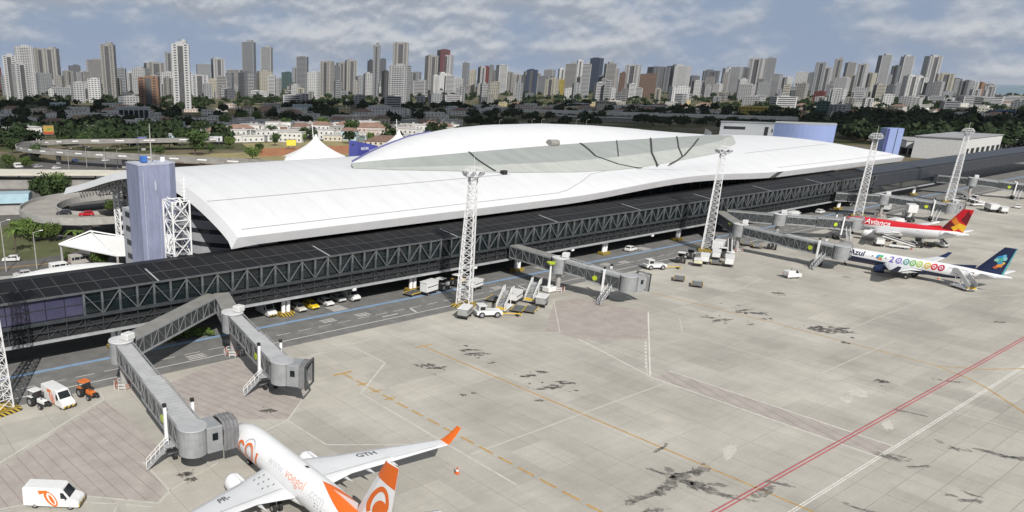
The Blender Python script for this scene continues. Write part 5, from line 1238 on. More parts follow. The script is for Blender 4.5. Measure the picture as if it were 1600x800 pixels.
at(stair_truck('white passenger stairs at the rear door of the navy tailed airliner', 2.7), 1504, 452, -35)
at(belt_loader('white belt loader under the rear of the red topped airliner'), 1470, 385, -50); at(dolly('dark dolly under the rear of the red topped airliner'), 1452, 384, -60)
at(truck('white catering truck behind the red and yellow tail', 3.0), 1398, 358, -95); at(truck('white raised catering truck farther behind the red tail', 3.0, True), 1418, 345, -60)
at(truck('white tanker truck at the far jet bridge, right of the tail', 2.4), 1548, 330, -60); at(belt_loader('white belt loader nearest the far jet bridge'), 1525, 322, 60); at(belt_loader('white belt loader pointing up beside the farthest mast'), 1508, 312, -40)
at(closed_cart('white cart near the foot of the farthest mast'), 1490, 322, -60); at(tractor('white tractor near the farthest mast', M_VW, M_VW), 1520, 316, -50); at(closed_cart('white cart parked under the far pier end'), 1225, 340, -80)
at(car('white car right of the far catering trucks', M_VW), 1590, 325, -80); at(car('white car under the pier behind the second docked bridge', M_VW), 1281, 333, -90); at(tractor('yellow tractor under the pier behind the red topped airliner', M_YELP, M_YELP), 1325, 322, -90)
at(closed_cart('white cart left of the red topped airliner nose'), 1385, 330, -80); at(van('white van under the pier near the third mast', L=5, Ht=2.1, hazard=False), 1412, 318, -90)
for k, (px, py, lb) in enumerate([(714, 740, 'orange and white cone on the open apron off the right wing tip'), (365, 749, 'orange and white cone in front of the left engine'), (1424, 390, 'red and white cone below the red topped airliner'), (1466, 436, 'small cone beside the belly of the navy tailed airliner')]): cone(gp(px, py), lb)
for T, px, py, a in [(closed_cart('white cart right behind the first mast under the pier edge', 3.0, 1.9), 742, 452, -78), (tractor('yellow tractor behind the first mast under the pier', M_YELP, M_VW), 716, 447, -78), (dolly('empty dolly on the road right of the first mast'), 772, 470, -70), (closed_cart('grey sided cart left of the middle bridge column', 3.0, 1.9, mat('grey_curtain', (.30, .30, .29), .8)), 846, 478, -62),
                      (tractor('white tractor beside the third white cart at the second mast', M_VW, M_VW), 1128, 402, -60), (closed_cart('long white cart in front of the second mast', 4.0, 2.0), 1118, 404, -62), (dolly('dark dolly below the middle of the second docked bridge'), 1166, 383, -60), (car('white car parked by the third striped column base', M_VW), 985, 392, -85),
                      (truck('white box truck under the pier beyond the second mast', 2.8), 1236, 345, -88), (closed_cart('white cart beside the nose gear of the red topped airliner', 3.2, 2.0), 1372, 384, -60), (belt_loader('white belt loader at the front of the red topped airliner'), 1404, 388, 20), (tractor('white tractor under the belly of the red topped airliner', M_VW, M_BUMP), 1432, 386, -60), (closed_cart('white cart right of the tanker truck', 3.2, 2.0), 1566, 333, -60)]: at(T, px, py, a)
# striped kerb and yellow bin at the left mast
def barrier(label, px, py):
    T = thing('yellow_bin', label, 'bin'); b = MB(); b.box((0, 0, .55), (.8, .6, 1.1), M_YELP, bev=.05); b.build('bin_body', T); b = MB(); b.box((0, 0, 1.14), (.9, .7, .1), M_YELP, bev=.03); b.build('lid', T); at(T, px, py, 10); return T
barrier('yellow bin at the foot of the leftmost mast', 4, 645)
# shrubs in the planter under the first bridge are built with the trees
# ================================================================== LANDSIDE
M_LEAF = mat('leaves', (.045, .075, .022), .7, var=.55, scale=.35, rand=.35, spec=.2)
M_LEAFL = mat('bright_leaves', (.085, .13, .03), .7, var=.5, scale=.4, rand=.3, spec=.2)
M_LEAFD = mat('dark_leaves', (.022, .036, .014), .75, var=.6, scale=.08, world=True, spec=.15)
M_BARK = mat('bark', (.10, .08, .06), .9)
M_LAWN = mat('lawn', (.085, .095, .035), .95, var=.35, scale=.15, world=True)
M_DRY = mat('dry_grass', (.26, .22, .10), .95, var=.3, scale=.12, world=True)
M_SOIL = mat('red_soil', (.33, .14, .06), .95, var=.3, scale=.2, world=True)
M_TERRA = mat('terracotta_tiles', (.20, .125, .095), .85, var=.3, scale=.5, rand=.25)
M_FIBRE = mat('fibre_cement', (.43, .415, .395), .9, var=.25, scale=.4, rand=.25)
M_WALLC = mat('coloured_wall', (1, 1, 1), .85, objcol=True, var=.12, scale=.4)
M_DWIN = mat('dark_window', (.035, .04, .05), .25, var=.2, scale=.3)
M_MEMB = mat('white_membrane', (.76, .76, .74), .6, var=.05, scale=.3)
rt2 = random.Random(5)
sheet('landside_road', [(-60, 141.2), (82, 141.2), (90, 210), (130, 330), (200, 420), (110, 430), (30, 330), (-60, 300)], -.06, M_ROADL, kind='structure')
sheet('lawn', [(30, 205), (44, 196), (58, 200), (62, 212), (52, 222), (52, 250), (38, 240)], -.03, M_LAWN, kind='structure')
sheet('lawn', [(12, 186), (30, 181), (36, 189), (20, 198)], -.03, M_LAWN, kind='structure')
sheet('lawn', [(140, 310), (200, 300), (240, 420), (180, 430), (150, 360)], -.02, M_DRY, kind='structure')
sheet('lawn', [(200, 330), (330, 300), (360, 470), (260, 480)], -.025, M_DRY, kind='structure')
sheet('red_earth', [(225, 395), (300, 380), (330, 430), (250, 440)], -.012, M_SOIL, kind='structure')
sheet('pavement', [(20, 178), (68, 166), (70, 174), (22, 186)], -.045, M_CONC, kind='structure')
line('kerb_line', [(5, 205), (30, 192), (60, 188)], .5, -.01, M_YEL).__setitem__('kind', 'structure')
line('path', [(0, 176), (30, 172), (60, 164)], 1.2, -.02, M_CONC).__setitem__('kind', 'structure')
# ---- trees
def crown_mesh(name, r, hgt, n, leaf, m, seed, lobes=7):
    q = random.Random(seed); vs = []; fs = []
    L_ = [(q.gauss(0, r * .38), q.gauss(0, r * .38), hgt * q.uniform(.45, .8), r * q.uniform(.42, .66)) for _ in range(lobes)]
    for k in range(n):
        cx, cy, cz, lr = q.choice(L_); v = Vector((q.gauss(0, 1), q.gauss(0, 1), q.gauss(0, .8))).normalized() * lr * q.uniform(.62, 1.08)
        p = Vector((cx, cy, cz)) + v; nrm = (v.normalized() + Vector((q.gauss(0, .5), q.gauss(0, .5), q.gauss(.3, .5)))).normalized()
        x = nrm.orthogonal().normalized(); x.rotate(Matrix.Rotation(q.random() * 6.28, 3, nrm)); y = nrm.cross(x); s = leaf * q.uniform(.6, 1.4); o = len(vs)
        vs += [p - x * s - y * s * .5, p + x * s * .2 - y * s * .8, p + x * s + y * s * .4, p - x * s * .3 + y * s * .8]; fs.append((o, o + 1, o + 2, o + 3))
    me = bpy.data.meshes.new(name); me.from_pydata(vs, [], fs); me.materials.append(m); me.update(); return me
def trunk_mesh(h, r, seed):
    q = random.Random(seed); b = MB(); b.cyl((0, 0, 0), (0, 0, h * .45), r, r * .7, M_BARK, 7)
    for k in range(5):
        a = q.random() * 6.28; b.cyl((0, 0, h * (.3 + .03 * k)), (cos(a) * h * .22, sin(a) * h * .22, h * (.62 + .05 * k)), r * .5, r * .15, M_BARK, 5)
    me = bpy.data.meshes.new('trunk'); me.from_pydata(b.v, [], b.f); me.materials.append(M_BARK); me.update(); return me
CR = [crown_mesh('crown', 4.2, 8.5, 1500, .34, M_LEAF, s) for s in (1, 2, 3)] + [crown_mesh('crown', 4.4, 7.8, 1500, .34, M_LEAFL, s) for s in (4, 5)]
TR = [trunk_mesh(8.5, .28, s) for s in (1, 2)]
BU = [crown_mesh('foliage', 1.3, 1.7, 420, .16, M_LEAFL, s, 5) for s in (8, 9)]
def tree(x, y, sc, kind, label, grp='trees on the land side'):
    t = thing('tree', label, 'tree', (x, y, -.05), rt2.random() * 6.28, grp); t.scale = (sc, sc, sc * rt2.uniform(.9, 1.12))
    obj('crown', CR[kind], t); obj('trunk', TR[kind % 2], t); return t
def palm(x, y, h, label):
    t = thing('palm_tree', label, 'palm', (x, y, 0), rt2.random() * 6); b = MB(); b.cyl((0, 0, 0), (.3, 0, h), .22, .14, M_BARK, 8); b.build('trunk', t)
    for k in range(13):
        a = 6.283 * k / 13 + rt2.uniform(-.2, .2); b = MB(); pr = None; dr = rt2.uniform(.1, 1.0)
        for j in range(7):
            u = j / 6; rr = 3.2 * u; z = h + 1.0 * sin(u * 2.2) - 2.6 * u * u * dr; w = .5 * sin(pi * min(1, u * .9 + .1)) + .03
            c = Vector((.3 + rr * cos(a), rr * sin(a), z)); s = Vector((-sin(a), cos(a), 0)) * w
            cur = (c - s + Vector((0, 0, -.15)), c, c + s + Vector((0, 0, -.15)))
            if pr: b.add([pr[0], pr[1], cur[1], cur[0], pr[2], cur[2]], [(0, 1, 2, 3), (1, 4, 5, 2)], M_LEAFL)
            pr = cur
        b.build('frond', t)
    return t
tl = [(305, 243, 1.75, 0, 'big round tree right of the blue tower, beside the billboard'), (70, 322, 1.25, 1, 'dark tree behind the teal roofed building'), (88, 318, 1.1, 0, 'dark tree next to the white roof tip at left'), (155, 416, .55, 4, 'small bright tree between the vans and the blue tower'), (163, 412, .4, 3, 'smaller bright shrub tree by the blue tower foot'),
      (105, 408, .3, 3, 'little round tree left of the grey minibus'), (35, 372, .75, 4, 'leafy tree under the left end of the ramp'), (52, 378, .7, 3, 'leafy tree under the ramp, second from left'), (66, 374, .62, 4, 'leafy tree under the ramp, third from left'), (86, 378, .62, 3, 'leafy tree under the ramp next to its column'),
      (178, 330, .55, 4, 'bright tree inside the ramp loop beside the blue tower'), (250, 245, .8, 2, 'tree on the lawn behind the blue tower'), (395, 250, 1.0, 3, 'tree with pale leaves right of the brown pavilion'), (330, 238, .6, 2, 'small tree left of the brown pavilion'), (408, 238, .7, 0, 'tree by the white wall left of the tent'),
      (600, 212, 1.1, 0, 'tree behind the small tent peak'), (580, 225, .9, 3, 'tree in front of the blue sign building'), (446, 205, 1.3, 0, 'dark tree left of the tent mast'), (505, 205, 1.35, 3, 'olive tree right of the tent mast'), (545, 215, 1.5, 0, 'broad tree above the blue sign building'), (585, 205, 1.3, 0, 'dark broad tree near the pink house'),
      (130, 232, 1.3, 1, 'dark tree inside the flyover loop'), (105, 234, 1.1, 0, 'dark tree inside the flyover loop, farther left'), (205, 228, 1.2, 1, 'dark tree below the yellow billboard'), (180, 230, 1.2, 0, 'dark tree left of the yellow billboard'), (375, 195, 1.6, 4, 'bright green tree left above the white houses'), (400, 193, 1.6, 3, 'bright green tree above the white houses, right one'), (350, 198, 1.4, 4, 'bright green bush tree above the white billboard'), (420, 215, 1.2, 0, 'dark tree right of the white houses'),
      (20, 240, 1.2, 0, 'dark tree at the left edge beside the flyover bend'), (60, 250, 1.0, 1, 'dark tree under the near arm of the flyover'), (90, 300, .9, 3, 'green tree at the near end of the long cream roof'), (225, 262, .7, 0, 'tree hidden behind the blue tower top'), (265, 232, 1.0, 1, 'dark tree right of the blue billboard'), (285, 228, 1.2, 0, 'dark tree left of the big round tree'), (360, 232, .9, 3, 'green tree in front of the white wall'), (430, 228, .9, 0, 'dark tree left of the yellow hoarding'), (475, 222, .8, 3, 'green tree right of the yellow hoarding'),
      (15, 262, .8, 3, 'bright bush tree at the left edge below the flyover'), (40, 262, .7, 4, 'bright bush tree left of the long cream roof')]
for (px, py, sc, k, lb) in tl:
    p = gp(px, py); tree(p.x, p.y, sc, k, lb)
for k in range(7):
    t = thing('shrub', ['leftmost', 'second', 'third', 'fourth', 'fifth', 'sixth', 'rightmost'][k] + ' shrub in the row under the first jet bridge', 'shrub', (44.5 + k * 1.9, 118.6 + .1 * (k % 2), 0), rt2.random() * 6, 'shrubs under the pier'); obj('foliage', BU[k % 2], t)
for (px, py, h, lb) in [(25, 395, 6, 'palm beside the left road near the ramp'), (118, 392, 5, 'palm under the white canopy tip')]:
    p = gp(px, py); palm(p.x, p.y, h, lb)
# ---- swept decks: ramp and flyover
def sweep(name, label, cat, pts, w, z, th, par, mdeck, cols=(), wave=None):
    P_ = [Vector(p) for p in pts]; S_ = []
    for i in range(len(P_) - 1):
        p0 = P_[max(0, i - 1)]; p1, p2 = P_[i], P_[i + 1]; p3 = P_[min(len(P_) - 1, i + 2)]
        for k in range(8):
            t = k / 8; S_.append(.5 * ((2 * p1) + (p2 - p0) * t + (2 * p0 - 5 * p1 + 4 * p2 - p3) * t * t + (3 * p1 - p0 - 3 * p2 + p3) * t**3))
    S_.append(P_[-1]); T = thing(name, label, cat, (0, 0, 0)); N_ = len(S_)
    nr = []
    for i in range(N_):
        d = (S_[min(N_ - 1, i + 1)] - S_[max(0, i - 1)]).normalized(); nr.append(Vector((-d.y, d.x)))
    zz = (lambda i: z[0] + (z[1] - z[0]) * i / (N_ - 1)) if isinstance(z, tuple) else (lambda i: z)
    rings = [[(*(S_[i] - nr[i] * w / 2), zz(i) - th), (*(S_[i] + nr[i] * w / 2), zz(i) - th), (*(S_[i] + nr[i] * w / 2), zz(i)), (*(S_[i] - nr[i] * w / 2), zz(i))] for i in range(N_)]
    b = MB(); b.loft(rings, mdeck, smooth=False); b.build('deck', T)
    for sg in (-1, 1):
        rings = [[(*(S_[i] + nr[i] * sg * (w / 2 - .05)), zz(i) - th * .9), (*(S_[i] + nr[i] * sg * (w / 2 + .3)), zz(i) - th * .9), (*(S_[i] + nr[i] * sg * (w / 2 + .3)), zz(i) + par), (*(S_[i] + nr[i] * sg * (w / 2 - .05)), zz(i) + par)] for i in range(N_)]
        b = MB(); b.loft(rings, M_CONC if name == 'ramp' else (mat('viaduct_concrete', (.52, .51, .48), .8, var=.12, scale=.1) if name == 'metro_viaduct' else M_CONCD), smooth=False); pp = b.build('parapet', T)
        if wave:
            for i in range(0, N_ - 2, 3):
                b = MB(); q0, q1 = S_[i] + nr[i] * sg * (w / 2 + .33), S_[i + 1] + nr[i + 1] * sg * (w / 2 + .33); b.bar((*q0, zz(i) + par * .55), (*q1, zz(i) + par * .55), .06, .6, M_WHT); b.build('white_panel', pp)
    for c in cols:
        b = MB(); i = int(c * (N_ - 1)); b.box((*S_[i], (zz(i) - th) / 2), (1.2, 2.6, zz(i) - th), M_CONC, rz=atan2(nr[i].y, nr[i].x)); b.build('column', T)
    return T
sweep('ramp', 'curved concrete car ramp left of the blue tower', 'ramp', [(112, 262), (90, 264), (72, 260), (61, 248), (58, 234), (64, 222), (78, 218), (96, 219)], 10.5, 5.0, 1.3, 1.0, mat('ramp_deck', (.30, .28, .25), .9, var=.15, scale=.2, world=True), (.12, .3, .45, .6, .75))
sweep('flyover', 'curved road flyover loop at the far left', 'flyover', [(225, 452), (175, 466), (140, 478), (116, 474), (106, 452), (108, 428), (122, 400), (142, 370), (166, 338), (190, 305)], 9, 6.0, 1.2, 1.0, M_ROADL, (.1, .3, .5, .62, .75, .88), True)
p = gp(100, 335, 5); c = car('dark car driving on the concrete ramp', mat('car_black', (.03, .03, .035), .3), 4.4); c.location = (p.x, p.y, 5.0); c.rotation_euler.z = radians(70)
p = gp(135, 337, 5); c = car('red car driving on the concrete ramp', mat('car_red', (.45, .01, .02), .3), 4.4); c.location = (p.x, p.y, 5.0); c.rotation_euler.z = radians(78)
p = gp(48, 227, 6); c = car('dark car on the flyover bend', mat('car_black', (.03, .03, .035), .3), 4.4); c.location = (110, 440, 6.0); c.rotation_euler.z = radians(10)
at(van('white minibus with dark windows on the land side road', L=5.6, Ht=2.4, windows=True, hazard=False), 97, 424, -85); at(van('grey minibus with dark windows behind the white one', mat('van_grey', (.42, .40, .37), .4), L=5.8, Ht=2.6, windows=True, hazard=False), 127, 412, -85)
at(van('white van on the road below the flyover', L=6, windows=True, hazard=False), 32, 262, -80)
at(car('dark car parked beside the minibuses', mat('car_black', (.03, .03, .035), .3), 4.3), 120, 424, -85)
for k, (px, py, a, nm, cl) in enumerate([(60, 262, -70, 'silver', (.40, .40, .40)), (88, 264, -70, 'white', (.66, .66, .65)), (165, 252, -60, 'white', (.66, .66, .65)), (178, 268, -65, 'dark grey', (.06, .06, .065)), (118, 252, -60, 'blue', (.05, .10, .25)), (36, 432, 80, 'silver', (.40, .40, .40)), (18, 408, 70, 'white', (.66, .66, .65)), (148, 428, -85, 'dark grey', (.06, .06, .065))]):
    at(car(nm + ' car ' + ['leftmost on the road below the flyover', 'second on the road below the flyover', 'under the right arm of the flyover', 'right of the last lamp below the flyover', 'between the flyover columns', 'driving left of the minibuses', 'on the road by the yellow kerb at left', 'right of the minibuses near the small tree'][k], mat('car_paint_' + nm.replace(' ', '_'), cl, .35), 4.3), px, py, a)
# ---- roofs and canopies at the left
M_CREAM = mat('cream_roof', (.56, .53, .45), .8, var=.12, scale=.2, world=True)
T = thing('car_park_canopy', 'long cream flat roof below the flyover', 'canopy', (0, 0, 0))
b = MB(); b.prism([(40, 356), (56, 338), (120, 300), (133, 306), (74, 346), (52, 368)], 5.4, 6.2, M_CREAM); b.build('roof_slab', T)
b = MB(); b.prism([(46, 352), (60, 336), (118, 303), (126, 306), (72, 342), (54, 362)], -.1, 3.4, M_CONCD); b.build('wall', T)
for k in range(9):
    b = MB(); x, y = 48 + k * 9, 352 - k * 5.6; b.box((x, y, 2.7), (.5, .5, 5.4), M_CONC); b.build('post', T)
M_TEAL = mat('pale_teal_metal', (.30, .42, .47), .5, var=.1, scale=.3)
T = thing('teal_roofed_building', 'building with a folded pale teal metal roof at the left edge', 'building', (52, 274, 0), -.35)
b = MB(); b.box((0, 0, 2), (22, 12, 4), M_CONC); b.build('wall', T)
b = MB(); b.add([(-12, -7, 4.0), (12, -7, 4.0), (12, -3.5, 6.6), (-12, -3.5, 6.6), (12, 4, 6.6), (-12, 4, 6.6), (12, 7, 4.2), (-12, 7, 4.2)], [(0, 1, 2, 3), (3, 2, 4, 5), (5, 4, 6, 7), (1, 6, 4, 2), (0, 3, 5, 7)], M_TEAL); b.build('roof', T)
b = MB(); b.box((11.05, 1, 2.2), (.1, 6, 2.6), mat('navy_panel', (.02, .04, .12), .5)); b.build('gate', T)
T = thing('entrance_canopy', 'white folded membrane canopy with a steel mast before the blue tower', 'canopy', (0, 0, 0))
c1, c2, c3, c4, c5 = Vector((50.0, 189.5, 4.6)), Vector((57.3, 186.5, 7.2)), Vector((69, 174, 6.0)), Vector((66, 166.5, 4.4)), Vector((57.6, 170, 4.6))
b = MB(); dz = Vector((0, 0, -.25)); b.add([c1, c2, c3, c4, c5, c1 + dz, c2 + dz, c3 + dz, c4 + dz, c5 + dz], [(0, 4, 1), (4, 3, 2), (4, 2, 1), (5, 6, 9), (9, 7, 8), (9, 6, 7), (0, 5, 9, 4), (4, 9, 8, 3), (0, 1, 6, 5), (1, 2, 7, 6), (2, 3, 8, 7)], M_MEMB); mb = b.build('membrane', T)
b = MB(); b.bar(c1 + Vector((0, 0, .1)), c2 + Vector((0, 0, .6)), .25, .25, M_WHT); b.bar(c2 + Vector((0, 0, .6)), c3, .25, .25, M_WHT); b.bar(c2 + Vector((0, 0, .6)), c5, .22, .22, M_WHT); b.bar(c5, c3, .12, .12, M_WHT); b.bar(c1, c5, .2, .3, M_WHT); b.bar(c5, c4, .2, .3, M_WHT); b.build('edge_tube', mb)
for q in (c1, c5, c3):
    b = MB(); b.cyl((q.x + .5, q.y, 0), (q.x + .5, q.y, q.z - .2), .3, .3, M_CONC, 10); b.build('post', T)
T = thing('shell_canopy', 'low white curved shell roof peeping over the pier at left', 'canopy', (43, 154, 0))
rg = []
for i in range(13):
    u = -1 + 2 * i / 12; r_ = max(.05, (1 - u * u) ** .5); rg.append([(u * 17, 8.5 * r_ * cos(pi * k / 10), 3.2 + 4.0 * r_ * sin(pi * k / 10)) for k in range(11)])
b = MB(); b.loft(rg, M_MEMB, close=False, capa=False, capb=False); b.build('shell', T)
for sx in (-9, 0, 9):
    for sy in (-4, 4):
        b = MB(); b.cyl((sx, sy, 0), (sx, sy, 3.2), .2, .2, M_WHT, 8); b.build('post', T)
# people waiting under the canopy are too dim to read: a row of tables and chairs stands there as red seats
def seat_row(x, y, k):
    t = thing('waiting_bench', ['left', 'middle', 'right'][k] + ' red bench under the white canopy beside the blue tower', 'bench', (x, y, 0), .3); b = MB(); b.box((0, 0, .45), (1.8, .5, .08), mat('red_seat', (.42, .03, .05), .5), bev=.02); b.build('seat', t)
    b = MB(); b.box((0, .25, .8), (1.8, .06, .5), mat('red_seat', (.42, .03, .05), .5), bev=.02); b.build('backrest', t)
    for sx in (-.8, .8): b = MB(); b.box((sx, 0, .2), (.06, .45, .42), M_STEEL); b.build('leg', t)
for k, (px, py) in enumerate([(187, 421), (196, 419), (206, 417)]): p = gp(px, py); seat_row(p.x, p.y, k)
# ---- tents
def tent(label, cx, cy, r, zb, zp, rz):
    T = thing('membrane_tent', label, 'tent', (cx, cy, 0), rz); rg = []; n = 24
    for k in range(11):
        u = k / 10; rr = r * ((1 - u) ** 1.7 * .93 + .07 * (1 - u) + .025); z = zb + (zp - zb) * u; rg.append([(rr * (1 + .16 * cos(4 * 2 * pi * i / n) * (1 - u)) * cos(2 * pi * i / n), rr * (1 + .16 * cos(4 * 2 * pi * i / n) * (1 - u)) * sin(2 * pi * i / n), z - .9 * (1 - u) ** 2 * (1 - cos(4 * 2 * pi * i / n)) * -.8) for i in range(n)])
    b = MB(); b.loft(rg, M_MEMB, capa=False); b.build('membrane', T)
    b = MB(); b.cyl((0, 0, 0), (-2.2, 1.0, zp + 6), .35, .2, M_WHT, 8); b.build('mast', T)
    for k in range(4):
        a = pi / 2 * k; b = MB(); b.cyl((r * 1.12 * cos(a), r * 1.12 * sin(a), 0), (r * 1.05 * cos(a), r * 1.05 * sin(a), zb + .3), .18, .18, M_WHT, 6); b.build('post', T)
    return T
P_ = Vector((231, 343, 0)); q = proj((231, 343, 3)); tent('big white peaked membrane tent behind the long white roof', 231, 343, 18.5, 3.0, zat(493, 210, P_), .3)
p = gp(622, 232, 6); tent('small white tent peak showing above the vault edge', p.x, p.y, 15, 4, zat(622, 203, p), .6)
# ---- blue sign building
M_ROYAL = mat('royal_blue', (.045, .055, .26), .5, var=.06)
p = gp(545, 247); zt = zat(545, 219, p); T = thing('blue_sign_building', 'royal blue angular building with white letters beside the vault', 'building', (p.x, p.y, 0), -.45)
b = MB(); b.add([(0, 0, 0), (5, -1.0, 0), (19, 7, 0), (14, 12, 0), (0, 0, zt), (5, -1.0, zt - .6), (19, 7, zt * .62), (14, 12, zt * .62)], [(0, 1, 5, 4), (1, 2, 6, 5), (2, 3, 7, 6), (3, 0, 4, 7), (4, 5, 6, 7)], M_ROYAL); bb_ = b.build('wall', T)
vs, fs = text_verts('RECIFE', 2.0, 0, .02); b = MB(); d = Vector((14, 8, 0)).normalized(); nn = Vector((d.y, -d.x, 0)) * .08
b.add([Vector((5, -1, zt * .45)) + d * (2.5 + v.x) + Vector((0, 0, v.y)) + nn for v in vs], fs, M_WHT); b.build('lettering', bb_)
b = MB(); b.box((2.2, -.55, zt * .75), (.8, .1, .9), M_VOID, rz=-.2); b.build('window', bb_)
# ---- brown sunken pavilion
p = gp(340, 262); T = thing('brown_pavilion', 'low terracotta rimmed pavilion with a grey roof right of the blue tower', 'pavilion', (p.x, p.y, 0), -.5)
b = MB(); b.prism([(-22, -5), (6, -12), (34, -2), (14, 12), (-14, 10)], 0, 2.0, M_CONC); b.build('wall', T)
b = MB(); b.prism([(-23, -5.5), (6, -13), (35, -2), (14, 13), (-15, 11)], 2.05, 2.7, M_TERRA); rf = b.build('roof_rim', T)
b = MB(); b.prism([(-17, -3), (5, -8), (10, 6), (-11, 7)], 2.72, 2.9, M_FIBRE); b.build('roof_deck', rf); b = MB(); b.prism([(9, -8), (31, -2), (26, 2), (12, -3)], 2.72, 2.95, M_VOID); b.build('skylight', rf)
# ---- billboards
def billboard(label, px, py, wpx, hpx, colr, zb, stripes=None):
    p = gp(px, py + hpx / 2 + 6, 0); q = proj(p); sc = q[2] / F_PX; w, h = wpx * sc, hpx * sc; zt = zat(px, py, p)
    T = thing('billboard', label, 'billboard', (p.x, p.y, 0), atan2(p.y, p.x) - pi / 2)
    b = MB(); b.box((0, 0, zt), (w, .5, h), mat('board_' + label[:14], colr, .5, var=.1, scale=.5)); bo = b.build('panel', T)
    b = MB()
    for sx in (-1, 1): b.box((sx * (w / 2 + .1), -.05, zt), (.25, .6, h + .4), M_STEEL)
    for sz in (-1, 1): b.box((0, -.05, zt + sz * (h / 2 + .1)), (w + .4, .6, .25), M_STEEL)
    b.build('frame', bo)
    for (u, v, ww, hh, cc_) in stripes or []: b = MB(); b.box((u * w, -.3, zt + v * h), (ww * w, .06, hh * h), mat('print_%d_%d' % (int(cc_[0] * 100), int(cc_[2] * 100)), cc_, .5)); b.build('print', bo)
    for sx in (-.3, .3): b = MB(); b.cyl((sx * w, .3, 0), (sx * w, .3, zt), .25, .22, M_STEEL, 8); b.build('post', T)
billboard('yellow and red billboard above the flyover loop, left one', 77, 203, 15, 13, (.42, .26, .05), 8, [(0, -.35, .95, .25, (.4, .05, .03)), (.1, .1, .5, .3, (.2, .25, .05))]); billboard('orange and red billboard above the flyover loop, right one', 158, 204, 17, 11, (.38, .16, .05), 8, [(.3, 0, .35, .9, (.38, .05, .05))])
billboard('long yellow billboard behind the blue tower', 195, 220, 24, 7, (.50, .42, .03), 6, [(0, .1, .6, .3, (.30, .28, .05))]); billboard('blue billboard directly above the blue tower', 220, 218, 19, 8, (.12, .15, .38), 6, [(0, 0, .7, .5, (.20, .24, .45))]); billboard('white billboard right of the big round tree', 335, 217, 25, 8, (.55, .56, .58), 6, [(-.1, 0, .5, .3, (.25, .27, .4)), (.3, -.1, .12, .6, (.1, .1, .1))])
billboard('yellow hoarding left of the big tent', 455, 223, 15, 9, (.75, .62, .06), 5)
# ---- street lamps
def lamp(px, py, h, label, two=False):
    p = gp(px, py); T = thing('street_lamp', label, 'street lamp', (p.x, p.y, 0), atan2(p.y, p.x)); b = MB(); b.cyl((0, 0, 0), (0, 0, h), .16, .09, M_CONC, 8); b.build('pole', T)
    for sg in ((1, -1) if two else (1,)):
        b = MB(); b.bar((0, 0, h - .1), (0, -1.6 * sg, h + .35), .1, .1, M_CONC); b.box((0, -1.9 * sg, h + .38), (.4, .8, .16), M_WHT, bev=.05); b.build('lamp_arm', T)
for k, (px, py, h, lb) in enumerate([(58, 420, 9, 'street lamp in front of the left ramp trees'), (10, 424, 12, 'street lamp at the left edge by the yellow kerb'), (136, 262, 10, 'street lamp below the flyover, first from left'), (108, 265, 10, 'street lamp left below the flyover columns'), (165, 264, 10, 'street lamp below the flyover, second from left'), (184, 262, 9, 'street lamp below the flyover right before the tower'), (102, 222, 11, 'twin street lamp over the far flyover, left', ), (143, 222, 11, 'twin street lamp over the far flyover, right')]): lamp(px, py, h, lb, k > 5)
# ---- right background: blue drum, slab, sheds, metro viaduct
p = gp(1252, 226); sc = proj(p)[2] / F_PX; T = thing('blue_drum_building', 'broad periwinkle blue round building behind the right roof slope', 'building', (p.x, p.y, 0), 0); r_ = 41 * sc; zt = zat(1252, 194, p)
fd_ = Vector((p.x, p.y)).normalized(); sd2 = Vector((fd_.y, -fd_.x)); M_PERI = mat('periwinkle_wall', (.26, .33, .58), .6, var=.06, scale=.1)
pts = [tuple(sd2 * r_ * (-1 + 2 * k / 12) - fd_ * r_ * .35 * sin(pi * k / 12)) for k in range(10)] + [tuple(sd2 * r_ * 1.0 + fd_ * 4), tuple(sd2 * r_ + fd_ * 26), tuple(-sd2 * r_ + fd_ * 26)]
b = MB(); b.prism(pts, 0, zt, M_PERI); dw = b.build('wall', T); b = MB(); b.prism([(x * 1.01, y * 1.01) for x, y in pts], zt + .05, zt + .5, M_BEAM); b.build('roof', T)
p = gp(1170, 214); zt = zat(1170, 192, p); sc = proj(p)[2] / F_PX; T = thing('grey_annex', 'grey annex with a dark doorway left of the blue drum', 'building', (p.x, p.y, 0), atan2(p.y, p.x) - pi / 2)
b = MB(); b.box((0, 8, zt / 2), (84 * sc, 16, zt), mat('annex_grey', (.40, .42, .45), .7)); w_ = b.build('wall', T); b = MB(); b.box((0, 8, zt + .3), (86 * sc, 17, .5), M_BEAM); b.build('roof', T)
b = MB(); b.box((22 * sc, -.1, zt * .4), (5 * sc, .2, zt * .7), M_VOID); b.build('doorway', w_); b = MB(); b.box((-22 * sc, -.1, zt * .62), (30 * sc, .2, zt * .2), M_VOID); b.build('window', w_)
for k in range(3): b = MB(); b.box(((30 + 4 * k) * sc, -.1, zt * .5), (1.6 * sc, .2, zt * .25), M_VOID); b.build('window', w_)
p = gp(1388, 248); zt = zat(1388, 200, p); T = thing('blue_slab_tower', 'narrow periwinkle blue slab tower behind the right end of the roof', 'tower', (p.x, p.y, 0), atan2(p.y, p.x) - pi / 2 + .5)
b = MB(); b.box((0, 3, zt / 2), (9.5, 7, zt), M_PERI); s_ = b.build('shaft', T); b = MB(); b.box((1.2, -.54, zt / 2), (.35, .1, zt * .98), M_VOID); b.build('shadow_gap', s_); b = MB(); b.box((-3.9, -.55, zt / 2), (1.4, .1, zt * .98), mat('deep_blue', (.05, .06, .2), .5)); b.build('blue_panel', s_)
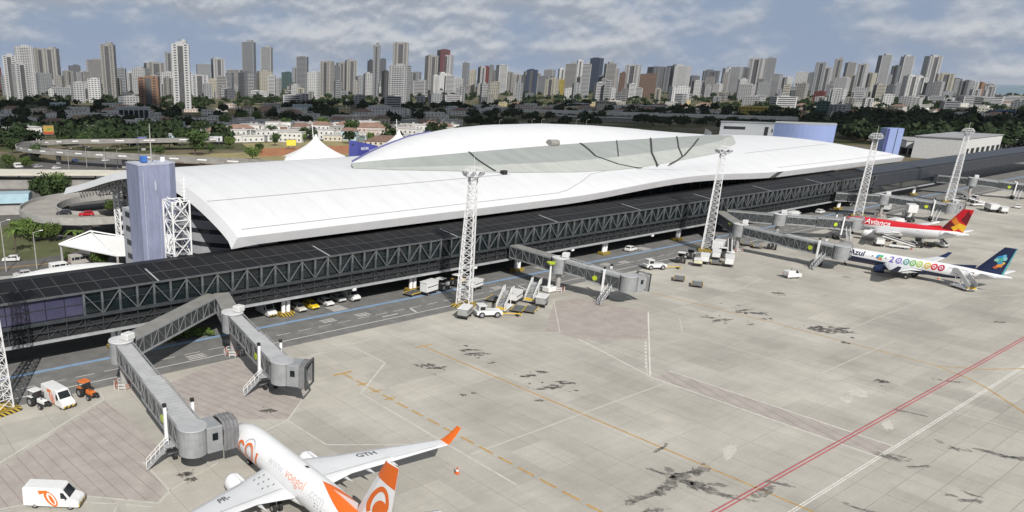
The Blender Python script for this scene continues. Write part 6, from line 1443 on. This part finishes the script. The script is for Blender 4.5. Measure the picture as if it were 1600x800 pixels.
def shed(label, pxa, pya, pxb, pyb, pyt, depth, wallm, roofm, openb=False):
    a, c = gp(pxa, pya), gp(pxb, pyb); d = c - a; zt = zat(pxa, pyt, a); T = thing('shed', label, 'building', (a.x, a.y, 0), atan2(d.y, d.x)); Ln = d.length
    b = MB(); b.box((Ln / 2, depth / 2, zt / 2 if not openb else zt * .75), (Ln, depth, zt if not openb else zt * .5), wallm); w_ = b.build('wall', T)
    b = MB(); b.box((Ln / 2, depth / 2, zt + .25), (Ln + 1, depth + 1, .5), roofm); b.build('roof', T)
    if openb:
        for k in range(9): b = MB(); b.box((Ln * (k + .5) / 9, .6, zt * .25), (.6, .6, zt * .5), M_CONC); b.build('post', T)
        b = MB(); b.box((Ln / 2, depth * .6, zt * .25), (Ln * .98, depth * .7, zt * .49), M_VOID); b.build('recess', T)
    else:
        for k in range(7): b = MB(); b.box((Ln * (k + .5) / 7, -.06, zt * .4), (Ln / 12, .12, zt * .3), M_DWIN); b.build('window', w_)
M_GW = mat('shed_grey_white', (.48, .48, .47), .7, var=.08, scale=.2); M_GR = mat('shed_roof', (.30, .30, .31), .8, var=.15, scale=.15)
shed('long pale shed with an open dark ground floor behind the far pier', 1412, 242, 1506, 246, 220, 40, M_GW, M_GR, True); shed('tall white hall behind the farthest mast', 1502, 252, 1558, 243, 217, 26, mat('hall_white', (.60, .60, .59), .6), M_GR); shed('flat grey shed at the right edge beyond the pier', 1562, 236, 1620, 238, 218, 60, M_GW, M_GR); shed('long low shed with pale wall behind the open shed', 1400, 222, 1600, 214, 211, 22, M_GW, M_GR)
shed('low white shed behind the blue slab tower', 1290, 207, 1372, 208, 199, 18, mat('hall_white', (.60, .60, .59), .6), M_GR)
sweep('metro_viaduct', 'grey elevated railway viaduct above the right side of the vault', 'viaduct', [(755, 665), (790, 595), (825, 520), (860, 445), (885, 395)], 12, 8.0, 2.2, 1.3, mat('viaduct_concrete', (.52, .51, .48), .8, var=.12, scale=.1), (.06, .15, .24, .33, .42, .51, .6, .69, .78))
T = thing('railway_station', 'low grey roofed railway station under the viaduct', 'building', (780, 560, 0), radians(-64)); b = MB(); b.box((0, -14, 2), (90, 16, 4), M_CONCD); b.build('wall', T); b = MB(); b.box((0, -14, 4.3), (94, 18, .5), M_FIBRE); b.build('roof', T)
# white platform lamps along the ridge line behind the vault
for k, px in enumerate((670, 690, 779, 829, 844, 898, 914)): lamp(px, 212, 13, ['first', 'second', 'third', 'fourth', 'fifth', 'sixth', 'seventh'][k] + ' pole from left rising behind the vault crest')
# ================================================================== CITY
M_TOWER = mat('tower_wall', (1, 1, 1), .8, objcol=True, var=.08, scale=.12)
M_TWIN = mat('tower_window', (.04, .044, .056), .25, var=.25, scale=.2)
M_TDARK = mat('tower_dark_strip', (.075, .075, .08), .5, var=.2, scale=.2)
M_SLABE = mat('balcony_edge', (.50, .50, .50), .8, var=.1, scale=.3)
rc = random.Random(21)
LM = [(60, 'far left edge'), (150, 'flyover loop'), (235, 'blue slab tower'), (330, 'big round tree'), (420, 'white houses'), (520, 'big white tent'), (640, 'left vault end'), (760, 'first mast'), (860, 'crest of the vault'), (960, 'right vault half'), (1060, 'railway viaduct'), (1150, 'second mast'), (1250, 'blue drum building'), (1340, 'right roof slope'), (1430, 'third mast'), (1530, 'farthest mast'), (2000, 'right edge')]
ORD = ['first', 'second', 'third', 'fourth', 'fifth', 'sixth', 'seventh', 'eighth', 'ninth', 'tenth', 'eleventh', 'twelfth', 'thirteenth', 'fourteenth', 'fifteenth', 'sixteenth', 'seventeenth', 'eighteenth', 'nineteenth', 'twentieth'] + [t + s for t in ('twenty-', 'thirty-', 'forty-', 'fifty-', 'sixty-') for s in ('first', 'second', 'third', 'fourth', 'fifth', 'sixth', 'seventh', 'eighth', 'ninth', 'tenth')]
def zone(px):
    for x, n in LM:
        if px < x: return n
CN = {'w': ('white', (.52, .52, .52)), 'W': ('bright white', (.66, .66, .65)), 'g': ('grey', (.34, .35, .36)), 'G': ('dark grey', (.16, .17, .18)), 'b': ('beige', (.385, .37, .345)), 'B': ('brown', (.20, .125, .085)), 'r': ('dark red', (.20, .045, .04)), 'n': ('navy', (.045, .065, .12)), 't': ('green glass', (.07, .15, .13)), 'y': ('cream', (.50, .47, .39)), 'k': ('blackish', (.07, .07, .075)), 'v': ('brick brown', (.34, .20, .13)), 'e': ('yellow', (.55, .42, .08)), 's': ('blue', (.10, .22, .42))}
ST = {'h': 'banded', 'v': 'strip windowed', 'p': 'square windowed', 'x': 'balconied'}
TW = """0 6 105 146 r v|12 31 84 158 w v|24 50 98 159 w v|31 58 71 151 w x|54 75 75 122 b v|73 97 74 120 b v|110 128 101 132 G p|138 165 92 132 b h|163 186 67 157 b v|186 200 106 152 g h|140 161 122 160 W p|113 134 128 160 w p|209 236 105 152 w p|227 260 97 126 b v|219 252 119 172 v v|260 277 81 142 g v|273 300 66 173 W v|286 296 62 165 W v|247 274 112 153 w p|308 330 100 127 g p|331 352 90 128 w v|300 326 117 152 w v|325 355 123 152 y p|354 380 109 144 b h|379 401 63 112 g h|373 402 112 152 G x|186 221 150 169 w p|58 83 114 148 g p|76 108 136 152 g p
408 427 72 142 w h|402 426 110 149 y p|440 456 112 139 t h|457 467 105 140 g v|463 482 88 147 g h|480 500 112 155 W p|500 522 95 151 b v|519 531 102 147 G p|525 539 97 142 b v|538 557 93 147 b v|573 583 93 117 k p|581 592 67 157 g v|591 602 91 122 G h|595 607 110 158 k v|612 636 66 102 b v|606 640 100 164 w x|567 582 113 152 w p|640 657 112 148 g v|662 682 86 142 b v|680 700 77 122 r h|686 706 85 140 w v|672 687 117 147 W x|693 709 117 150 W h|720 731 97 142 g h|731 742 108 149 y p|744 756 103 150 w v|752 762 103 142 r v|761 769 101 142 g p|772 790 101 148 W h|790 800 112 144 b v
800 812 115 149 b v|811 821 117 145 k v|820 837 108 148 n v|838 861 118 147 g h|850 871 122 152 y v|869 880 106 132 W v|869 880 124 150 e p|879 897 98 149 b h|897 906 93 127 W v|905 918 98 154 w h|917 937 90 144 n h|939 957 97 152 b h|955 963 107 145 b p|964 973 112 152 B p|972 995 101 152 w v|994 1021 115 152 B p|1008 1041 104 142 G v|1038 1073 101 142 w x|1043 1073 135 162 W p|1072 1089 118 142 G p|1094 1118 109 147 G v|1112 1126 130 150 W p|1124 1141 105 142 w v|1135 1153 104 150 w h|1151 1164 105 132 G v|1163 1187 90 142 w v|1189 1203 89 142 g h|1152 1176 131 157 w p
1200 1216 115 152 w h|1214 1232 120 150 W v|1239 1256 112 145 W p|1255 1267 113 145 G p|1266 1280 97 150 g v|1278 1291 104 150 w v|1295 1306 90 142 b v|1312 1327 97 142 b h|1300 1321 120 152 w p|1331 1346 99 152 w v|1345 1362 113 147 y v|1361 1379 84 138 w h|1377 1387 116 142 g p|1385 1398 102 142 G v|1396 1414 86 147 w h|1405 1426 117 157 W v|1424 1433 127 152 g p|1433 1456 86 147 w v|1457 1481 114 150 y v|1480 1495 122 150 G x|1493 1511 125 162 g v|1506 1520 127 162 W p|1517 1529 128 162 v v|1528 1547 130 154 w v|1270 1286 142 162 r p|1294 1316 138 167 W p|1230 1248 135 160 w h|1180 1200 128 152 g p|1330 1352 136 160 w p|1098 1112 120 150 b h|425 440 122 150 w p|555 570 118 150 g p|645 668 125 152 w h|705 722 122 150 w p|1215 1240 138 158 g p|1360 1380 134 158 W p|30 44 112 150 w h|88 102 118 148 b p|200 212 112 150 w v|100 116 110 140 b v
1202 1239 150 173 W h|1290 1323 163 182 W p|1274 1291 158 182 t p|1155 1196 166 180 e p|1468 1493 158 180 g h|1497 1541 168 182 y p|1545 1579 172 186 s h|1318 1332 152 172 b v|1346 1360 153 172 W v|1376 1392 147 167 W p|1405 1430 150 168 w p|1418 1436 152 172 W p|440 470 148 168 w h|462 482 146 168 w p|552 570 148 168 w p|600 626 150 172 w h|650 664 150 168 w p|668 690 146 166 g p|690 720 148 164 w h|886 920 161 173 w h|930 960 158 172 y p|1000 1030 165 176 W h|1160 1192 150 168 w p|1530 1560 152 166 w h|1440 1470 150 164 g h|1560 1600 150 164 w h|575 608 165 180 W p|400 420 142 156 w p|520 545 142 158 g h|5 30 118 150 g p|1580 1600 158 172 g p|1500 1530 150 166 w h"""
def make_tower(px0, px1, yt, yb, ck, st, idx):
    cx = (px0 + px1) / 2; yb2 = max(yb, 141.5 + (cx - 800) * .0094); p = gp(cx, yb2); dep = proj(p)[2]; zt = zat(cx, yt, p); wv = (px1 - px0) * dep / F_PX
    va = atan2(p.y, p.x); rot = rc.uniform(-.5, .5); dpt = wv * rc.uniform(.7, 1.1); w = wv / (abs(cos(rot)) + abs(sin(rot)) * dpt / wv) ; dpt = dpt * w / wv
    low = zt < 40; name = 'apartment_block' if low else 'apartment_tower'
    T = thing(name, '', 'apartment block' if low else 'tower block', (p.x, p.y, 0), va - pi / 2 + rot, 'apartment towers of the skyline'); col = CN[ck][1]; jit = rc.uniform(.9, 1.1); col = tuple(min(.8, c * jit * .70) for c in col)
    h = zt; b = MB(); H2 = h * rc.uniform(.955, .99)
    b.box((0, 0, H2 / 2), (w, dpt, H2), M_TOWER)
    if st in 'v' and not low:
        for sx in (-1, 1): b.box((sx * w * .31, -dpt * .03, H2 / 2), (w * .30, dpt * 1.10, H2 * 1.008), M_TOWER)
    b.build('wall', T, color=col)
    b = MB(); b.box((rc.uniform(-.15, .15) * w, 0, H2 + (h - H2) / 2 + .3), (w * .45, dpt * .5, h - H2 + .6), M_TOWER)
    if rc.random() < .35: b.cyl((0, 0, h), (0, 0, h + rc.uniform(4, 10)), .4, .2, M_STEEL, 5)
    b.build('roof_house', T, color=tuple(c * .85 for c in col))
    fl = 3.1 if not low else 3.0; nf = max(2, int(H2 / fl)); fl = H2 / nf; b = MB(); bb2 = MB(); e = .06
    def quad(face, u0, u1, z0, z1, m, bo=b, ex=0):
        # face 0 front(-y) 1 back 2 left(-x) 3 right
        if face < 2:
            y = (-dpt / 2 - e - ex) * (1 if face == 0 else -1); P4 = [(u0, y, z0), (u1, y, z0), (u1, y, z1), (u0, y, z1)]
        else:
            x = (-w / 2 - e - ex) * (1 if face == 2 else -1); P4 = [(x, u0, z0), (x, u1, z0), (x, u1, z1), (x, u0, z1)]
        bo.add(P4, [(0, 1, 2, 3)], m)
    for face in (0, 2, 3):
        W_ = w if face < 2 else dpt; nc = max(2, int(W_ / 4.2))
        if st == 'h':
            for k in range(nf): quad(face, -W_ * .44, W_ * .44, k * fl + fl * .35, k * fl + fl * .82, M_TWIN)
        elif st == 'v':
            if face == 0:
                quad(0, -W_ * .155, W_ * .155, fl, H2 * .97, M_TDARK)
                for sx in (-.31, .31):
                    for k in range(1, nf): quad(0, W_ * (sx - .07), W_ * (sx + .07), k * fl + .9, k * fl + 2.2, M_TWIN, ex=dpt * .085)
            else:
                for k in range(nf):
                    for c in range(nc): u = -W_ / 2 + W_ * (c + .5) / nc; quad(face, u - W_ / nc * .22, u + W_ / nc * .22, k * fl + .9, k * fl + 2.2, M_TWIN)
        else:
            for k in range(nf):
                for c in range(nc):
                    u = -W_ / 2 + W_ * (c + .5) / nc; quad(face, u - W_ / nc * .27, u + W_ / nc * .27, k * fl + .9, k * fl + 2.25, M_TWIN)
            if st == 'x' and face == 0:
                for k in range(1, nf): bb2.box((0, -dpt / 2 - .7, k * fl), (w * .5, 1.4, .9), M_SLABE)
    if rc.random() < .22 and not low: quad(2, -dpt * .46, dpt * .46, fl, H2 * .985, M_TDARK, ex=.05)
    b.build('windows', T, kind='stuff')
    if bb2.v: bb2.build('balconies', T, kind='stuff')
    return (cx, T, ck, st, low, zt)
TWL = []
XT = []
for k in range(225):
    px = rc.uniform(0, 1560); w = rc.uniform(8, 18); yb = rc.choice([143, 146, 150, 154, 158, 162]) + rc.uniform(-1.5, 1.5) + (px - 800) * .0094
    ht = rc.uniform(6, 16) if rc.random() < .45 else rc.uniform(16, 36); XT.append('%.0f %.0f %.1f %.1f %s %s' % (px, px + w, yb - ht, yb, rc.choice('wwwWggbbyG'), rc.choice('hhppv')))
TW += '\n' + '|'.join(XT)
for rowi, row in enumerate(TW.split('\n')):
    for it in row.split('|'):
        a = it.split(); TWL.append(make_tower(*[float(v) for v in a[:4]], a[4], a[5], len(TWL)))
def relabel(items, noun):
    cnt = {}
    for it in sorted(items, key=lambda q: q[0]):
        z = zone(it[0]); cnt.setdefault(z, []).append(it)
    for z, L_ in cnt.items():
        for i, it in enumerate(L_): it[1]['label'] = '%s %s, %s from left above the %s' % (it[2], noun, ORD[i], z)
relabel([(c, T, ('tall ' if zt > 85 else '') + CN[ck][0] + ' ' + ST[st]) for c, T, ck, st, low, zt in TWL if not low], 'apartment tower')
relabel([(c, T, CN[ck][0] + ' ' + ST[st]) for c, T, ck, st, low, zt in TWL if low], 'low apartment block')
# ---- small houses
HC = [('white', (.62, .61, .58)), ('cream', (.54, .50, .42)), ('pink', (.52, .43, .38)), ('grey', (.40, .39, .37)), ('green', (.16, .36, .30)), ('ochre', (.46, .37, .22)), ('pale blue', (.40, .50, .55)), ('white', (.66, .65, .63))]
HOUSES = []; spots = []
def house(px, py, w, d, h, ck, gable, rot=None):
    p = gp(px, py); 
    for q in spots:
        if (q - p).length < 13: return
    spots.append(p.copy())
    cn, col = HC[ck]; T = thing('house', '', 'house', (p.x, p.y, 0), atan2(p.y, p.x) - pi / 2 + (rc.uniform(-.5, .5) if rot is None else rot), 'small houses beyond the terminal')
    b = MB(); b.box((0, 0, h / 2), (w, d, h), M_WALLC); wl = b.build('wall', T, color=col)
    b = MB(); mm = M_TERRA if gable else M_FIBRE
    if gable: b.add([(-w / 2 - .5, -d / 2 - .5, h), (w / 2 + .5, -d / 2 - .5, h), (w / 2 + .5, d / 2 + .5, h), (-w / 2 - .5, d / 2 + .5, h), (-w / 4, 0, h + d * .25), (w / 4, 0, h + d * .25)], [(0, 1, 5, 4), (2, 3, 4, 5), (1, 2, 5), (3, 0, 4), (0, 3, 2, 1)], mm)
    else: b.box((0, 0, h + .15), (w + .6, d + .6, .3), mm); b.box((w * .2, d * .1, h + .9), (2, 2, 1.4), M_CONC)
    b.build('roof', T)
    nst = max(1, int(h / 3)); 
    for f_ in range(nst):
        nw = max(2, int(w / 3.4))
        for k in range(nw):
            b = MB(); b.box((-w / 2 + w * (k + .5) / nw, -d / 2 - .02, f_ * 3 + 1.7), (1.2, .12, 1.2), M_DWIN); b.build('door' if (f_ == 0 and k == 0) else 'window', wl)
    HOUSES.append((px, T, cn + (' tile roofed' if gable else ' flat roofed')))
for (px, py, w, d, h, ck, g_) in [(37, 222, 22, 14, 10, 7, False), (12, 222, 26, 14, 6, 0, True), (255, 223, 16, 10, 6, 6, False), (277, 224, 20, 10, 8, 4, False), (478, 205, 20, 14, 7, 0, False), (535, 205, 16, 16, 7, 7, False), (578, 212, 26, 14, 7, 2, True), (597, 198, 14, 10, 8, 2, True), (375, 212, 22, 12, 6, 0, True), (395, 210, 16, 12, 8, 0, False), (435, 205, 22, 14, 8, 7, False), (360, 222, 20, 10, 5, 0, False), (610, 235, 34, 14, 6, 1, True), (345, 217, 14, 10, 5, 2, False),
                             (250, 197, 30, 12, 4, 0, False), (235, 197, 22, 12, 5, 0, False), (320, 195, 24, 12, 5, 2, False), (95, 190, 24, 14, 8, 7, False), (140, 188, 22, 14, 7, 3, False), (600, 185, 40, 20, 12, 7, False), (550, 190, 44, 16, 6, 1, False)]:
    house(px, py, w, d, h, ck, g_)
for k in range(240):
    px = rc.uniform(225, 720); py = rc.uniform(194, 222) if px > 330 else rc.uniform(194, 206)
    house(px, py, rc.uniform(11, 20), rc.uniform(9, 13), rc.choice([3.6, 4, 6.5, 7]), rc.choice([0, 0, 7, 7, 0, 1, 2, 3, 3, 6]), rc.random() < .18)
k = 0
while k < 400 and len(HOUSES) < 300:
    px = rc.uniform(0, 1600); py = rc.uniform(172, 200) if px < 480 or px > 700 else rc.uniform(176, 215)
    if px > 700: py = rc.uniform(163, 182)
    if px > 1100: py = rc.uniform(165, 195)
    if 1100 < px < 1300 and py > 184: continue
    house(px, py, rc.uniform(12, 26), rc.uniform(9, 14), rc.choice([3.4, 3.6, 6.5, 6.8, 9.5]), rc.choice([0, 0, 1, 2, 3, 3, 5, 6, 7]), rc.random() < .25); k += 1
relabel(HOUSES, 'house')
# white modern block with tall windows under the brick tower
p = gp(210, 190); zt = zat(210, 169, p); sc = proj(p)[2] / F_PX; T = thing('glass_fronted_block', 'white block with six tall dark windows below the brown tower', 'building', (p.x, p.y, 0), atan2(p.y, p.x) - pi / 2)
b = MB(); b.box((0, 8, zt / 2), (50 * sc, 16, zt), mat('block_white', (.46, .47, .50), .6)); w_ = b.build('wall', T)
for k in range(6): b = MB(); b.box((-19 * sc + k * 7.6 * sc, -.05, zt * .5), (6.2 * sc, .2, zt * .72), M_GLASS); b.build('window', w_)
b = MB(); b.box((0, 8, zt + .4), (52 * sc, 17, .8), M_BEAM); b.build('roof', T)
# ---- woods between the houses: one mass
rv = np.random.RandomState(4)
def wood(name, label, n, sampler, quads, size, m):
    base = []
    for k in range(6):
        q = random.Random(40 + k); V = []
        lob = [(q.gauss(0, .32), q.gauss(0, .32), q.uniform(.45, .75), q.uniform(.4, .6)) for _ in range(5)]
        for j in range(quads):
            cx, cy, cz, lr = q.choice(lob); v = Vector((q.gauss(0, 1), q.gauss(0, 1), abs(q.gauss(0, .9)) - .25)).normalized() * lr * q.uniform(.75, 1.05); P0 = Vector((cx, cy, cz)) + v
            nrm = (v.normalized() + Vector((q.gauss(0, .4), q.gauss(0, .4), q.gauss(.25, .4)))).normalized(); x = nrm.orthogonal().normalized(); x.rotate(Matrix.Rotation(q.random() * 6.28, 3, nrm)); y = nrm.cross(x); s = size * q.uniform(.6, 1.4)
            V += [P0 - x * s - y * s * .6, P0 + x * s * .3 - y * s, P0 + x * s + y * s * .5, P0 - x * s * .4 + y * s]
        base.append(np.array([tuple(v) for v in V]))
    allv = []
    for i in range(n):
        x, y, sc = sampler(i); B = base[i % 6]; a = rv.rand() * 6.28; c, s = cos(a), sin(a); hs = sc * rv.uniform(.8, 1.25)
        allv.append(np.stack([x + sc * (B[:, 0] * c - B[:, 1] * s), y + sc * (B[:, 0] * s + B[:, 1] * c), hs * B[:, 2]], 1))
    V = np.concatenate(allv); nq = len(V) // 4
    me = bpy.data.meshes.new(name); me.vertices.add(len(V)); me.vertices.foreach_set('co', V.astype(np.float32).ravel()); me.loops.add(nq * 4); me.loops.foreach_set('vertex_index', np.arange(nq * 4, dtype=np.int32))
    me.polygons.add(nq); me.polygons.foreach_set('loop_start', np.arange(0, nq * 4, 4, dtype=np.int32)); me.materials.append(m); me.update(calc_edges=True)
    o = obj(name, me, None, (0, 0, 0), 0, label, 'trees', None, 'stuff'); return o
blk = [(T.location.x, T.location.y) for _, T, *_ in TWL] + [(q.x, q.y) for q in spots]; BLK = np.array(blk)
def samp(lo, hi, px0=-30, px1=1630, smin=8, smax=13, clear=7):
    def f(i):
        for _ in range(60):
            px = rv.uniform(px0, px1); t = rv.rand(); d = lo * (hi / lo) ** t; r_ = ray(px, 300); u = np.array([r_[0], r_[1]]); u = u / np.linalg.norm(u); x, y = u * d
            if px < 330 and d < 640: continue
            if 600 < d < 830 and 880 < px < 1130 : continue
            if d < 800 and 1100 < px: continue
            if np.min((BLK[:, 0] - x) ** 2 + (BLK[:, 1] - y) ** 2) < clear ** 2: continue
            return x, y, rv.uniform(smin, smax)
        return x, y, 2
    return f
wood('near_wood', 'dark green tree cover between the houses behind the terminal', 350, samp(690, 1250, smin=5.5, smax=10, clear=15), 240, .125, M_LEAFD)
wood('far_wood', 'dark green tree cover below the towers of the skyline', 1500, samp(1150, 4200, smin=6.5, smax=11, clear=14), 70, .17, M_LEAFD)
def samp3(i):
    for _ in range(80):
        px = rv.uniform(-20, 340) if rv.rand() < .8 else rv.uniform(340, 720); d = rv.uniform(540, 700); r_ = ray(px, 300); u = np.array([r_[0], r_[1]]); u = u / np.linalg.norm(u); x, y = u * d
        if np.min((BLK[:, 0] - x) ** 2 + (BLK[:, 1] - y) ** 2) > 120: return x, y, rv.uniform(6, 11)
    return x, y, 3
wood('left_wood', 'dark trees behind the flyover and the billboards', 100, samp3, 260, .12, M_LEAFD)
def samp2(i):
    for _ in range(50):
        px = rv.uniform(1290, 1640); d = rv.uniform(700, 1100); r_ = ray(px, 300); u = np.array([r_[0], r_[1]]); u = u / np.linalg.norm(u); x, y = u * d
        if np.min((BLK[:, 0] - x) ** 2 + (BLK[:, 1] - y) ** 2) > 100: return x, y, rv.uniform(8, 14)
    return x, y, 3
wood('right_wood', 'dense dark trees behind the sheds at right', 240, samp2, 240, .125, M_LEAFD)


# ================================================================== CLOUDS out of view, placed and shaped so their shade lies on the woods and houses
from mathutils import noise as mnoise
def cloud_mat():
    m = bpy.data.materials.new('cloud_vapour'); m.use_nodes = True; t = m.node_tree; t.nodes.remove(t.nodes['Principled BSDF']); o_ = t.nodes['Material Output']; n = t.nodes.new; l = t.links.new
    df = n('ShaderNodeBsdfDiffuse'); df.inputs[0].default_value = (.85, .85, .86, 1); tr = n('ShaderNodeBsdfTranslucent'); tr.inputs[0].default_value = (.85, .87, .9, 1); m1 = n('ShaderNodeMixShader'); m1.inputs[0].default_value = .66; l(df.outputs[0], m1.inputs[1]); l(tr.outputs[0], m1.inputs[2]); l(m1.outputs[0], o_.inputs[0]); return m
M_CLOUD = cloud_mat()
def cloud(gx, gy, rx, ry, rz, z0, seed):
    """a flat-based cumulus whose shade falls round ground point gx, gy"""
    off = Vector((sd.x, sd.y)) / -sd.z * z0; V = []; F_ = []; NA, NR = 48, 14
    for side in (0, 1):
        for i in range(NA):
            a = 2 * pi * i / NA; e = 1 + .22 * mnoise.noise((cos(a) * 1.6, sin(a) * 1.6, seed)) + .10 * mnoise.noise((cos(a) * 5, sin(a) * 5, seed + 7))
            for j in range(NR + 1):
                u = (j / NR) ** .7; x, y = rx * e * u * cos(a), ry * e * u * sin(a); h = (1 - u * u) ** .5 if u < 1 else 0
                n_ = mnoise.fractal(((x + seed * 50) * .006, y * .006, side * 2.0), 1.0, 2.0, 4); z = z0 + (-h * 12 if side == 0 else h * (70 + 55 * n_))
                V.append((x * cos(rz) - y * sin(rz), x * sin(rz) + y * cos(rz), z - z0))
    K = NA * (NR + 1); q = lambda i, j, s_: s_ * K + (i % NA) * (NR + 1) + j
    for i in range(NA):
        for j in range(NR): F_.append((q(i, j, 0), q(i + 1, j, 0), q(i + 1, j + 1, 0), q(i, j + 1, 0))); F_.append((q(i, j, 1), q(i, j + 1, 1), q(i + 1, j + 1, 1), q(i + 1, j, 1)))
    me = bpy.data.meshes.new('cloud'); me.from_pydata(V, [], F_); me.materials.append(M_CLOUD); me.polygons.foreach_set('use_smooth', [True] * len(me.polygons)); me.update(); obj('cloud', me, None, (gx - off.x, gy - off.y, z0), 0, kind='structure')
for k, (d, az, rx, ry) in enumerate([(1010, 86, 330, 330), (850, 67, 400, 165), (1020, 45, 300, 330), (1090, 32, 400, 330), (1110, 14, 400, 310), (1180, -4, 400, 330)]):
    cloud(d * cos(radians(az)), d * sin(radians(az)), rx, ry, radians(az + 90), 880 + 25 * (k % 4), k * 1.7 + .3)
# ================================================================== HAZE: thin humid air over land and sea
mh = bpy.data.materials.new('haze_air'); mh.use_nodes = True; t = mh.node_tree; t.nodes.remove(t.nodes['Principled BSDF'])
pv = t.nodes.new('ShaderNodeVolumePrincipled'); pv.inputs['Color'].default_value = (.80, .86, .95, 1); pv.inputs['Density'].default_value = .000016; t.links.new(pv.outputs[0], t.nodes['Material Output'].inputs['Volume'])
b = MB(); b.box((0, 0, 124), (124000, 124000, 252), mh); b.build('haze', kind='stuff')
